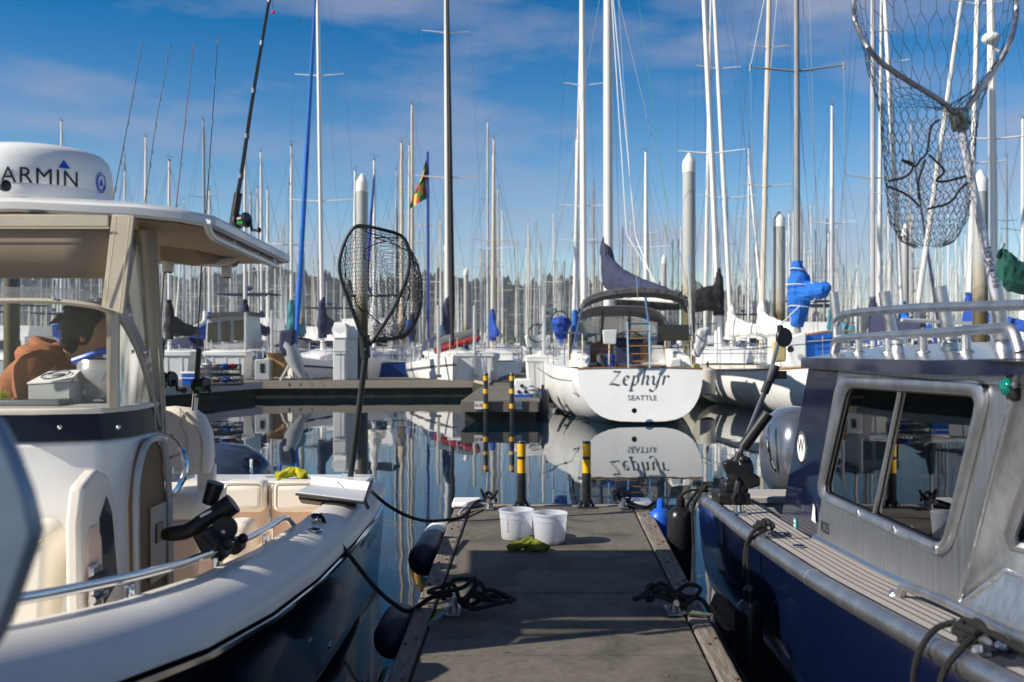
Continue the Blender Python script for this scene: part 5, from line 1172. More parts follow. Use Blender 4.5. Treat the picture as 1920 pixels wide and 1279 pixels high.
# ================================================================ OTHER BOATS CLOSE ACROSS THE WATER
def near_boat(label,px,Y,rz_,**k):
    t=make_sailboat('sailboat',label,detail=2,group='sailboats moored close across the water',**k)
    t.location=(U(px,0,Y).x,Y,0); t.rotation_euler=(0,0,R(rz_))
    for c in t.children:
        if c.name.startswith('sail_cover'): wrinkle(c,.13,.3,2)
    return t
# px of hull centre, depth; the masts stand where the photo shows them
near_boat('white sloop with navy stripe, blue furled jib and navy cover, by the lockers',610,38.5,178,L=9.2,B=3.0,fs=1.0,fb=1.25,H=16,lean=(.8,0),furl=M_cblue,coverm=M_cnavy,stripe=M_cnavy,mr=.085,spread=1.27,my=.05)
near_boat('white sloop with black furled jib and navy spray hood, bow pointing at the white tub',838,37.5,186,L=9.6,B=3.1,fs=1.0,fb=1.3,H=18,lean=(.2,0),furl=M_cblack,coverm=M_cnavy,dodger=M_cnavy,mr=.085,spread=1.2,my=.05,stripe=M_cgrey)
near_boat('blue hulled sloop with tan mast, seen through the black landing net',752,43,4,L=8.5,B=2.9,hullm=M_hullblue,H=9.2,coverm=M_ctan,mastm=M_mastt,mr=.085)
near_boat('pale blue sloop with royal blue sail bundle, beyond the pair of white tubs',925,48,5,L=8.5,B=2.8,hullm=mat('pale_blue_topsides',(.30,.40,.50),.35),H=10.4,coverm=M_croy,mr=.08,lean=(.4,0),mastm=M_mastt)
near_boat('white sloop with slim vane topped mast, beside the capped piling by the net',662,50,0,L=8.6,B=2.8,H=9.2,coverm=M_wcloth,mr=.1)
near_boat('white ketch with thick white mast, close left of the mast above the lettered stern',1100,46,3,L=11,B=3.4,H=19,coverm=M_cgreen,mr=.15,lean=(-.35,0),furl=M_wcloth)
near_boat('white sloop with green furled jib and wide spreaders, left of the thick white mast',1082,52,-2,L=8.8,B=2.9,H=11.2,coverm=M_cblue,mr=.09,furl=M_cgreen,spread=1.1)
near_boat('white sloop with twin pale masts in line, between the navy cover and capped piling',1216,44,2,L=8.6,B=2.9,H=9.0,coverm=M_cteal,mr=.09)
near_boat('cream sloop with black boom cover and leaning white mast, right of the thick piling',1350,33,-8,L=9.6,B=3.1,fs=1.1,fb=1.35,H=18,lean=(-2.6,0),coverm=M_cblack,mr=.085,boomang=-74,bh=1.35,hullm=mat('ivory_topsides',(.72,.69,.58),.35),my=-.02,spread=1.1)
near_boat('white sloop with white furled jib and strongly leaning mast, right of the black cover',1384,41,6,L=9.4,B=3,H=18,lean=(-3.0,0),furl=M_wcloth,coverm=M_wcloth,mr=.09,spread=1.3)
near_boat('white sloop with slim vane topped mast, left of the big landing net',1568,42,-4,L=9,B=3,H=10.6,coverm=M_cteal,mr=.08,spread=1.0)
near_boat('white cutter with tall silver mast, behind the left rim of the big landing net',1655,36,5,L=10,B=3.2,H=18,coverm=M_cnavy,mr=.09,mastm=M_masts)
near_boat('white sloop with leaning white mast, seen through the big landing net bag',1705,40,-6,L=9.5,B=3,H=18,lean=(-3.0,0),coverm=M_cblue,mr=.10,furl=M_wcloth)
near_boat('white sloop with silver mast and royal blue cover, behind the silver net handle',1838,33,4,L=9.8,B=3.1,H=18,lean=(1.6,0),coverm=M_croy,mr=.085,furl=M_wcloth)
gb=near_boat('white sloop with thick mast and green boom cover, at the right edge',1880,30,-10,L=10,B=3.2,fs=1.15,H=18,lean=(-.6,0),coverm=None,mr=.12,boomang=-60,spread=1.5)
m=MB(); gz=gb.location; rings=[]
for cx_,y0,y1,th in ((1884,455,462,.06),(1876,466,535,.30),(1890,470,546,.36),(1915,492,552,.36),(1950,508,556,.30),(2010,522,560,.22)):
    a,b=U(cx_,y0,29.3),U(cx_,y1,29.3); c=(a+b)/2; h=(a.z-b.z)/2; rings.append([c+V((.04*math.cos(t_),math.cos(t_)*th,math.sin(t_)*h)) for t_ in [2*math.pi*k/12 for k in range(12)]])
m.loft(rings,True,True,True); o=m.build('sail_cover',M_cgreen); o.parent=gb; bpy.context.view_layer.update(); o.matrix_parent_inverse=gb.matrix_world.inverted(); wrinkle(o,.16,.3,2)
m=MB(); m.ball(U(1858,72,29.6),.26,14,9,(1,1,.7)); m.tube([U(1858,80,29.6),U(1873,96,29.6)],.05,6); o=m.build('mast_radar',M_white); o.parent=gb; o.matrix_parent_inverse=gb.matrix_world.inverted()
near_boat('white sloop with short mast and pale cover, right edge behind the green cover',1935,44,3,L=9,B=3,H=10.5,coverm=M_wcloth,mr=.085)
near_boat('grey hulled sloop with bare mast, far left beside the radar dome',104,52,0,L=9,B=2.9,H=12.2,coverm=M_cblue,mr=.09,hullm=M_hullgrey)
near_boat('white sloop with navy cover, between the two left fishing rods',266,56,4,L=9,B=2.9,H=12.2,coverm=M_cnavy,mr=.085)
near_boat('small white sloop with royal blue cover, under the corner of the tan hardtop',385,52,-3,L=7.6,B=2.6,H=8.5,coverm=M_croy,mr=.07)
near_boat('white sloop with pale cover, between hardtop corner and blue furled jib',497,58,2,L=9,B=2.9,H=9.5,coverm=M_wcloth,mr=.08)
near_boat('white sloop with bare silver mast and crosstree, right of the black furled jib',914,63,0,L=9.5,B=3,H=14.6,coverm=None,mr=.085,mastm=M_masts,spread=1.2)
near_boat('white sloop with tan mast beside the flag, left of the black furled jib',771,53,2,L=9,B=2.9,H=13.3,coverm=M_cnavy,mr=.095,mastm=M_mastt)
# blue-covered wooden boat, stern to the right hand boat
wb=thing('sailboat','white varnish trimmed sailboat with bright blue boom cover and blue cockpit cloth','sailboat',U(1500,0,22.5),'sailboats moored close across the water'); wb.location.z=0
WX=U(1487,0,23).x+.55; WY=21.3
rg=hull_rings(9.0,3.0,1.02,1.32,tr=.70,ns=13,n=9)
rot=Matrix.Rotation(R(180+13),3,'Z')
def wp(p): return rot@V(p)+V((WX+.35,WY+4.5,0))
m=MB(); m.loft([[wp(p) for p in r] for r in rg],False,True,False); m.build('hull',M_gelw,wb,angle=50)
m=MB(); m.loft([[wp(V(r[0])),wp((r[0][0]*.5,r[0][1],r[0][2]+.04)),wp((r[-1][0]*.5,r[-1][1],r[-1][2]+.04)),wp(V(r[-1]))] for r in rg]); m.build('deck',M_gelw,wb)
m=MB()
for k in (0,-1): m.tube([wp(V(r[k])+V((0,0,.01))) for r in rg],.03,6)
m.build('varnished_rail',M_teak,wb)
m=MB()
for k in (0,-1):
    m.tube([wp(V(r[k])+V((0,0,.55))) for r in rg],.012,5)
    for r in rg[::2]: m.tube([wp(V(r[k])),wp(V(r[k])+V((0,0,.55)))],.012,5)
m.tube(spline([wp((-.35,4.4,1.9)),wp((0,4.9,1.95)),wp((.35,4.4,1.9))],5),.014,6)
m.build('railing',M_steel,wb)
q=lambda px,py,Y:U(px,py,Y)
m=MB(); m.prism([q(1478,632,25.2),q(1512,622,25.2),q(1512,688,25.2),q(1478,688,25.2)],(.2,3,0)); m.build('cabin',M_gelw,wb,bevel=.04)
m=MB(); m.lathe([(.0,0),(.085,0),(.085,.03),(.06,.03)],q(1482,655,25.1),14,dirM((0,-1,0))); m.build('port_light',M_blk,wb)
m=MB(); m.prism([q(1512,626,25.3),q(1575,622,25.3),q(1575,690,25.3),q(1512,690,25.3)],(0,.05,0)); m.build('cockpit_cloth',M_cblue,wb,smooth=False)
m=MB(); m.tube([q(1511,628,25.2),q(1545,622,25.2),q(1600,620,25.2)],.03,6); m.build('cloth_frame',M_teak,wb)
m=MB(); m.tube([q(1542,630,25.2),q(1542,690,25.2)],.012,5); m.tube([q(1513,640,25.2),q(1575,636,25.2)],.012,5); m.build('frame_tube',M_steel,wb)
m=MB(); m.tube([q(1497,700,25.6),q(1495,480,25.6),q(1494,130,25.6),q(1492,-420,25.6)],[.075,.075,.07,.06],10); wm=m.build('mast',M_mastg,wb)
for a,b in (((1494,134),(1407,126)),((1494,134),(1582,122))):
    m=MB(); m.tube([q(*a,25.6),q(*b,25.6)],[.035,.02],6); m.tube([q(b[0],b[1]-6,25.6),q(b[0],b[1]+8,25.6)],.03,6); m.build('crosstree',M_mastg,wm)
m=MB()
for a,b in (((1494,-300),(1407,126)),((1407,126),(1420,690)),((1494,-300),(1582,122)),((1582,122),(1590,690)),((1494,140),(1470,690)),((1494,140),(1540,690)),((1494,-420),(1395,690)),((1505,0),(1545,560)),((1518,0),(1535,560))): m.tube([q(*a,25.6),q(*b,25.6)],.007,4,False)
m.build('rigging',M_wire,wb)
rings=[]
for c_,r1,r2 in (((1494,489),.12,.12),((1495,500),.16,.15),((1500,525),.29,.25),((1500,548),.33,.3),((1498,580),.24,.25),((1495,600),.18,.2),((1494,612),.14,.15)):
    c=q(*c_,25.6); rings.append([c+V((math.cos(a)*r1*(1+.12*math.sin(3*a+c.z*9)),math.sin(a)*r2,0)) for a in [2*math.pi*k/14 for k in range(14)]])
m=MB(); m.loft(rings,True,True,True)
m.tube([q(1505,545,25.5),q(1520,548,25.2),q(1535,545,24.8),q(1545,544,24.5),q(1549,543,24.4)],[.27,.24,.21,.2,.12],12); wrinkle(m.build('sail_cover',M_cblue,wb),.15,.25,2)
m=MB(); m.prism([q(1449,640,24.0),q(1466,632,24.0),q(1475,650,24.0),q(1475,678,24.0),q(1452,680,24.0)],(0,.2,0)); m.build('horseshoe_buoy',mat('straw_canvas',(.55,.46,.20),.8),wb,bevel=.05)
# tan mast standing by itself next to it
near_boat('white sloop with a tall cream mast, directly left of the bright blue boom cover',1440,38,5,L=9.5,B=3,H=18,lean=(1.3,0),coverm=M_wcloth,mr=.10,mastm=M_mastt)
near_boat('white sloop with navy boom cover, bow over the dock between grey cabin boat and carton',470,39.5,176,L=8.2,B=2.8,H=7.8,coverm=M_cnavy,mr=.07)
near_boat('small white sloop with charcoal hood and teal cover, behind the tilted outboard motor',552,40,-178,L=8.0,B=2.7,H=8.2,coverm=M_cteal,dodger=M_cgrey,mr=.07)
near_boat('white sloop with pale cover and royal blue furled jib, right of the white lockers',706,42,180,L=8.6,B=2.8,H=8.0,coverm=M_wcloth,furl=M_croy,mr=.075)
near_boat('white sloop with black cover and navy hood, left behind the crab pots',330,40,178,L=8.8,B=2.9,H=7.6,coverm=M_cblack,dodger=M_cnavy,mr=.075)
# white ties round the bright blue cover
for c_,r_,d_ in (((1496,505),.21,(0,0,1)),((1500,535),.36,(0,0,1)),((1498,575),.29,(0,0,1)),((1522,547),.26,(1,0,.05)),((1537,545),.235,(1,0,.05))):
    c=q(*c_,25.55 if c_[0]<1510 else 25.0); M=dirM(d_); MB().tube([c+M@V((r_*math.cos(a),r_*math.sin(a)*.95,.02*math.sin(2*a))) for a in [2*math.pi*k/20 for k in range(20)]],.012,5,closed=True).build('cover_tie',M_white,wb)
# flag on a slim staff
fl=thing('flag_staff','slim blue staff with a colourful flag, left of the black furled jib','flag',U(803,0,40)); fl.location.z=0
MB().tube([U(803,690,40),U(802,285,40)],.05,7).build('staff',M_croy,fl)
m=MB(); cols=[mat('flag_green',(.02,.16,.06),.8),mat('flag_yellow',(.65,.5,.03),.8),mat('flag_red',(.45,.02,.03),.8),mat('flag_black',(.015,.015,.03),.8)]
for i in range(7):
    for j in range(5):
        def fpnt(u,v): return U(801-28*u**.8*v-6*u+ 2*math.sin(v*7),292+ v*80+ u*20,40+.12*math.sin(6*u+3*v))
        m.mi=[0,3,2,1,0,1,2,0][(i*2+j*3)%8]; m.add([fpnt(j/5,i/7),fpnt((j+1)/5,i/7),fpnt((j+1)/5,(i+1)/7),fpnt(j/5,(i+1)/7)],[(0,1,2,3)])
m.build('flag',cols,fl)
# ================================================================ THINGS ON THE FAR DOCKS
DK=.52
def on(px,Y,z=DK): return V((U(px,0,Y).x,Y,z))
def tub(px,Y,w_,d,h,label,rz_=0,z=DK):
    c=on(px,Y,z); t=thing('dock_tub',label,'tub',c,'white tubs and boxes on the docks'); M=Matrix.Rotation(R(rz_),3,'Z')
    def rg_(a,zz): return [c+M@V((x*w_/2*a,y*d/2*a,zz)) for x,y in ((-1,-1),(1,-1),(1,1),(-1,1))]
    m=MB(); m.loft([rg_(.86,0),rg_(.98,h*.9),rg_(1.06,h*.9),rg_(1.06,h),rg_(.97,h),rg_(.95,h*.85)],True,True,True); b=m.build('body',M_tub,t,bevel=.05,seg=3)
    m=MB()
    for k in (-.62,0,.62): m.add([c+M@V((k*w_/2-.04,-d/2*(.88)-.012,.02)),c+M@V((k*w_/2+.04,-d/2*(.88)-.012,.02)),c+M@V((k*w_/2+.04,-d/2*.975-.012,h*.86)),c+M@V((k*w_/2-.04,-d/2*.975-.012,h*.86))],[(0,1,2,3)])
    m.build('rib',M_tub,b,smooth=False)
    m=MB(); m.loft([rg_(1.07,h+.002),rg_(1.07,h+.05),rg_(.8,h+.09)],True,True,True); m.build('lid',M_white,t,bevel=.03)
tub(884,32.9,1.42,.8,.86,'ribbed white tub nearest the walkway, left of the two striped poles',0)
tub(912,35.0,.9,.9,.86,'white tub tucked behind the ribbed tub beside the walkway',0,.45)
tub(1012,27.5,.75,.7,.85,'white dock box at the left bow side of the white lettered stern boat',4,.45)
tub(430,33.2,1.35,1.0,.88,'long white tub behind the crab pots',0)
tub(322,32.6,1.5,1.0,.88,'white tub left of the blue cooler, behind the fishing rods',0)
tub(250,32.9,1.1,.9,.86,'white tub seen through the clear side panel of the tan topped boat',0)
# tall white lockers
def locker(px0,px1,py,Y,label,lamp=True):
    c=on((px0+px1)/2,Y); w_=(px1-px0)/FPX*Y; h=U(0,py,Y).z-DK; t=thing('dock_locker',label,'locker',c,'white utility lockers on the main dock')
    m=MB(); m.box(c+V((0,0,h*.38)),(w_*.9,.5,h*.76)); m.build('body',M_white,t,bevel=.02)
    m=MB(); m.prism([c+V((-w_/2,-.28,h*.74)),c+V((w_/2,-.28,h*.74)),c+V((w_/2,-.32,h*.84)),c+V((w_/2,.1,h)),c+V((-w_/2,.1,h)),c+V((-w_/2,-.32,h*.84))],(0,.0,.03)); m.loft([[c+V((x*w_/2*k,y*.28*k+.0,z)) for x,y in ((-1,-1),(1,-1),(1,1),(-1,1))] for z,k in ((h*.76,1.0),(h*.9,1.05),(h,.72))],True,True,True); m.build('lid',M_white,t,bevel=.02)
    if lamp:
        m=MB(); m.tube([c+V((-.25,-.30,h*.5)),c+V((.3,-.30,h*.5))],.015,6); m.tube([c+V((0.05,-.3,h*.5)),c+V((0.05,-.3,.0))],.014,6); m.build('hose_bracket',M_wire,t)
locker(626,652,606,32.6,'tall white utility locker with hose bracket, left of the black landing net handle')
locker(652,674,608,33.0,'second white locker standing directly behind the landing net handle',False)
# galvanised posts
for px,py0,py1,Y,lb in ((822,573,702,32.6,'slim galvanised post left of the ribbed white tub'),(890,573,702,32.5,'slim galvanised post in front of the ribbed white tub'),(510,582,700,33,'grey galvanised post left of the tilted grey outboard'),(461,586,650,36,'grey post beside the small grey cabin boat'),(1020,573,680,28,'slim white post left of the white stern boat'),(1343,620,700,29.5,'white post right of the white stern boat')):
    a,b=U(px,py0,Y),U(px,py1,Y); b.z=max(DK if Y>30 else .4,min(b.z,.6)); t=thing('dock_post',lb,'post',b,'slim posts along the docks')
    MB().tube([b,a],.055,9).build('shaft',M_masts if px!=1343 else M_white,t); MB().box(b+V((0,0,.05)),(.2,.2,.1)).build('foot',M_wire,t)
# blue cooler, crab pots
c=on(361,28.3); t=thing('cooler','small bright blue cooler with white lid on the grey dock','cooler',c)
m=MB(); m.loft([[c+V((x*.26*k,y*.19*k,z)) for x,y in ((-1,-1),(1,-1),(1,1),(-1,1))] for z,k in ((0,.92),(.32,1.0))],True,True,True); m.build('body',M_cool,t,bevel=.02)
m=MB(); m.box(c+V((0,0,.355)),(.55,.41,.065)); m.build('lid',M_white,t,bevel=.02)
m=MB(); m.tube(spline([c+V((-.28,0,.3)),c+V((-.29,-.2,.22)),c+V((.29,-.2,.22)),c+V((.28,0,.3))],4),.012,6); m.build('handle',M_white,t)
for px,Y,z,w_,lb in ((415,28.3,DK,.98,'lower wire crab pot stacked on the grey dock beside the cooler'),(413,28.4,DK+.30,.95,'upper wire crab pot with coloured floats, on top of the other')):
    c=on(px,Y,z); t=thing('crab_pot',lb,'crab pot',c,'stacked crab pots')
    m=MB(); r=w_/2; n=16
    for zz in (.02,.15,.28): m.tube([c+V((r*math.cos(a)*1.25,r*math.sin(a),zz)) for a in [2*math.pi*k/n for k in range(n)]],.016,5,closed=True)
    m.build('hoop',M_blk,t)
    m=MB()
    for k in range(n*2):
        a=math.pi*k/n; a2=a+.2
        m.tube([c+V((r*1.25*math.cos(a),r*math.sin(a),.02)),c+V((r*1.25*math.cos(a2),r*math.sin(a2),.28))],.006,3,False); m.tube([c+V((r*1.25*math.cos(a2),r*math.sin(a2),.02)),c+V((r*1.25*math.cos(a),r*math.sin(a),.28))],.006,3,False)
    for k in range(7):
        y=-r+2*r*(k+.5)/7; hx=1.25*math.sqrt(max(0,r*r-y*y)); m.tube([c+V((-hx,y,.28)),c+V((hx,y,.28))],.006,3,False)
    m.build('netting',M_rub,t)
    for k,(dx_,col) in enumerate(((-.35,M_white),(-.1,M_ctan),(.2,M_croy),(.38,M_red if z>DK+.1 else M_white))):
        m=MB(); m.ball(c+V((dx_,-.25+.1*(k%2),.16 if z<DK+.1 else .24)),.10,10,7,(1.5,1,.85)); m.build('float',col,t)
# grey outboard tilted up, under a dark cover, with boards and a carton beside it
c=on(548,32.2); t=thing('outboard_motor','tilted grey outboard motor with a dark cover on a stand','outboard motor',c)
m=MB(); m.tube([c+V((-.25,0,1.45)),c+V((-.15,0,1.15)),c+V((.1,0,.6)),c+V((.35,0,.1))],[.16,.26,.26,.10],12); m.build('cowl',M_hullgrey,t)
m=MB(); m.prism([c+V((-.38,-.2,1.62)),c+V((.12,-.2,1.66)),c+V((.1,-.22,1.2)),c+V((-.2,-.28,.75)),c+V((-.4,-.2,1.0))],(0,.4,0)); m.build('motor_cover',M_cnavy,t,bevel=.08)
m=MB(); m.tube([c+V((.05,0,.75)),c+V((.6,.1,.0))],.05,7); m.tube([c+V((.05,0,.75)),c+V((-.4,.1,.0))],.05,7); m.build('stand',M_hullgrey,t)
c=on(521,33); t=thing('carton','brown cardboard carton behind the tilted outboard motor','box',c)
m=MB(); m.box(c+V((0,0,.45)),(.55,.5,.7)); m.build('body',mat('cardboard',(.42,.25,.11),.85,var=.1),t,bevel=.01); m=MB(); m.prism([c+V((-.28,-.25,.8)),c+V((.28,-.25,.8)),c+V((.26,-.42,.88)),c+V((-.26,-.42,.88))],(0,0,.01)); m.build('flap',mat('cardboard',(0,0,0)),t,smooth=False)
c=on(495,32.6); t=thing('bait_tank','small grey framed tank with dark window, left of the galvanised post','box',c)
m=MB(); m.box(c+V((0,0,.34)),(.5,.45,.68)); m.build('body',M_hullgrey,t,bevel=.03); MB().box(c+V((0,-.23,.4)),(.14,.02,.3)).build('window',M_blk,t,smooth=False)
# grey runabout with a wheelhouse, rubble of gear
ru=thing('motorboat','small grey wheelhouse boat behind the crab pots','motorboat',U(420,0,38)); ru.location.z=0
o=V((U(420,0,38).x,38,0)); rgr=hull_rings(6.5,2.3,.8,1.1,tr=.9,ns=9,n=6)
MB().loft([[V(p)+o for p in r] for r in rgr],False,True,False).build('hull',M_hullgrey,ru)
w_=[q(387,603,36.5),q(395,590,36.5),q(462,588,36.5),q(466,655,36.5),q(384,655,36.5)]
cb=MB().prism(w_,(0,2.0,0)).build('wheelhouse',M_hullgrey,ru,bevel=.05)
for a in ((389,606,407,642),(414,603,431,640),(438,602,456,638)): MB().prism([q(a[0],a[1],36.45),q(a[2],a[1]-2,36.45),q(a[2],a[3],36.45),q(a[0],a[3],36.45)],(0,.02,0)).build('window',M_glass,cb,smooth=False,bevel=.008)
MB().prism([q(384,597,36.3),q(396,586,36.3),q(466,584,36.3),q(468,590,36.3),q(396,593,36.3)],(0,2.4,0)).build('roof',mat('dark_roof',(.06,.065,.075),.6),ru,smooth=False)
# red-grey folded dinghy on the foredeck right of the net
t=thing('inflatable_dinghy','grey and red inflatable dinghy lying in front of the navy spray hood','dinghy',U(860,0,34.4)); t.location.z=1.35
a,b=q(815,652,34.4),q(898,628,34.8)
m=MB(); m.tube(spline([a,a.lerp(b,.3)+V((0,0,.05)),a.lerp(b,.7)+V((0,0,.04)),b],5),[.10]+[.25]*14+[.18],12); m.build('tube',M_grey,t)
m=MB(); m.tube(spline([a+V((0,-.2,-.12)),a.lerp(b,.5)+V((0,-.26,-.12)),b+V((0,-.2,-.1))],6),.11,9); m.build('side_stripe',M_red,t)
# bicycle at the walkway
bk=thing('bicycle','dark bicycle parked on the walkway behind the royal blue cover','bicycle',on(1025,40,.45))
def wheel(c,r):
    w_=MB().tube([c+V((r*math.cos(a),.25*r*math.cos(a),r*math.sin(a))) for a in [2*math.pi*k/22 for k in range(22)]],.025,6,closed=True); o=w_.build('wheel',M_blk,bk)
    s=MB()
    for k in range(10): a=math.pi*k/5; s.tube([c,c+V((r*math.cos(a),.25*r*math.cos(a),r*math.sin(a)))],.005,3,False)
    s.build('spokes',M_steel,o)
c1,c2=q(1003,618,40),q(1056,596,40.6); c1=q(1008,625,40); c2=q(1050,600,40.5); wheel(c1,.36); wheel(c2,.36)
m=MB(); s1_,s2_=q(1022,592,40.2),q(1042,578,40.4); bb=q(1028,620,40.2)
for a,b in ((c1,s1_),(c1,bb),(s1_,bb),(s1_,s2_),(bb,s2_),(s2_,c2)): m.tube([a,b],.022,6)
m.build('frame',mat('teal_frame',(.03,.25,.22),.4),bk)
m=MB(); m.box(s1_+V((0,0,.12)),(.26,.14,.07)); m.build('saddle',M_blk,bk,bevel=.03)
m=MB(); m.tube([s2_,s2_+V((.02,0,.22)),s2_+V((-.2,-.1,.27))],.018,6); m.tube([s2_+V((.02,0,.22)),s2_+V((.2,.1,.27))],.018,6); m.build('handlebar',M_steel,bk)
t=thing('dock_cart','white boxy dock cart behind the bicycle','cart',on(1008,44,.45))
m=MB(); c=on(1008,44,1.55); m.loft([[c+V((x*.55*k,y*.4*k,z)) for x,y in ((-1,-1),(1,-1),(1,1),(-1,1))] for z,k in ((0,.85),(.55,1.05))],True,True,True); m.build('tray',M_tub,t,bevel=.05); m=MB()
for s in(-.3,.3): m.tube([c+V((s,0,0)),c+V((s,0,-1.1))],.04,6)
m.build('leg',M_blk,t)
# white shore-power box and coil on the neighbour finger
c=V((U(981,0,23.4).x,23.4,ZF)); t=thing('portable_generator','white box with round sockets on the dock, beside the white stern','generator',c)
m=MB(); m.prism([c+V((-.27,0,0)),c+V((.27,0,0)),c+V((.22,.05,.42)),c+V((-.2,.05,.42))],(0,.35,0)); m.build('body',M_white,t,bevel=.03)
for x,z in ((-.1,.12),(.06,.12),(-.03,.26)): MB().lathe([(.045,0),(.045,.02),(0,.02)],c+V((x,.01,z)),10,dirM((0,-1,.1))).build('socket',M_blk,t)
MB().box(c+V((0,-.02,.03)),(.44,.05,.06)).build('blue_skirt',M_cool,t,smooth=False)
t=rope('coiled_rope',[c+V((.25+.18*math.cos(a)*(1-.02*k),-.25+.2*math.sin(a),.03+.012*k)) for k,a in enumerate([j*.8 for j in range(22)])],.014,mat('blue_grey_rope',(0,0,0)),None,3); tag(t,'blue grey rope coil lying in front of the white socket box','rope')
fd=thing('fender','long dark fender hanging between the neighbour dock and the white stern hull','fender',(F1+.14,23.2,.1),'fenders along the docks')
MB().lathe([(.03,-.1),(.13,.02),(.14,.12),(.14,.5),(.12,.6),(.03,.66)],(F1+.16,23.0,.0),14).build('body',mat('navy_fender',(.012,.016,.035),.45),fd); MB().lathe([(.035,.64),(.035,.74),(.0,.75)],(F1+.16,23,0),8).build('eye',M_rub,fd)
fd=thing('fender','pale grey cylinder fender hanging right of the white stern by the dark dock','fender',U(1327,700,27),'fenders along the docks')
c=U(1327,742,27); MB().lathe([(.04,0),(.21,.06),(.22,.7),(.04,.78)],c,14).build('body',mat('pale_fender',(.50,.48,.44),.5),fd); MB().lathe([(.03,.77),(.03,.9),(.0,.95)],c,8).build('eye',M_blk,fd)
# right hand main dock behind the moored sterns
plank_dock('mooring_dock','weathered dock behind the white stern, running to the right',[(5.2,31.2),(30,31.2),(30,33.4),(5.2,33.4)],.5,.28,M_wood)
# ================================================================ NETS, RODS, LINES, FENDERS AND SMALL THINGS
def hexnet(surf,nu,nv,r,name,mts,par,jit=.0,skip=0,seed=1):
    rg_=random.Random(seed); m=MB()
    P={}
    def nd(i,j,k):
        key=(i%nu,j,k)
        if key not in P:
            u=((i%nu)+.5*(j%2))/nu; v=(j+(.42 if k else 0))/nv
            p=surf(u%1.0,min(1,v)); P[key]=p+V((rg_.uniform(-jit,jit),rg_.uniform(-jit,jit),rg_.uniform(-jit,jit)))
        return P[key]
    for j in range(nv):
        for i in range(nu):
            a,b=nd(i,j,0),nd(i,j,1); m.tube([a,b],r,3,False)
            if j<nv-1:
                o=j%2
                m.tube([b,nd(i+o,j+1,0)],r,3,False); m.tube([b,nd(i+o-1,j+1,0)],r,3,False)
    return m.build(name,mts,par,smooth=False)
def pick(poly,u):
    n=len(poly); f=u*n; i=int(f)%n; return poly[i].lerp(poly[(i+1)%n],f-int(f))
# black landing net standing on the stern of the white boat
NY=6.82
ln=thing('landing_net','black landing net with long handle, standing on the white boat stern before the piling','landing net',U(656,905,NY))
hp=[(681,650),(672,615),(657,573),(643,534),(636,500),(641,470),(651,444),(664,427),(679,423),(714,430),(746,439),(761,452),(768,481),(766,510),(755,542),(736,582),(712,620),(695,645)]
hoop=[U(x,y,NY+(.06 if x>730 else 0)) for x,y in hp]
hs2=spline(hoop,4)
MB().tube(hs2,.0115,8,closed=True).build('hoop',M_blk,ln)
hr_=resamp(hs2,72); cN=sum(hr_,V((0,0,0)))/72
def surfL(u,v):
    p=pick(hr_,u); 
    s=1-.30*v-.62*max(0,v-.35)**1.25
    c=cN+V(((.09*v+.10*v*v),.48*v-.1*v*v,-.05*v-.20*v*v))
    q=c+(p-cN)*s
    q.z-=.11*math.sin(v*math.pi)*(1-((p.z-cN.z)/.42)**2)
    q.x+=.05*math.sin(v*math.pi)*(1 if p.x>cN.x else -.45)
    return q
hexnet(surfL,76,34,.0017,'netting',M_rub,ln,.006,seed=3)
m=MB()
for k,(u0,v0,u1,v1) in enumerate(((.35,.0,.15,.9),(.55,.05,.3,.75),(.62,.1,.85,.8),(.7,.0,.95,.55),(.42,.02,.6,.5))):
    m.tube([surfL((u0+(u1-u0)*i/12+.02*math.sin(i*1.7))%1,v0+(v1-v0)*i/12) for i in range(13)],.0042,5)
m.build('draw_cord',M_rope,ln)
m=MB(); m.tube([U(683,640,NY),U(686,672,NY)],.034,12); m.tube([U(680,630,NY),U(683,655,NY)],.026,10); m.build('collar',M_blk,ln)
MB().tube([U(686,664,NY),U(656,903,NY)],.0215,12).build('handle',M_rodblk,ln)
MB().ball(U(684,655,NY-.035),.006,6,5).build('rivet',M_steel,ln)
# big net in the roof rod holder of the cabin boat
BY=3.5
bn=thing('landing_net','big landing net with silver handle and hanging bag, in the cabin boat roof holder','landing net',U(1875,600,BY))
hp=[(1787,212),(1765,190),(1700,150),(1650,115),(1622,80),(1605,45),(1601,5),(1606,-60),(1640,-120),(1700,-150),(1780,-155),(1850,-125),(1890,-75),(1905,-20),(1905,30),(1895,75),(1875,115),(1848,155),(1825,185),(1808,210)]
hoopB=[U(x,y,BY+(-.10 if y>60 else .10)) for x,y in hp]; hb2=spline(hoopB,4)
MB().tube(hb2[:-1],.0095,10,closed=True).build('hoop',mat('worn_hoop_metal',(.42,.41,.42),.3,.9,var=.25,vscale=14),bn)
hrB=resamp(hb2[:-1],80); cB=sum(hrB,V((0,0,0)))/80
e0=U(1747,235,BY); e1=U(1741,330,BY); e2=U(1741,415,BY); e3=U(1742,468,BY)
def ell(c,rx,ry,u,ph): 
    a=2*math.pi*u+ph; return c+V((rx*math.cos(a),ry*math.sin(a),0))
def surfB(u,v):
    p=pick(hrB,u); a=-math.pi/2-.35
    # the ring order runs from the yoke round the left side, over the top and back
    ang=-2*math.pi*u+a
    def el(px,py,wpx,dy): return U(px,py,BY)+V((wpx/FPX*BY*math.cos(ang),dy*math.sin(ang),0))
    K=[(0,p),(.30,el(1742,215,88,.12)),(.55,el(1740,330,77,.13)),(.80,el(1741,410,70,.12)),(.93,el(1741,452,48,.08)),(1.0,el(1742,468,14,.03))]
    for (v0,p0),(v1,p1) in zip(K,K[1:]):
        if v0<=v<=v1:
            t=(v-v0)/(v1-v0); return p0.lerp(p1,t)
    return K[-1][1]
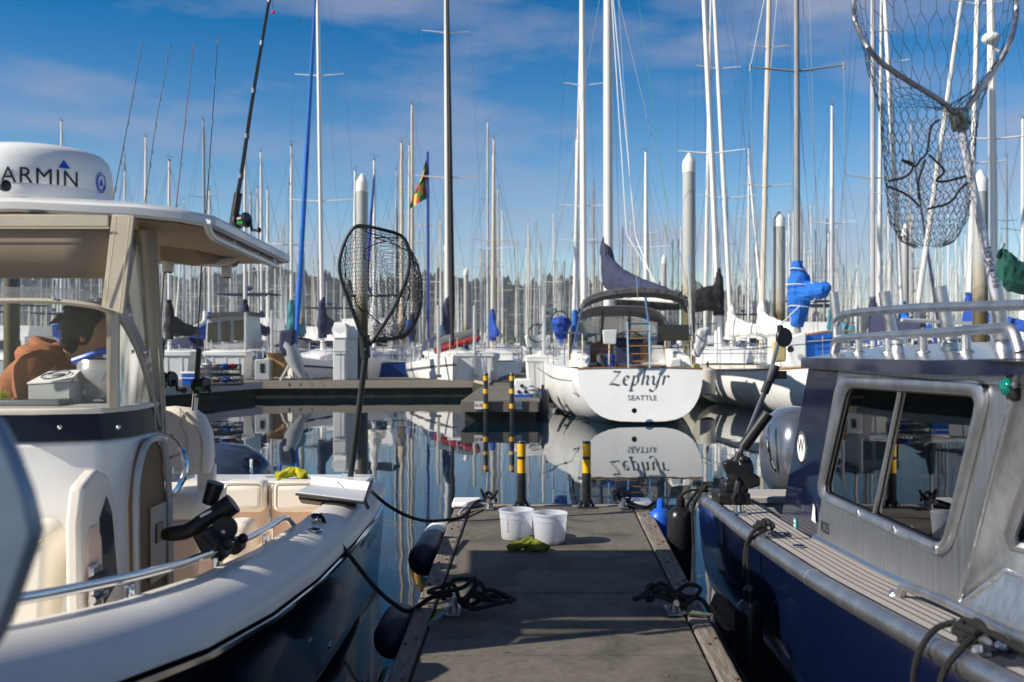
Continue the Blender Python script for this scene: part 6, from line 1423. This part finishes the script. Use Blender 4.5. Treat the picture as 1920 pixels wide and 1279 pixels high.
hexnet(surfB,34,25,.00115,'netting',M_rub,bn,.004,seed=9)
m=MB()
for pts in ([(1690,300),(1715,312),(1725,300),(1738,285),(1745,240),(1760,225)],[(1690,300),(1712,308),(1700,330),(1665,340)],[(1742,290),(1770,320),(1755,338),(1775,340),(1812,330)],[(1665,350),(1700,365),(1725,388)],[(1740,392),(1780,380),(1800,355),(1815,342)],[(1735,300),(1722,340),(1724,375)]):
    m.tube(spline([U(x,y,BY-.12) for x,y in pts],4),.0042,5)
m.build('draw_cord',M_rope,bn)
yk=[U(1795,212,BY-.08),U(1802,236,BY-.06)]
m=MB(); d=(yk[1]-yk[0]).normalized(); m.box((yk[0]+yk[1])/2,(.055,.035,.075),dirM(d)); m.tube([yk[0]+V((-.018,0,.02)),yk[1]+V((-.018,-.02,0))],.012,8); m.tube([yk[0]+V((.018,0,.02)),yk[1]+V((.018,-.02,0))],.012,8); m.build('yoke',mat('green_grey_casting',(.35,.42,.38),.35,.8),bn,bevel=.004)
H0,H1=U(1800,230,BY-.05),U(1876,600,BY+.0)
MB().tube([H0,H1],.0145,14).build('handle',mat('silver_violet_tube',(.72,.72,.80),.35,.35),bn)
dH=(H0-H1).normalized(); q=U(1857,502,BY-.02)-V((0,.0165,0))
text('maker_lettering','BECKMAN',M_logo,bn,.030,basis(q,dH,V((-dH.z,0,dH.x))),space=1.1,extrude=.0005)
# fishing rods
def rod(label,pts,Y,r0,r1,mt,handle=None,reel=None,butt=None,tip=None):
    P=[U(x,y,Y) for x,y in pts]; t=thing('fishing_rod',label,'fishing rod',P[0],'fishing rods on the white boat hardtop')
    n=len(P); S2=spline(P,6); k=len(S2)
    MB().tube(S2,[r0+(r1-r0)*i/(k-1) for i in range(k)],7).build('blank',mt,t)
    for f in (.12,.25,.38,.5,.62,.74,.86,.97):
        i=min(k-1,int(f*k)); c=S2[i]; m=MB(); m.tube([c+V((.0045+.0042*math.cos(a),.0,.0042*math.sin(a))) for a in [2*math.pi*j/8 for j in range(8)]],.0011,4,closed=True); m.tube([c-V((0,0,.012)),c+V((0,0,.012))],(r0+(r1-r0)*f)*1.25,6); m.build('guide_ring',M_wire,t)
    if handle: m=MB(); a,b,r=handle; m.tube([U(*a,Y),U(*b,Y)],r,10); m.build('handle',M_blk,t)
    if butt: m=MB(); a,b,r=butt; m.tube([U(*a,Y),U(*b,Y)],r,10); m.build('butt',M_steel,t)
    if reel:
        c=U(*reel,Y); m=MB(); m.lathe([(0,-.035),(.036,-.035),(.04,-.02),(.03,-.018),(.03,.018),(.04,.02),(.036,.035),(0,.035)],c,16,dirM((1,-.35,.1))); ro_=m.build('reel',M_blk,t)
        m=MB(); m.tube([c+V((.04,-.01,0)),c+V((.055,-.02,-.05)),c+V((.085,-.03,-.05))],.008,6); m.ball(c+V((.09,-.03,-.05)),.014,8,6); m.build('crank',M_blk,ro_)
        m=MB(); m.box(c+V((0.0,-.036,-.015)),(.03,.02,.014)); m.build('green_drag',mat('green_anodised',(.02,.35,.05),.35),ro_)
    return t
g_=mat('olive_rod_blank',(.12,.13,.11),.4); g2=mat('grey_green_blank',(.14,.19,.19),.4); g3=mat('red_brown_blank',(.25,.055,.05),.4)
rod('olive grey fishing rod, leftmost of the thin rods above the white hardtop',[(211,380),(240,230),(266,84)],4.6,.0029,.0013,g_,None)
rod('grey green fishing rod, second of the thin rods above the white hardtop',[(271,384),(292,235),(318,88)],4.7,.0029,.0013,g2)
rod('red brown fishing rod whose black handle hangs below the hardtop, beside the canvas leg',[(296,742),(308,512),(330,386),(347,230),(363,86)],4.75,.0036,.0013,g3,((298,722),(305,640),.0125),(314,712))
rod('dark fishing rod with steel butt and reel, right of the red brown rod',[(365,768),(378,498),(387,390),(398,230),(408,78)],4.95,.0042,.0013,M_rodblk,((367,745),(373,655),.0135),(377,722),((364,770),(367,738),.014))
t=rod('thick black trolling rod with green trimmed reel at the hardtop rear corner',[(436,422),(452,330),(476,170),(505,0),(520,-90)],4.95,.0125,.006,M_rodblk,((437,424),(447,362),.020),(454,414))
m=MB(); m.ball(U(512,23,4.95),.0075,9,7,(1,1,1.25)); m.build('pink_bead',mat('hot_pink',(.8,.03,.15),.4),t)
MB().tube([U(508,-20,4.95),U(512,17,4.95)],.0012,3,False).build('line',M_wire,t)
# ---- person bent over behind the windscreen
def skin(name,verts,edges,rad,mt,par,sub=2):
    me=bpy.data.meshes.new(name); off=V((0,0,0)); q_=par
    while q_ is not None: off+=V(q_.location); q_=q_.parent
    me.from_pydata([tuple(V(v)-off) for v in verts],edges,[]); o=bpy.data.objects.new(name,me); COL.objects.link(o); o.parent=par
    md=o.modifiers.new('skin','SKIN'); md.use_smooth_shade=True
    for i,r in enumerate(rad):
        sv=me.skin_vertices[0].data[i]; sv.radius=(r,r) if not isinstance(r,tuple) else r; sv.use_root=(i==0)
    s2=o.modifiers.new('sub','SUBSURF'); s2.levels=sub; s2.render_levels=sub
    me.materials.append(mt); return o
px_,py_=-2.40,4.75
per=thing('person','person in a rust brown hoodie with dark tied hair, bending forward behind the clear windscreen','person',(px_,py_,.315))
M_skin=mat('skin',(.42,.24,.16),.5,sss=.1)
vv=[(px_,py_,1.10),(px_+.05,py_,1.30),(px_+.17,py_,1.50),(px_+.25,py_,1.57),(px_+.33,py_,1.635),(px_+.385,py_,1.70),(px_+.40,py_,1.75),
    (px_+.20,py_-.19,1.535),(px_+.27,py_-.24,1.28),(px_+.48,py_-.20,1.25),(px_+.56,py_-.18,1.27),
    (px_+.20,py_+.19,1.535),(px_+.27,py_+.24,1.28),(px_+.50,py_+.16,1.25),(px_+.58,py_+.14,1.27),
    (px_,py_-.10,1.02),(px_+.03,py_-.11,.68),(px_-.02,py_-.11,.36),(px_+.12,py_-.12,.335),
    (px_,py_+.10,1.02),(px_+.05,py_+.11,.68),(px_,py_+.11,.36),(px_+.14,py_+.12,.335)]
ee=[(0,1),(1,2),(2,3),(3,4),(4,5),(5,6),(2,7),(7,8),(8,9),(9,10),(2,11),(11,12),(12,13),(13,14),(0,15),(15,16),(16,17),(17,18),(0,19),(19,20),(20,21),(21,22)]
for hx,hy in ((10,-1),(14,1)):
    b=V(vv[hx])
    for k,(dy,l) in enumerate(((-.030,.07),(-.010,.082),(.012,.078),(.032,.06))):
        i=len(vv); vv+= [tuple(b+V((.045,dy,-.004))),tuple(b+V((.045+l*.6,dy*1.1,-.012))),tuple(b+V((.045+l,dy*1.1,-.035)))]; ee+=[(hx,i),(i,i+1),(i+1,i+2)]
    i=len(vv); vv+=[tuple(b+V((.01,.045*hy,.0))),tuple(b+V((.045,.065*hy,-.02)))]; ee+=[(hx,i),(i,i+1)]
rr_=[.135,.125,.135,.07,.055,.095,.085,.06,.045,.034,.032,.06,.045,.034,.032,.085,.06,.045,.035,.085,.06,.045,.035]; rr_+=[.009]*(len(vv)-len(rr_))
body=skin('body',vv,ee,rr_,M_skin,per)
hc=V((px_+.395,py_,1.715)); fd_=V((.80,-.12,-.60)).normalized()
m=MB(); m.ball(hc+fd_*.035,.088,14,10,(1,.88,1.12),(0,R(30),0)); m.ball(hc+fd_*.125+V((0,0,-.01)),.017,8,6); m.ball(hc+V((-.01,-.085,-.02)),.024,8,6,(1,.5,1.3)); m.ball(hc+fd_*.095+V((-.045,0,-.065)),.03,8,6); 
m.build('face',M_skin,per)
for s in(-1,1): MB().ball(hc+fd_*.108+V((.012,s*.032,.028)),.010,8,6).build('eye',M_blk,per)
m=MB(); m.ball(hc+fd_*.098+V((-.022,0,-.035)),.016,8,5,(.5,1.5,.4)); m.build('mouth',mat('lips',(.35,.13,.11),.5),per)
m=MB(); rg_=random.Random(4)
m.ball(hc+V((-.035,0,.035)),.108,16,11,(1.05,.95,.95))
for k in range(70):
    a=rg_.uniform(0,6.28); b=rg_.uniform(-.3,1.5); d=V((math.cos(a)*math.cos(b)-.25,math.sin(a)*math.cos(b),math.sin(b))); c0=hc+V((-.035,0,.035))+d*.098
    m.tube([c0-d*.03,c0+d*.006,c0+d*.012+V((rg_.uniform(-.025,.025),rg_.uniform(-.02,.02),rg_.uniform(-.025,.005)))],[.020,.014,.004],5)
m.ball(hc+V((-.075,0,-.03)),.085,12,9,(.8,1.05,1.1)); m.ball(hc+V((-.02,-.07,.0)),.06,10,7,(1.1,.5,1.1)); m.ball(hc+V((.03,.01,.125)),.05,10,7,(1.2,1,.75))
m.build('hair',mat('dark_hair',(.012,.009,.008),.55,bump=.6,bscale=60),per)
M_hood=mat('rust_hoodie',(.30,.115,.05),.95,var=.18,vscale=9,bump=.7,bscale=22)
skin('hoodie',[(px_-.02,py_,1.02),(px_+.03,py_,1.28),(px_+.15,py_,1.49),(px_+.235,py_,1.575),(px_+.19,py_-.20,1.525),(px_+.255,py_-.26,1.28),(px_+.46,py_-.21,1.245),(px_+.19,py_+.20,1.525),(px_+.255,py_+.26,1.28),(px_+.47,py_+.17,1.245),(px_+.315,py_,1.61)],
     [(0,1),(1,2),(2,3),(2,4),(4,5),(5,6),(2,7),(7,8),(8,9),(3,10)],[.165,.165,.17,.115,.088,.072,.050,.088,.072,.050,.088],M_hood,per)
m=MB()
m.tube(spline([V((px_+.27,py_-.11,1.575)),V((px_+.16,py_-.13,1.60)),V((px_+.09,py_,1.61)),V((px_+.16,py_+.13,1.60)),V((px_+.27,py_+.11,1.575))],5),[.03]+[.047]*19+[.03],10); m.tube(spline([V((px_+.29,py_-.09,1.61)),V((px_+.19,py_-.09,1.645)),V((px_+.13,py_,1.665)),V((px_+.19,py_+.09,1.645))],5),[.02]+[.032]*14+[.02],10)
m.build('hood',M_hood,per)
skin('trousers',[(px_,py_,1.06),(px_,py_-.10,.98),(px_+.03,py_-.11,.66),(px_-.02,py_-.11,.40),(px_,py_+.10,.98),(px_+.05,py_+.11,.66),(px_,py_+.11,.40)],[(0,1),(1,2),(2,3),(0,4),(4,5),(5,6)],[.15,.105,.08,.07,.105,.08,.07],M_cnavy,per)
for s in (-1,1): m=MB(); m.box((px_+.05,py_+s*.11,.345),(.27,.10,.07)); m.build('shoe',M_blk,per,bevel=.025,seg=3)
# ---- things on the console top
zt=CT+.018
def towel(name,label,c,rolls,mt,seed):
    """a cloth thrown down in thick folded rolls"""
    c=V(c); rg_=random.Random(seed); m=MB()
    for pts,r,fl in rolls:
        P=spline([c+V(p) for p in pts],7); n=len(P); rings=[]
        for i,p in enumerate(P):
            d=(P[min(n-1,i+1)]-P[max(0,i-1)]).normalized(); x=d.cross(V((0,0,1))).normalized(); y=x.cross(d); ring=[]
            for k in range(22):
                a=2*math.pi*k/22; q=r*(1+.16*math.sin(3*a+i*.35+seed)+.10*math.sin(5*a-i*.5))*(.72 if i in(0,n-1) else 1)
                v=p+x*math.cos(a)*q+y*math.sin(a)*q*fl; v.z=max(c.z+.001,v.z); ring.append(v)
            rings.append(ring)
        def end(rg2,s_):
            cc=sum(rg2,V((0,0,0)))/22; d=(cc-sum(rings[1 if s_ else -2],V((0,0,0)))/22).normalized()
            return [[cc+(v-cc)*f-d*q for v in rg2] for f,q in ((.72,.002),(.60,.014),(.42,.004),(.25,.016),(.05,.006))]
        m.loft(end(rings[0],1)[::-1]+rings+end(rings[-1],0),True)
    o=m.build(name,mt,None,angle=80); wrinkle(o,.014,.035,1); tag(o,label,'towel'); return o
towel('towel','bright yellow towel crumpled on the transom of the white boat',(U(547,905,6.66).x,6.66,.754),[([(-.10,-.03,.022),(-.045,.0,.034),(.0,.03,.045)],.030,.8),([(-.03,.03,.03),(.03,.03,.05),(.075,-.01,.032),(.095,-.03,.022)],.032,.85),([(-.07,.03,.03),(.0,.05,.06),(.04,.04,.05)],.026,.8)],M_yel,2)
towel('towel','olive yellow towel lying on the dock in front of the two buckets',(U(990,1030,6.08).x,6.06,DZ+.001),[([(-.125,-.02,.018),(-.06,.0,.030),(.0,.05,.045),(.02,.08,.05)],.032,.75),([(-.03,.02,.02),(.03,.03,.042),(.08,.0,.03),(.125,-.02,.018)],.027,.8),([(.0,-.02,.018),(.05,-.035,.022),(.10,-.04,.018)],.020,.8)],M_olive,5)
towel('towel','yellow towel on the console top at the far left edge',(U(0,745,4.0).x,3.95,zt),[([(-.06,0,.02),(0,.01,.035),(.05,-.01,.02)],.026,.8),([(-.03,.03,.025),(.03,.04,.03)],.022,.8)],M_yel,8)
bx=thing('tackle_box','pale cardboard box with a round printed lid on the console, beside the person','box',U(108,745,3.95)); c=V((U(106,0,3.92).x,3.92,zt))
m=MB(); m.prism([c+V((-.085,-.055,0)),c+V((.085,-.075,0)),c+V((.085,-.075,.085)),c+V((-.085,-.055,.075))],(.0,.12,.0)); b_=m.build('carton',mat('grey_carton',(.42,.44,.42),.7),bx,bevel=.003)
m=MB(); m.prism([c+V((-.088,-.058,.077)),c+V((.088,-.078,.088)),c+V((.07,.06,.125)),c+V((-.065,.075,.118))],(0,0,.006)); m.build('lid',M_white,bx,smooth=False)
m=MB(); m.tube([c+V((.0+.055*math.cos(a),-.005+.04*math.sin(a),.113+.013*math.sin(a)+.006*math.cos(a))) for a in [2*math.pi*k/20 for k in range(20)]],.003,4,closed=True); m.box(c+V((0,0,.115)),(.06,.02,.004)); m.build('print',mat('print_blue_dark',(.05,.07,.15),.6),bx)
bg_=thing('zip_bag','clear plastic bag with a blue zip top, standing on the console behind the post','bag',U(195,760,4.1)); c=V((U(196,0,4.0).x,4.0,zt))
m=MB(); rings=[]
for z,w_,d in ((0,.12,.05),(.06,.125,.065),(.13,.115,.05),(.17,.118,.02)): rings.append([c+V((w_*math.cos(a)+.01*math.sin(5*a+z*30),d*math.sin(a)+.008*math.sin(4*a+z*40),z)) for a in [2*math.pi*k/20 for k in range(20)]])
m.loft(rings,True,True,False); m.build('body',clearmat('milky_bag',(.80,.82,.82),.05,.2,film=.30),bg_)
m=MB(); m.tube(spline([c+V((-.125,0,.165)),c+V((-.06,-.012,.185)),c+V((0,-.005,.205)),c+V((.07,0,.195)),c+V((.125,0,.16))],5),.014,8); m.tube(spline([c+V((-.12,.01,.16)),c+V((0,.02,.165)),c+V((.12,.01,.15))],5),.012,8); m.build('zip_top',M_cool,bg_)
m=MB(); m.ball(c+V((-.06,-.02,.05)),.05,9,7,(.9,.7,1)); m.ball(c+V((.03,-.01,.04)),.045,9,7); m.box(c+V((.05,0,.10)),(.07,.04,.08),(.2,.3,.1)); m.build('wrapped_contents',mat('pale_wrap',(.55,.55,.52),.4),bg_)
tb_=thing('tablet','dark flat tablet lying on the console top','tablet',U(30,755,3.85)); m=MB(); m.box((U(50,0,3.8).x,3.80,zt+.012),(.30,.14,.02),(0,0,.04)); m.build('case',mat('grey_case',(.16,.17,.18),.4),tb_,bevel=.005); m=MB(); m.box((U(50,0,3.8).x,3.80,zt+.0235),(.27,.12,.002),(0,0,.04)); m.build('screen',M_glass,tb_,smooth=False)
# ---- buckets
def plastic():
    m=bpy.data.materials.new('translucent_plastic'); m.use_nodes=True; t=m.node_tree; t.nodes.clear()
    o=t.nodes.new('ShaderNodeOutputMaterial'); a=t.nodes.new('ShaderNodeBsdfPrincipled'); a.inputs['Base Color'].default_value=(.80,.82,.86,1); a.inputs['Roughness'].default_value=.35
    b=t.nodes.new('ShaderNodeBsdfTranslucent'); b.inputs['Color'].default_value=(.82,.84,.88,1); c=t.nodes.new('ShaderNodeBsdfTransparent'); c.inputs['Color'].default_value=(.9,.92,.95,1)
    m1=t.nodes.new('ShaderNodeMixShader'); m1.inputs[0].default_value=.55; m2=t.nodes.new('ShaderNodeMixShader'); m2.inputs[0].default_value=.20
    t.links.new(a.outputs[0],m1.inputs[1]); t.links.new(b.outputs[0],m1.inputs[2]); t.links.new(m1.outputs[0],m2.inputs[1]); t.links.new(c.outputs[0],m2.inputs[2]); t.links.new(m2.outputs[0],o.inputs['Surface']); return m
M_buck=plastic(); M_res=mat('tan_residue',(.52,.40,.26),.7); M_pink=mat('red_scale_print',(.55,.10,.10),.6)
for px,py,lb,marks in ((968,1011,'clear plastic bucket with red measuring marks, left of the pair',1),(1031,1018,'clear plastic bucket nearer the camera, right of the pair',0)):
    Y=(EYE-DZ)*FPX/(py-CY); c=V((U(px,0,Y).x,Y,DZ+.001)); t=thing('bucket',lb,'bucket',c,'clear buckets on the dock'); r0,r1,h=.095,.109,.193
    m=MB(); m.lathe([(0,.004),(r0-.004,.004),(r0,.01),(r0+(r1-r0)*.72,h*.72),(r0+(r1-r0)*.72+.003,h*.735),(r1-.002,h-.014),(r1+.004,h-.014),(r1+.004,h),(r1,h),(r1-.003,h-.01),(r0+(r1-r0)*.7-.003,h*.7),(r0-.003,.012),(0,.008)],c,40); m.build('body',M_buck,t,angle=30)
    m=MB(); m.lathe([(0,.012),(r0-.006,.012),(r0-.003,.022+.008*marks),(0,.020+.008*marks)],c,30); m.build('residue',M_res if marks else mat('pink_residue',(.5,.36,.30),.7),t)
    m=MB()
    def bp_(a,z): r=r0+(r1-r0)*z/h+.0012; return c+V((r*math.cos(a),r*math.sin(a),z))
    if marks:
        m.tube([bp_(R(238),z*h) for z in (.30,.5,.7,.86)],.0011,4)
        for z in (.34,.60,.84): m.tube([bp_(R(a),z*h) for a in (232,238,246)],.0011,4)
        m.build('measuring_marks',M_pink,t)
    else:
        m.tube([bp_(R(a),.80*h) for a in (268,280,300,312)]+[bp_(R(313),.70*h)],.0011,4); m.build('measuring_marks',mat('blue_grey_print',(.2,.25,.4),.6),t)
# ---- lines and cleats on the dock
def dock_cleat(px,py):
    c=G(px,py,DZ+.006); cleat(dock,c,(.02,1,0),1.35,mat('galvanised_cleat',(.35,.35,.36),.45,.8,var=.2)); return c
def tangle(label,c,r,n,seed,flat=.05,tail=None,name='mooring_rope'):
    rg_=random.Random(seed); c=V(c); P=[]
    for i in range(n):
        a=i*.85+rg_.uniform(-.25,.25); q=r*(.72+.28*math.sin(i*.53+seed))*rg_.uniform(.85,1.1); P.append(c+V((q*math.cos(a)*1.35,q*math.sin(a)*.8,.018+flat*rg_.random()+.02*(i%3))))
    o=MB(); o.tube(spline(P,6),.0105,7)
    if tail: o.tube(spline(tail,6),.0115,7)
    o=o.build(name,M_rope,None); tag(o,label,'rope'); return o
c1=dock_cleat(850,1146)
tail=[c1+V((0,-.02,.08)),c1+V((-.10,-.02,.07)),U(768,1146,4.75),U(735,1130,4.75),U(700,1098,4.85),U(660,1048,5.0),U(630,1010,5.1),U(612,990,5.2),CL1+V((.02,0,.05)),CL1+V((-.03,.03,.055)),CL1+V((.0,-.06,.05))]
tangle('black mooring line from the white boat, tangled round the near left dock cleat',c1+V((.02,0,.02)),.10,16,2,.09,tail)
o=tangle('folded black rope end flaked on the dock beside the near left cleat',c1+V((.16,-.03,0)),.10,18,7,.05); 
c2=dock_cleat(1262,1146)
tangle('black mooring line coiled on the near right dock cleat',c2+V((-.03,0,.01)),.115,22,4,.07,[c2+V((.05,0,.07)),c2+V((.14,-.03,.05)),c2+V((.20,-.12,-.1)),c2+V((.28,-.35,-.25))])
o=MB().tube([c2+V((.03,-.10,.025)),c2+V((.10,-.12,.02)),c2+V((.155,-.125,.015)),c2+V((.175,-.13,-.08))],.011,7).build('mooring_rope',mat('grey_green_rope',(.10,.12,.10),.9,bump=.8,bscale=120),None); tag(o,'short grey green rope running over the right dock edge by the black coil','rope')
c3=dock_cleat(917,953)
tangle('black mooring line from the white stern, wrapped on the far left dock cleat',c3+V((.0,0,.03)),.055,14,9,.06,[c3+V((-.02,0,.06)),c3+V((-.10,-.03,.05)),U(868,968,7.2),U(835,975,7.0),U(800,977,6.8),U(765,968,6.6),U(728,948,6.5),U(700,925,6.45),U(690,915,6.5)])
o=MB().tube(spline([c3+V((.03,0,.03)),c3+V((-.08,-.02,.035)),c3+V((-.15,-.10,.025)),c3+V((-.20,-.24,.02)),c3+V((-.235,-.30,-.05))],6),.010,7).build('mooring_rope',mat('blue_white_rope',(.05,.07,.22),.9,col2=(.55,.55,.6),vscale=70),None); tag(o,'blue flecked rope beside the far left cleat, dropping over the dock edge','rope')
c4=dock_cleat(1168,951)
tangle('black mooring line of the navy boat, wrapped on the far right dock cleat',c4+V((.0,0,.03)),.055,14,12,.06,[c4+V((.02,0,.06)),c4+V((.08,-.05,.03)),c4+V((.17,-.12,.02)),c4+V((.26,-.10,.05)),V((1.12,6.75,.42)),V((1.17,6.62,.60)),V((1.24,6.52,.72)),V((1.30,6.5,.73))])
o=MB().tube(spline([c4+V((.02,.0,.04)),c4+V((.09,-.03,.03)),c4+V((.15,-.10,.02))],6),.009,6).build('pink_line',mat('pink_line',(.50,.22,.18),.9),None); tag(o,'thin pinkish line next to the far right dock cleat','rope')
o=MB().tube(spline([c1+V((-.02,-.06,.03)),U(800,1178,4.5),U(765,1207,4.4),U(745,1235,4.35),U(732,1275,4.3)],8),.009,7).build('mooring_rope',mat('blue_white_rope',(0,0,0)),None); tag(o,'blue and white flecked rope slanting over the near left dock edge','rope')
o=MB().tube(spline([c1+V((-.04,-.05,.03)),U(800,1171,4.55),U(775,1177,4.55),U(762,1190,4.55)],6),.005,6).build('green_line',mat('lime_line',(.10,.50,.05),.7),None); tag(o,'thin lime green line over the near left dock edge','rope')
# ---- fenders
def fender(label,a,b,r,mts,cut=None,eye=True):
    a,b=V(a),V(b); d=b-a; L=d.length; t=thing('fender',label,'fender',a,'fenders beside the finger dock'); M=dirM(d)
    MB().lathe([(.02,0),(r*.55,r*.10),(r*.9,r*.45),(r,r*.9),(r,L-r*.9),(r*.9,L-r*.45),(r*.55,L-r*.1),(.02,L)],a,22,M).build('body',mts[0],t)
    if cut: MB().lathe([(r*1.03,L*cut[0]),(r*1.04,L*cut[0]+.01),(r*1.04,L*cut[1]-.01),(r*1.03,L*cut[1])],a,22,M).build('sleeve',mts[1],t)
    if eye: MB().lathe([(.03,L-.01),(.028,L+.05),(.012,L+.07),(0,L+.07)],a,10,M).build('eye',mts[-1],t)
    return t
M_fn=mat('navy_fender',(0,0,0)); M_fb=mat('black_fender',(.012,.012,.013),.28)
fender('big navy fender with a white far end, left dock edge near the far corner',(-.56,6.25,.29),(-.535,7.35,.25),.105,[M_fn,M_white],(.62,.97))
fender('round ended dark navy fender under the near left mooring line',(-.56,4.60,.27),(-.55,5.02,.28),.095,[M_fn,M_fn],None)
t=fender('tall shiny black fender hanging at the stern corner of the navy boat',(1.085,6.5,.06),(1.10,6.5,.60),.082,[M_fb,M_fb]); rope('hanging_line',[(1.10,6.5,.66),(1.15,6.5,.70),(1.25,6.5,.71)],.009,M_rope,t); rope('hanging_line',[(1.21,6.42,.69),(1.165,6.42,.60),(1.165,6.4,.36)],.008,M_rope,t)
t=fender('black fender hanging low against the navy hull side',(1.165,4.9,-.06),(1.165,4.9,.40),.070,[M_fb,M_fb]); rope('hanging_line',[(1.165,4.9,.46),(1.175,4.95,.66),(1.285,5.03,.72)],.008,M_rope,t)
fender('round blue fender peeping out behind the black one at the far right dock edge',(1.075,7.25,.14),(1.09,7.3,.46),.085,[M_cool,M_cool])
# ---- lines on the cabin boat's cleats
def wrap(label,x,y,ends,seed):
    c=V((x,y,sheer(y)+.05)); rg_=random.Random(seed); m=MB(); P=[]
    for i in range(13): a=i*2.4; P.append(c+V((.045*math.cos(a)+rg_.uniform(-.01,.01),.07*math.sin(a),.012*(i%4))))
    m.tube(spline(P,5),.0095,7)
    for e in ends: m.tube(spline(e,6),.0095,7)
    o=m.build('mooring_rope',M_rope,None); tag(o,label,'rope')
wrap('black rope wrapped round the middle cleat of the navy boat, dangling over its rail',1.285,5.06,[[(1.285,5.0,.74),(1.22,4.97,.735),(1.165,4.95,.66),(1.15,4.93,.56),(1.14,4.92,.50)]],3)
wrap('black rope wrapped round the forward cleat of the navy boat, hanging in two strands',1.285,2.78,[[(1.285,2.74,.86),(1.22,2.70,.83),(1.155,2.68,.75),(1.15,2.66,.60),(1.15,2.66,.40)],[(1.27,2.85,.86),(1.21,2.86,.83),(1.16,2.86,.74),(1.155,2.87,.60),(1.16,2.87,.45)],[(1.30,2.7,.87),(1.36,2.62,.84),(1.42,2.55,.83)]],5)
wrap('black rope on the stern cleat of the navy boat behind the black fender',1.28,6.5,[[(1.28,6.46,.74),(1.22,6.44,.70),(1.165,6.42,.60)]],8)
# ---- blurred metal in the very near foreground
an=thing('anchor','blurred blue grey metal anchor fluke poking in at the lower left edge, very near','anchor',U(-120,1000,1.02))
P=[(-90,720),(0,795),(30,850),(58,925),(76,1000),(66,1035),(44,1100),(22,1160),(0,1207),(-60,1290),(-120,1100),(-130,880)]
m=MB(); m.prism([U(x,y,1.0) for x,y in P],(-.01,.035,0)); m.build('fluke',mat('blue_galvanised',(.24,.29,.37),.34,.55,var=.15,vscale=9),an,bevel=.012,seg=3)
m=MB(); m.tube([U(-130,1000,1.04),U(-300,900,1.1),U(-480,820,1.2)],.02,8); m.build('shank',mat('blue_galvanised',(0,0,0)),an)
# a spreader bar and knife rest on the transom
t=thing('fillet_knife','blue handled knife standing by the yellow towel on the transom','knife',U(524,900,6.75)); c=V((U(524,0,6.78).x,6.78,.754))
m=MB(); m.box(c+V((.0,0,.045)),(.02,.02,.09),(0,.2,0)); m.build('handle',M_croy,t,bevel=.006); m=MB(); m.box(c+V((-.04,0,.012)),(.14,.05,.012)); m.build('tray',M_hullgrey,t,bevel=.004)
# ================================================================ THE AIR
hb_=MB().box((0,380,27),(2200,860,56)); hz_o=hb_.build('haze',bpy.data.materials.new('haze_air'),smooth=False); hm=hz_o.data.materials[0]; hm.use_nodes=True; hm.node_tree.nodes.clear()
o_=hm.node_tree.nodes.new('ShaderNodeOutputMaterial'); v_=hm.node_tree.nodes.new('ShaderNodeVolumePrincipled'); v_.inputs['Color'].default_value=(.80,.88,1,1); v_.inputs['Density'].default_value=.00022
hm.node_tree.links.new(v_.outputs[0],o_.inputs['Volume']); hz_o['kind']='stuff'
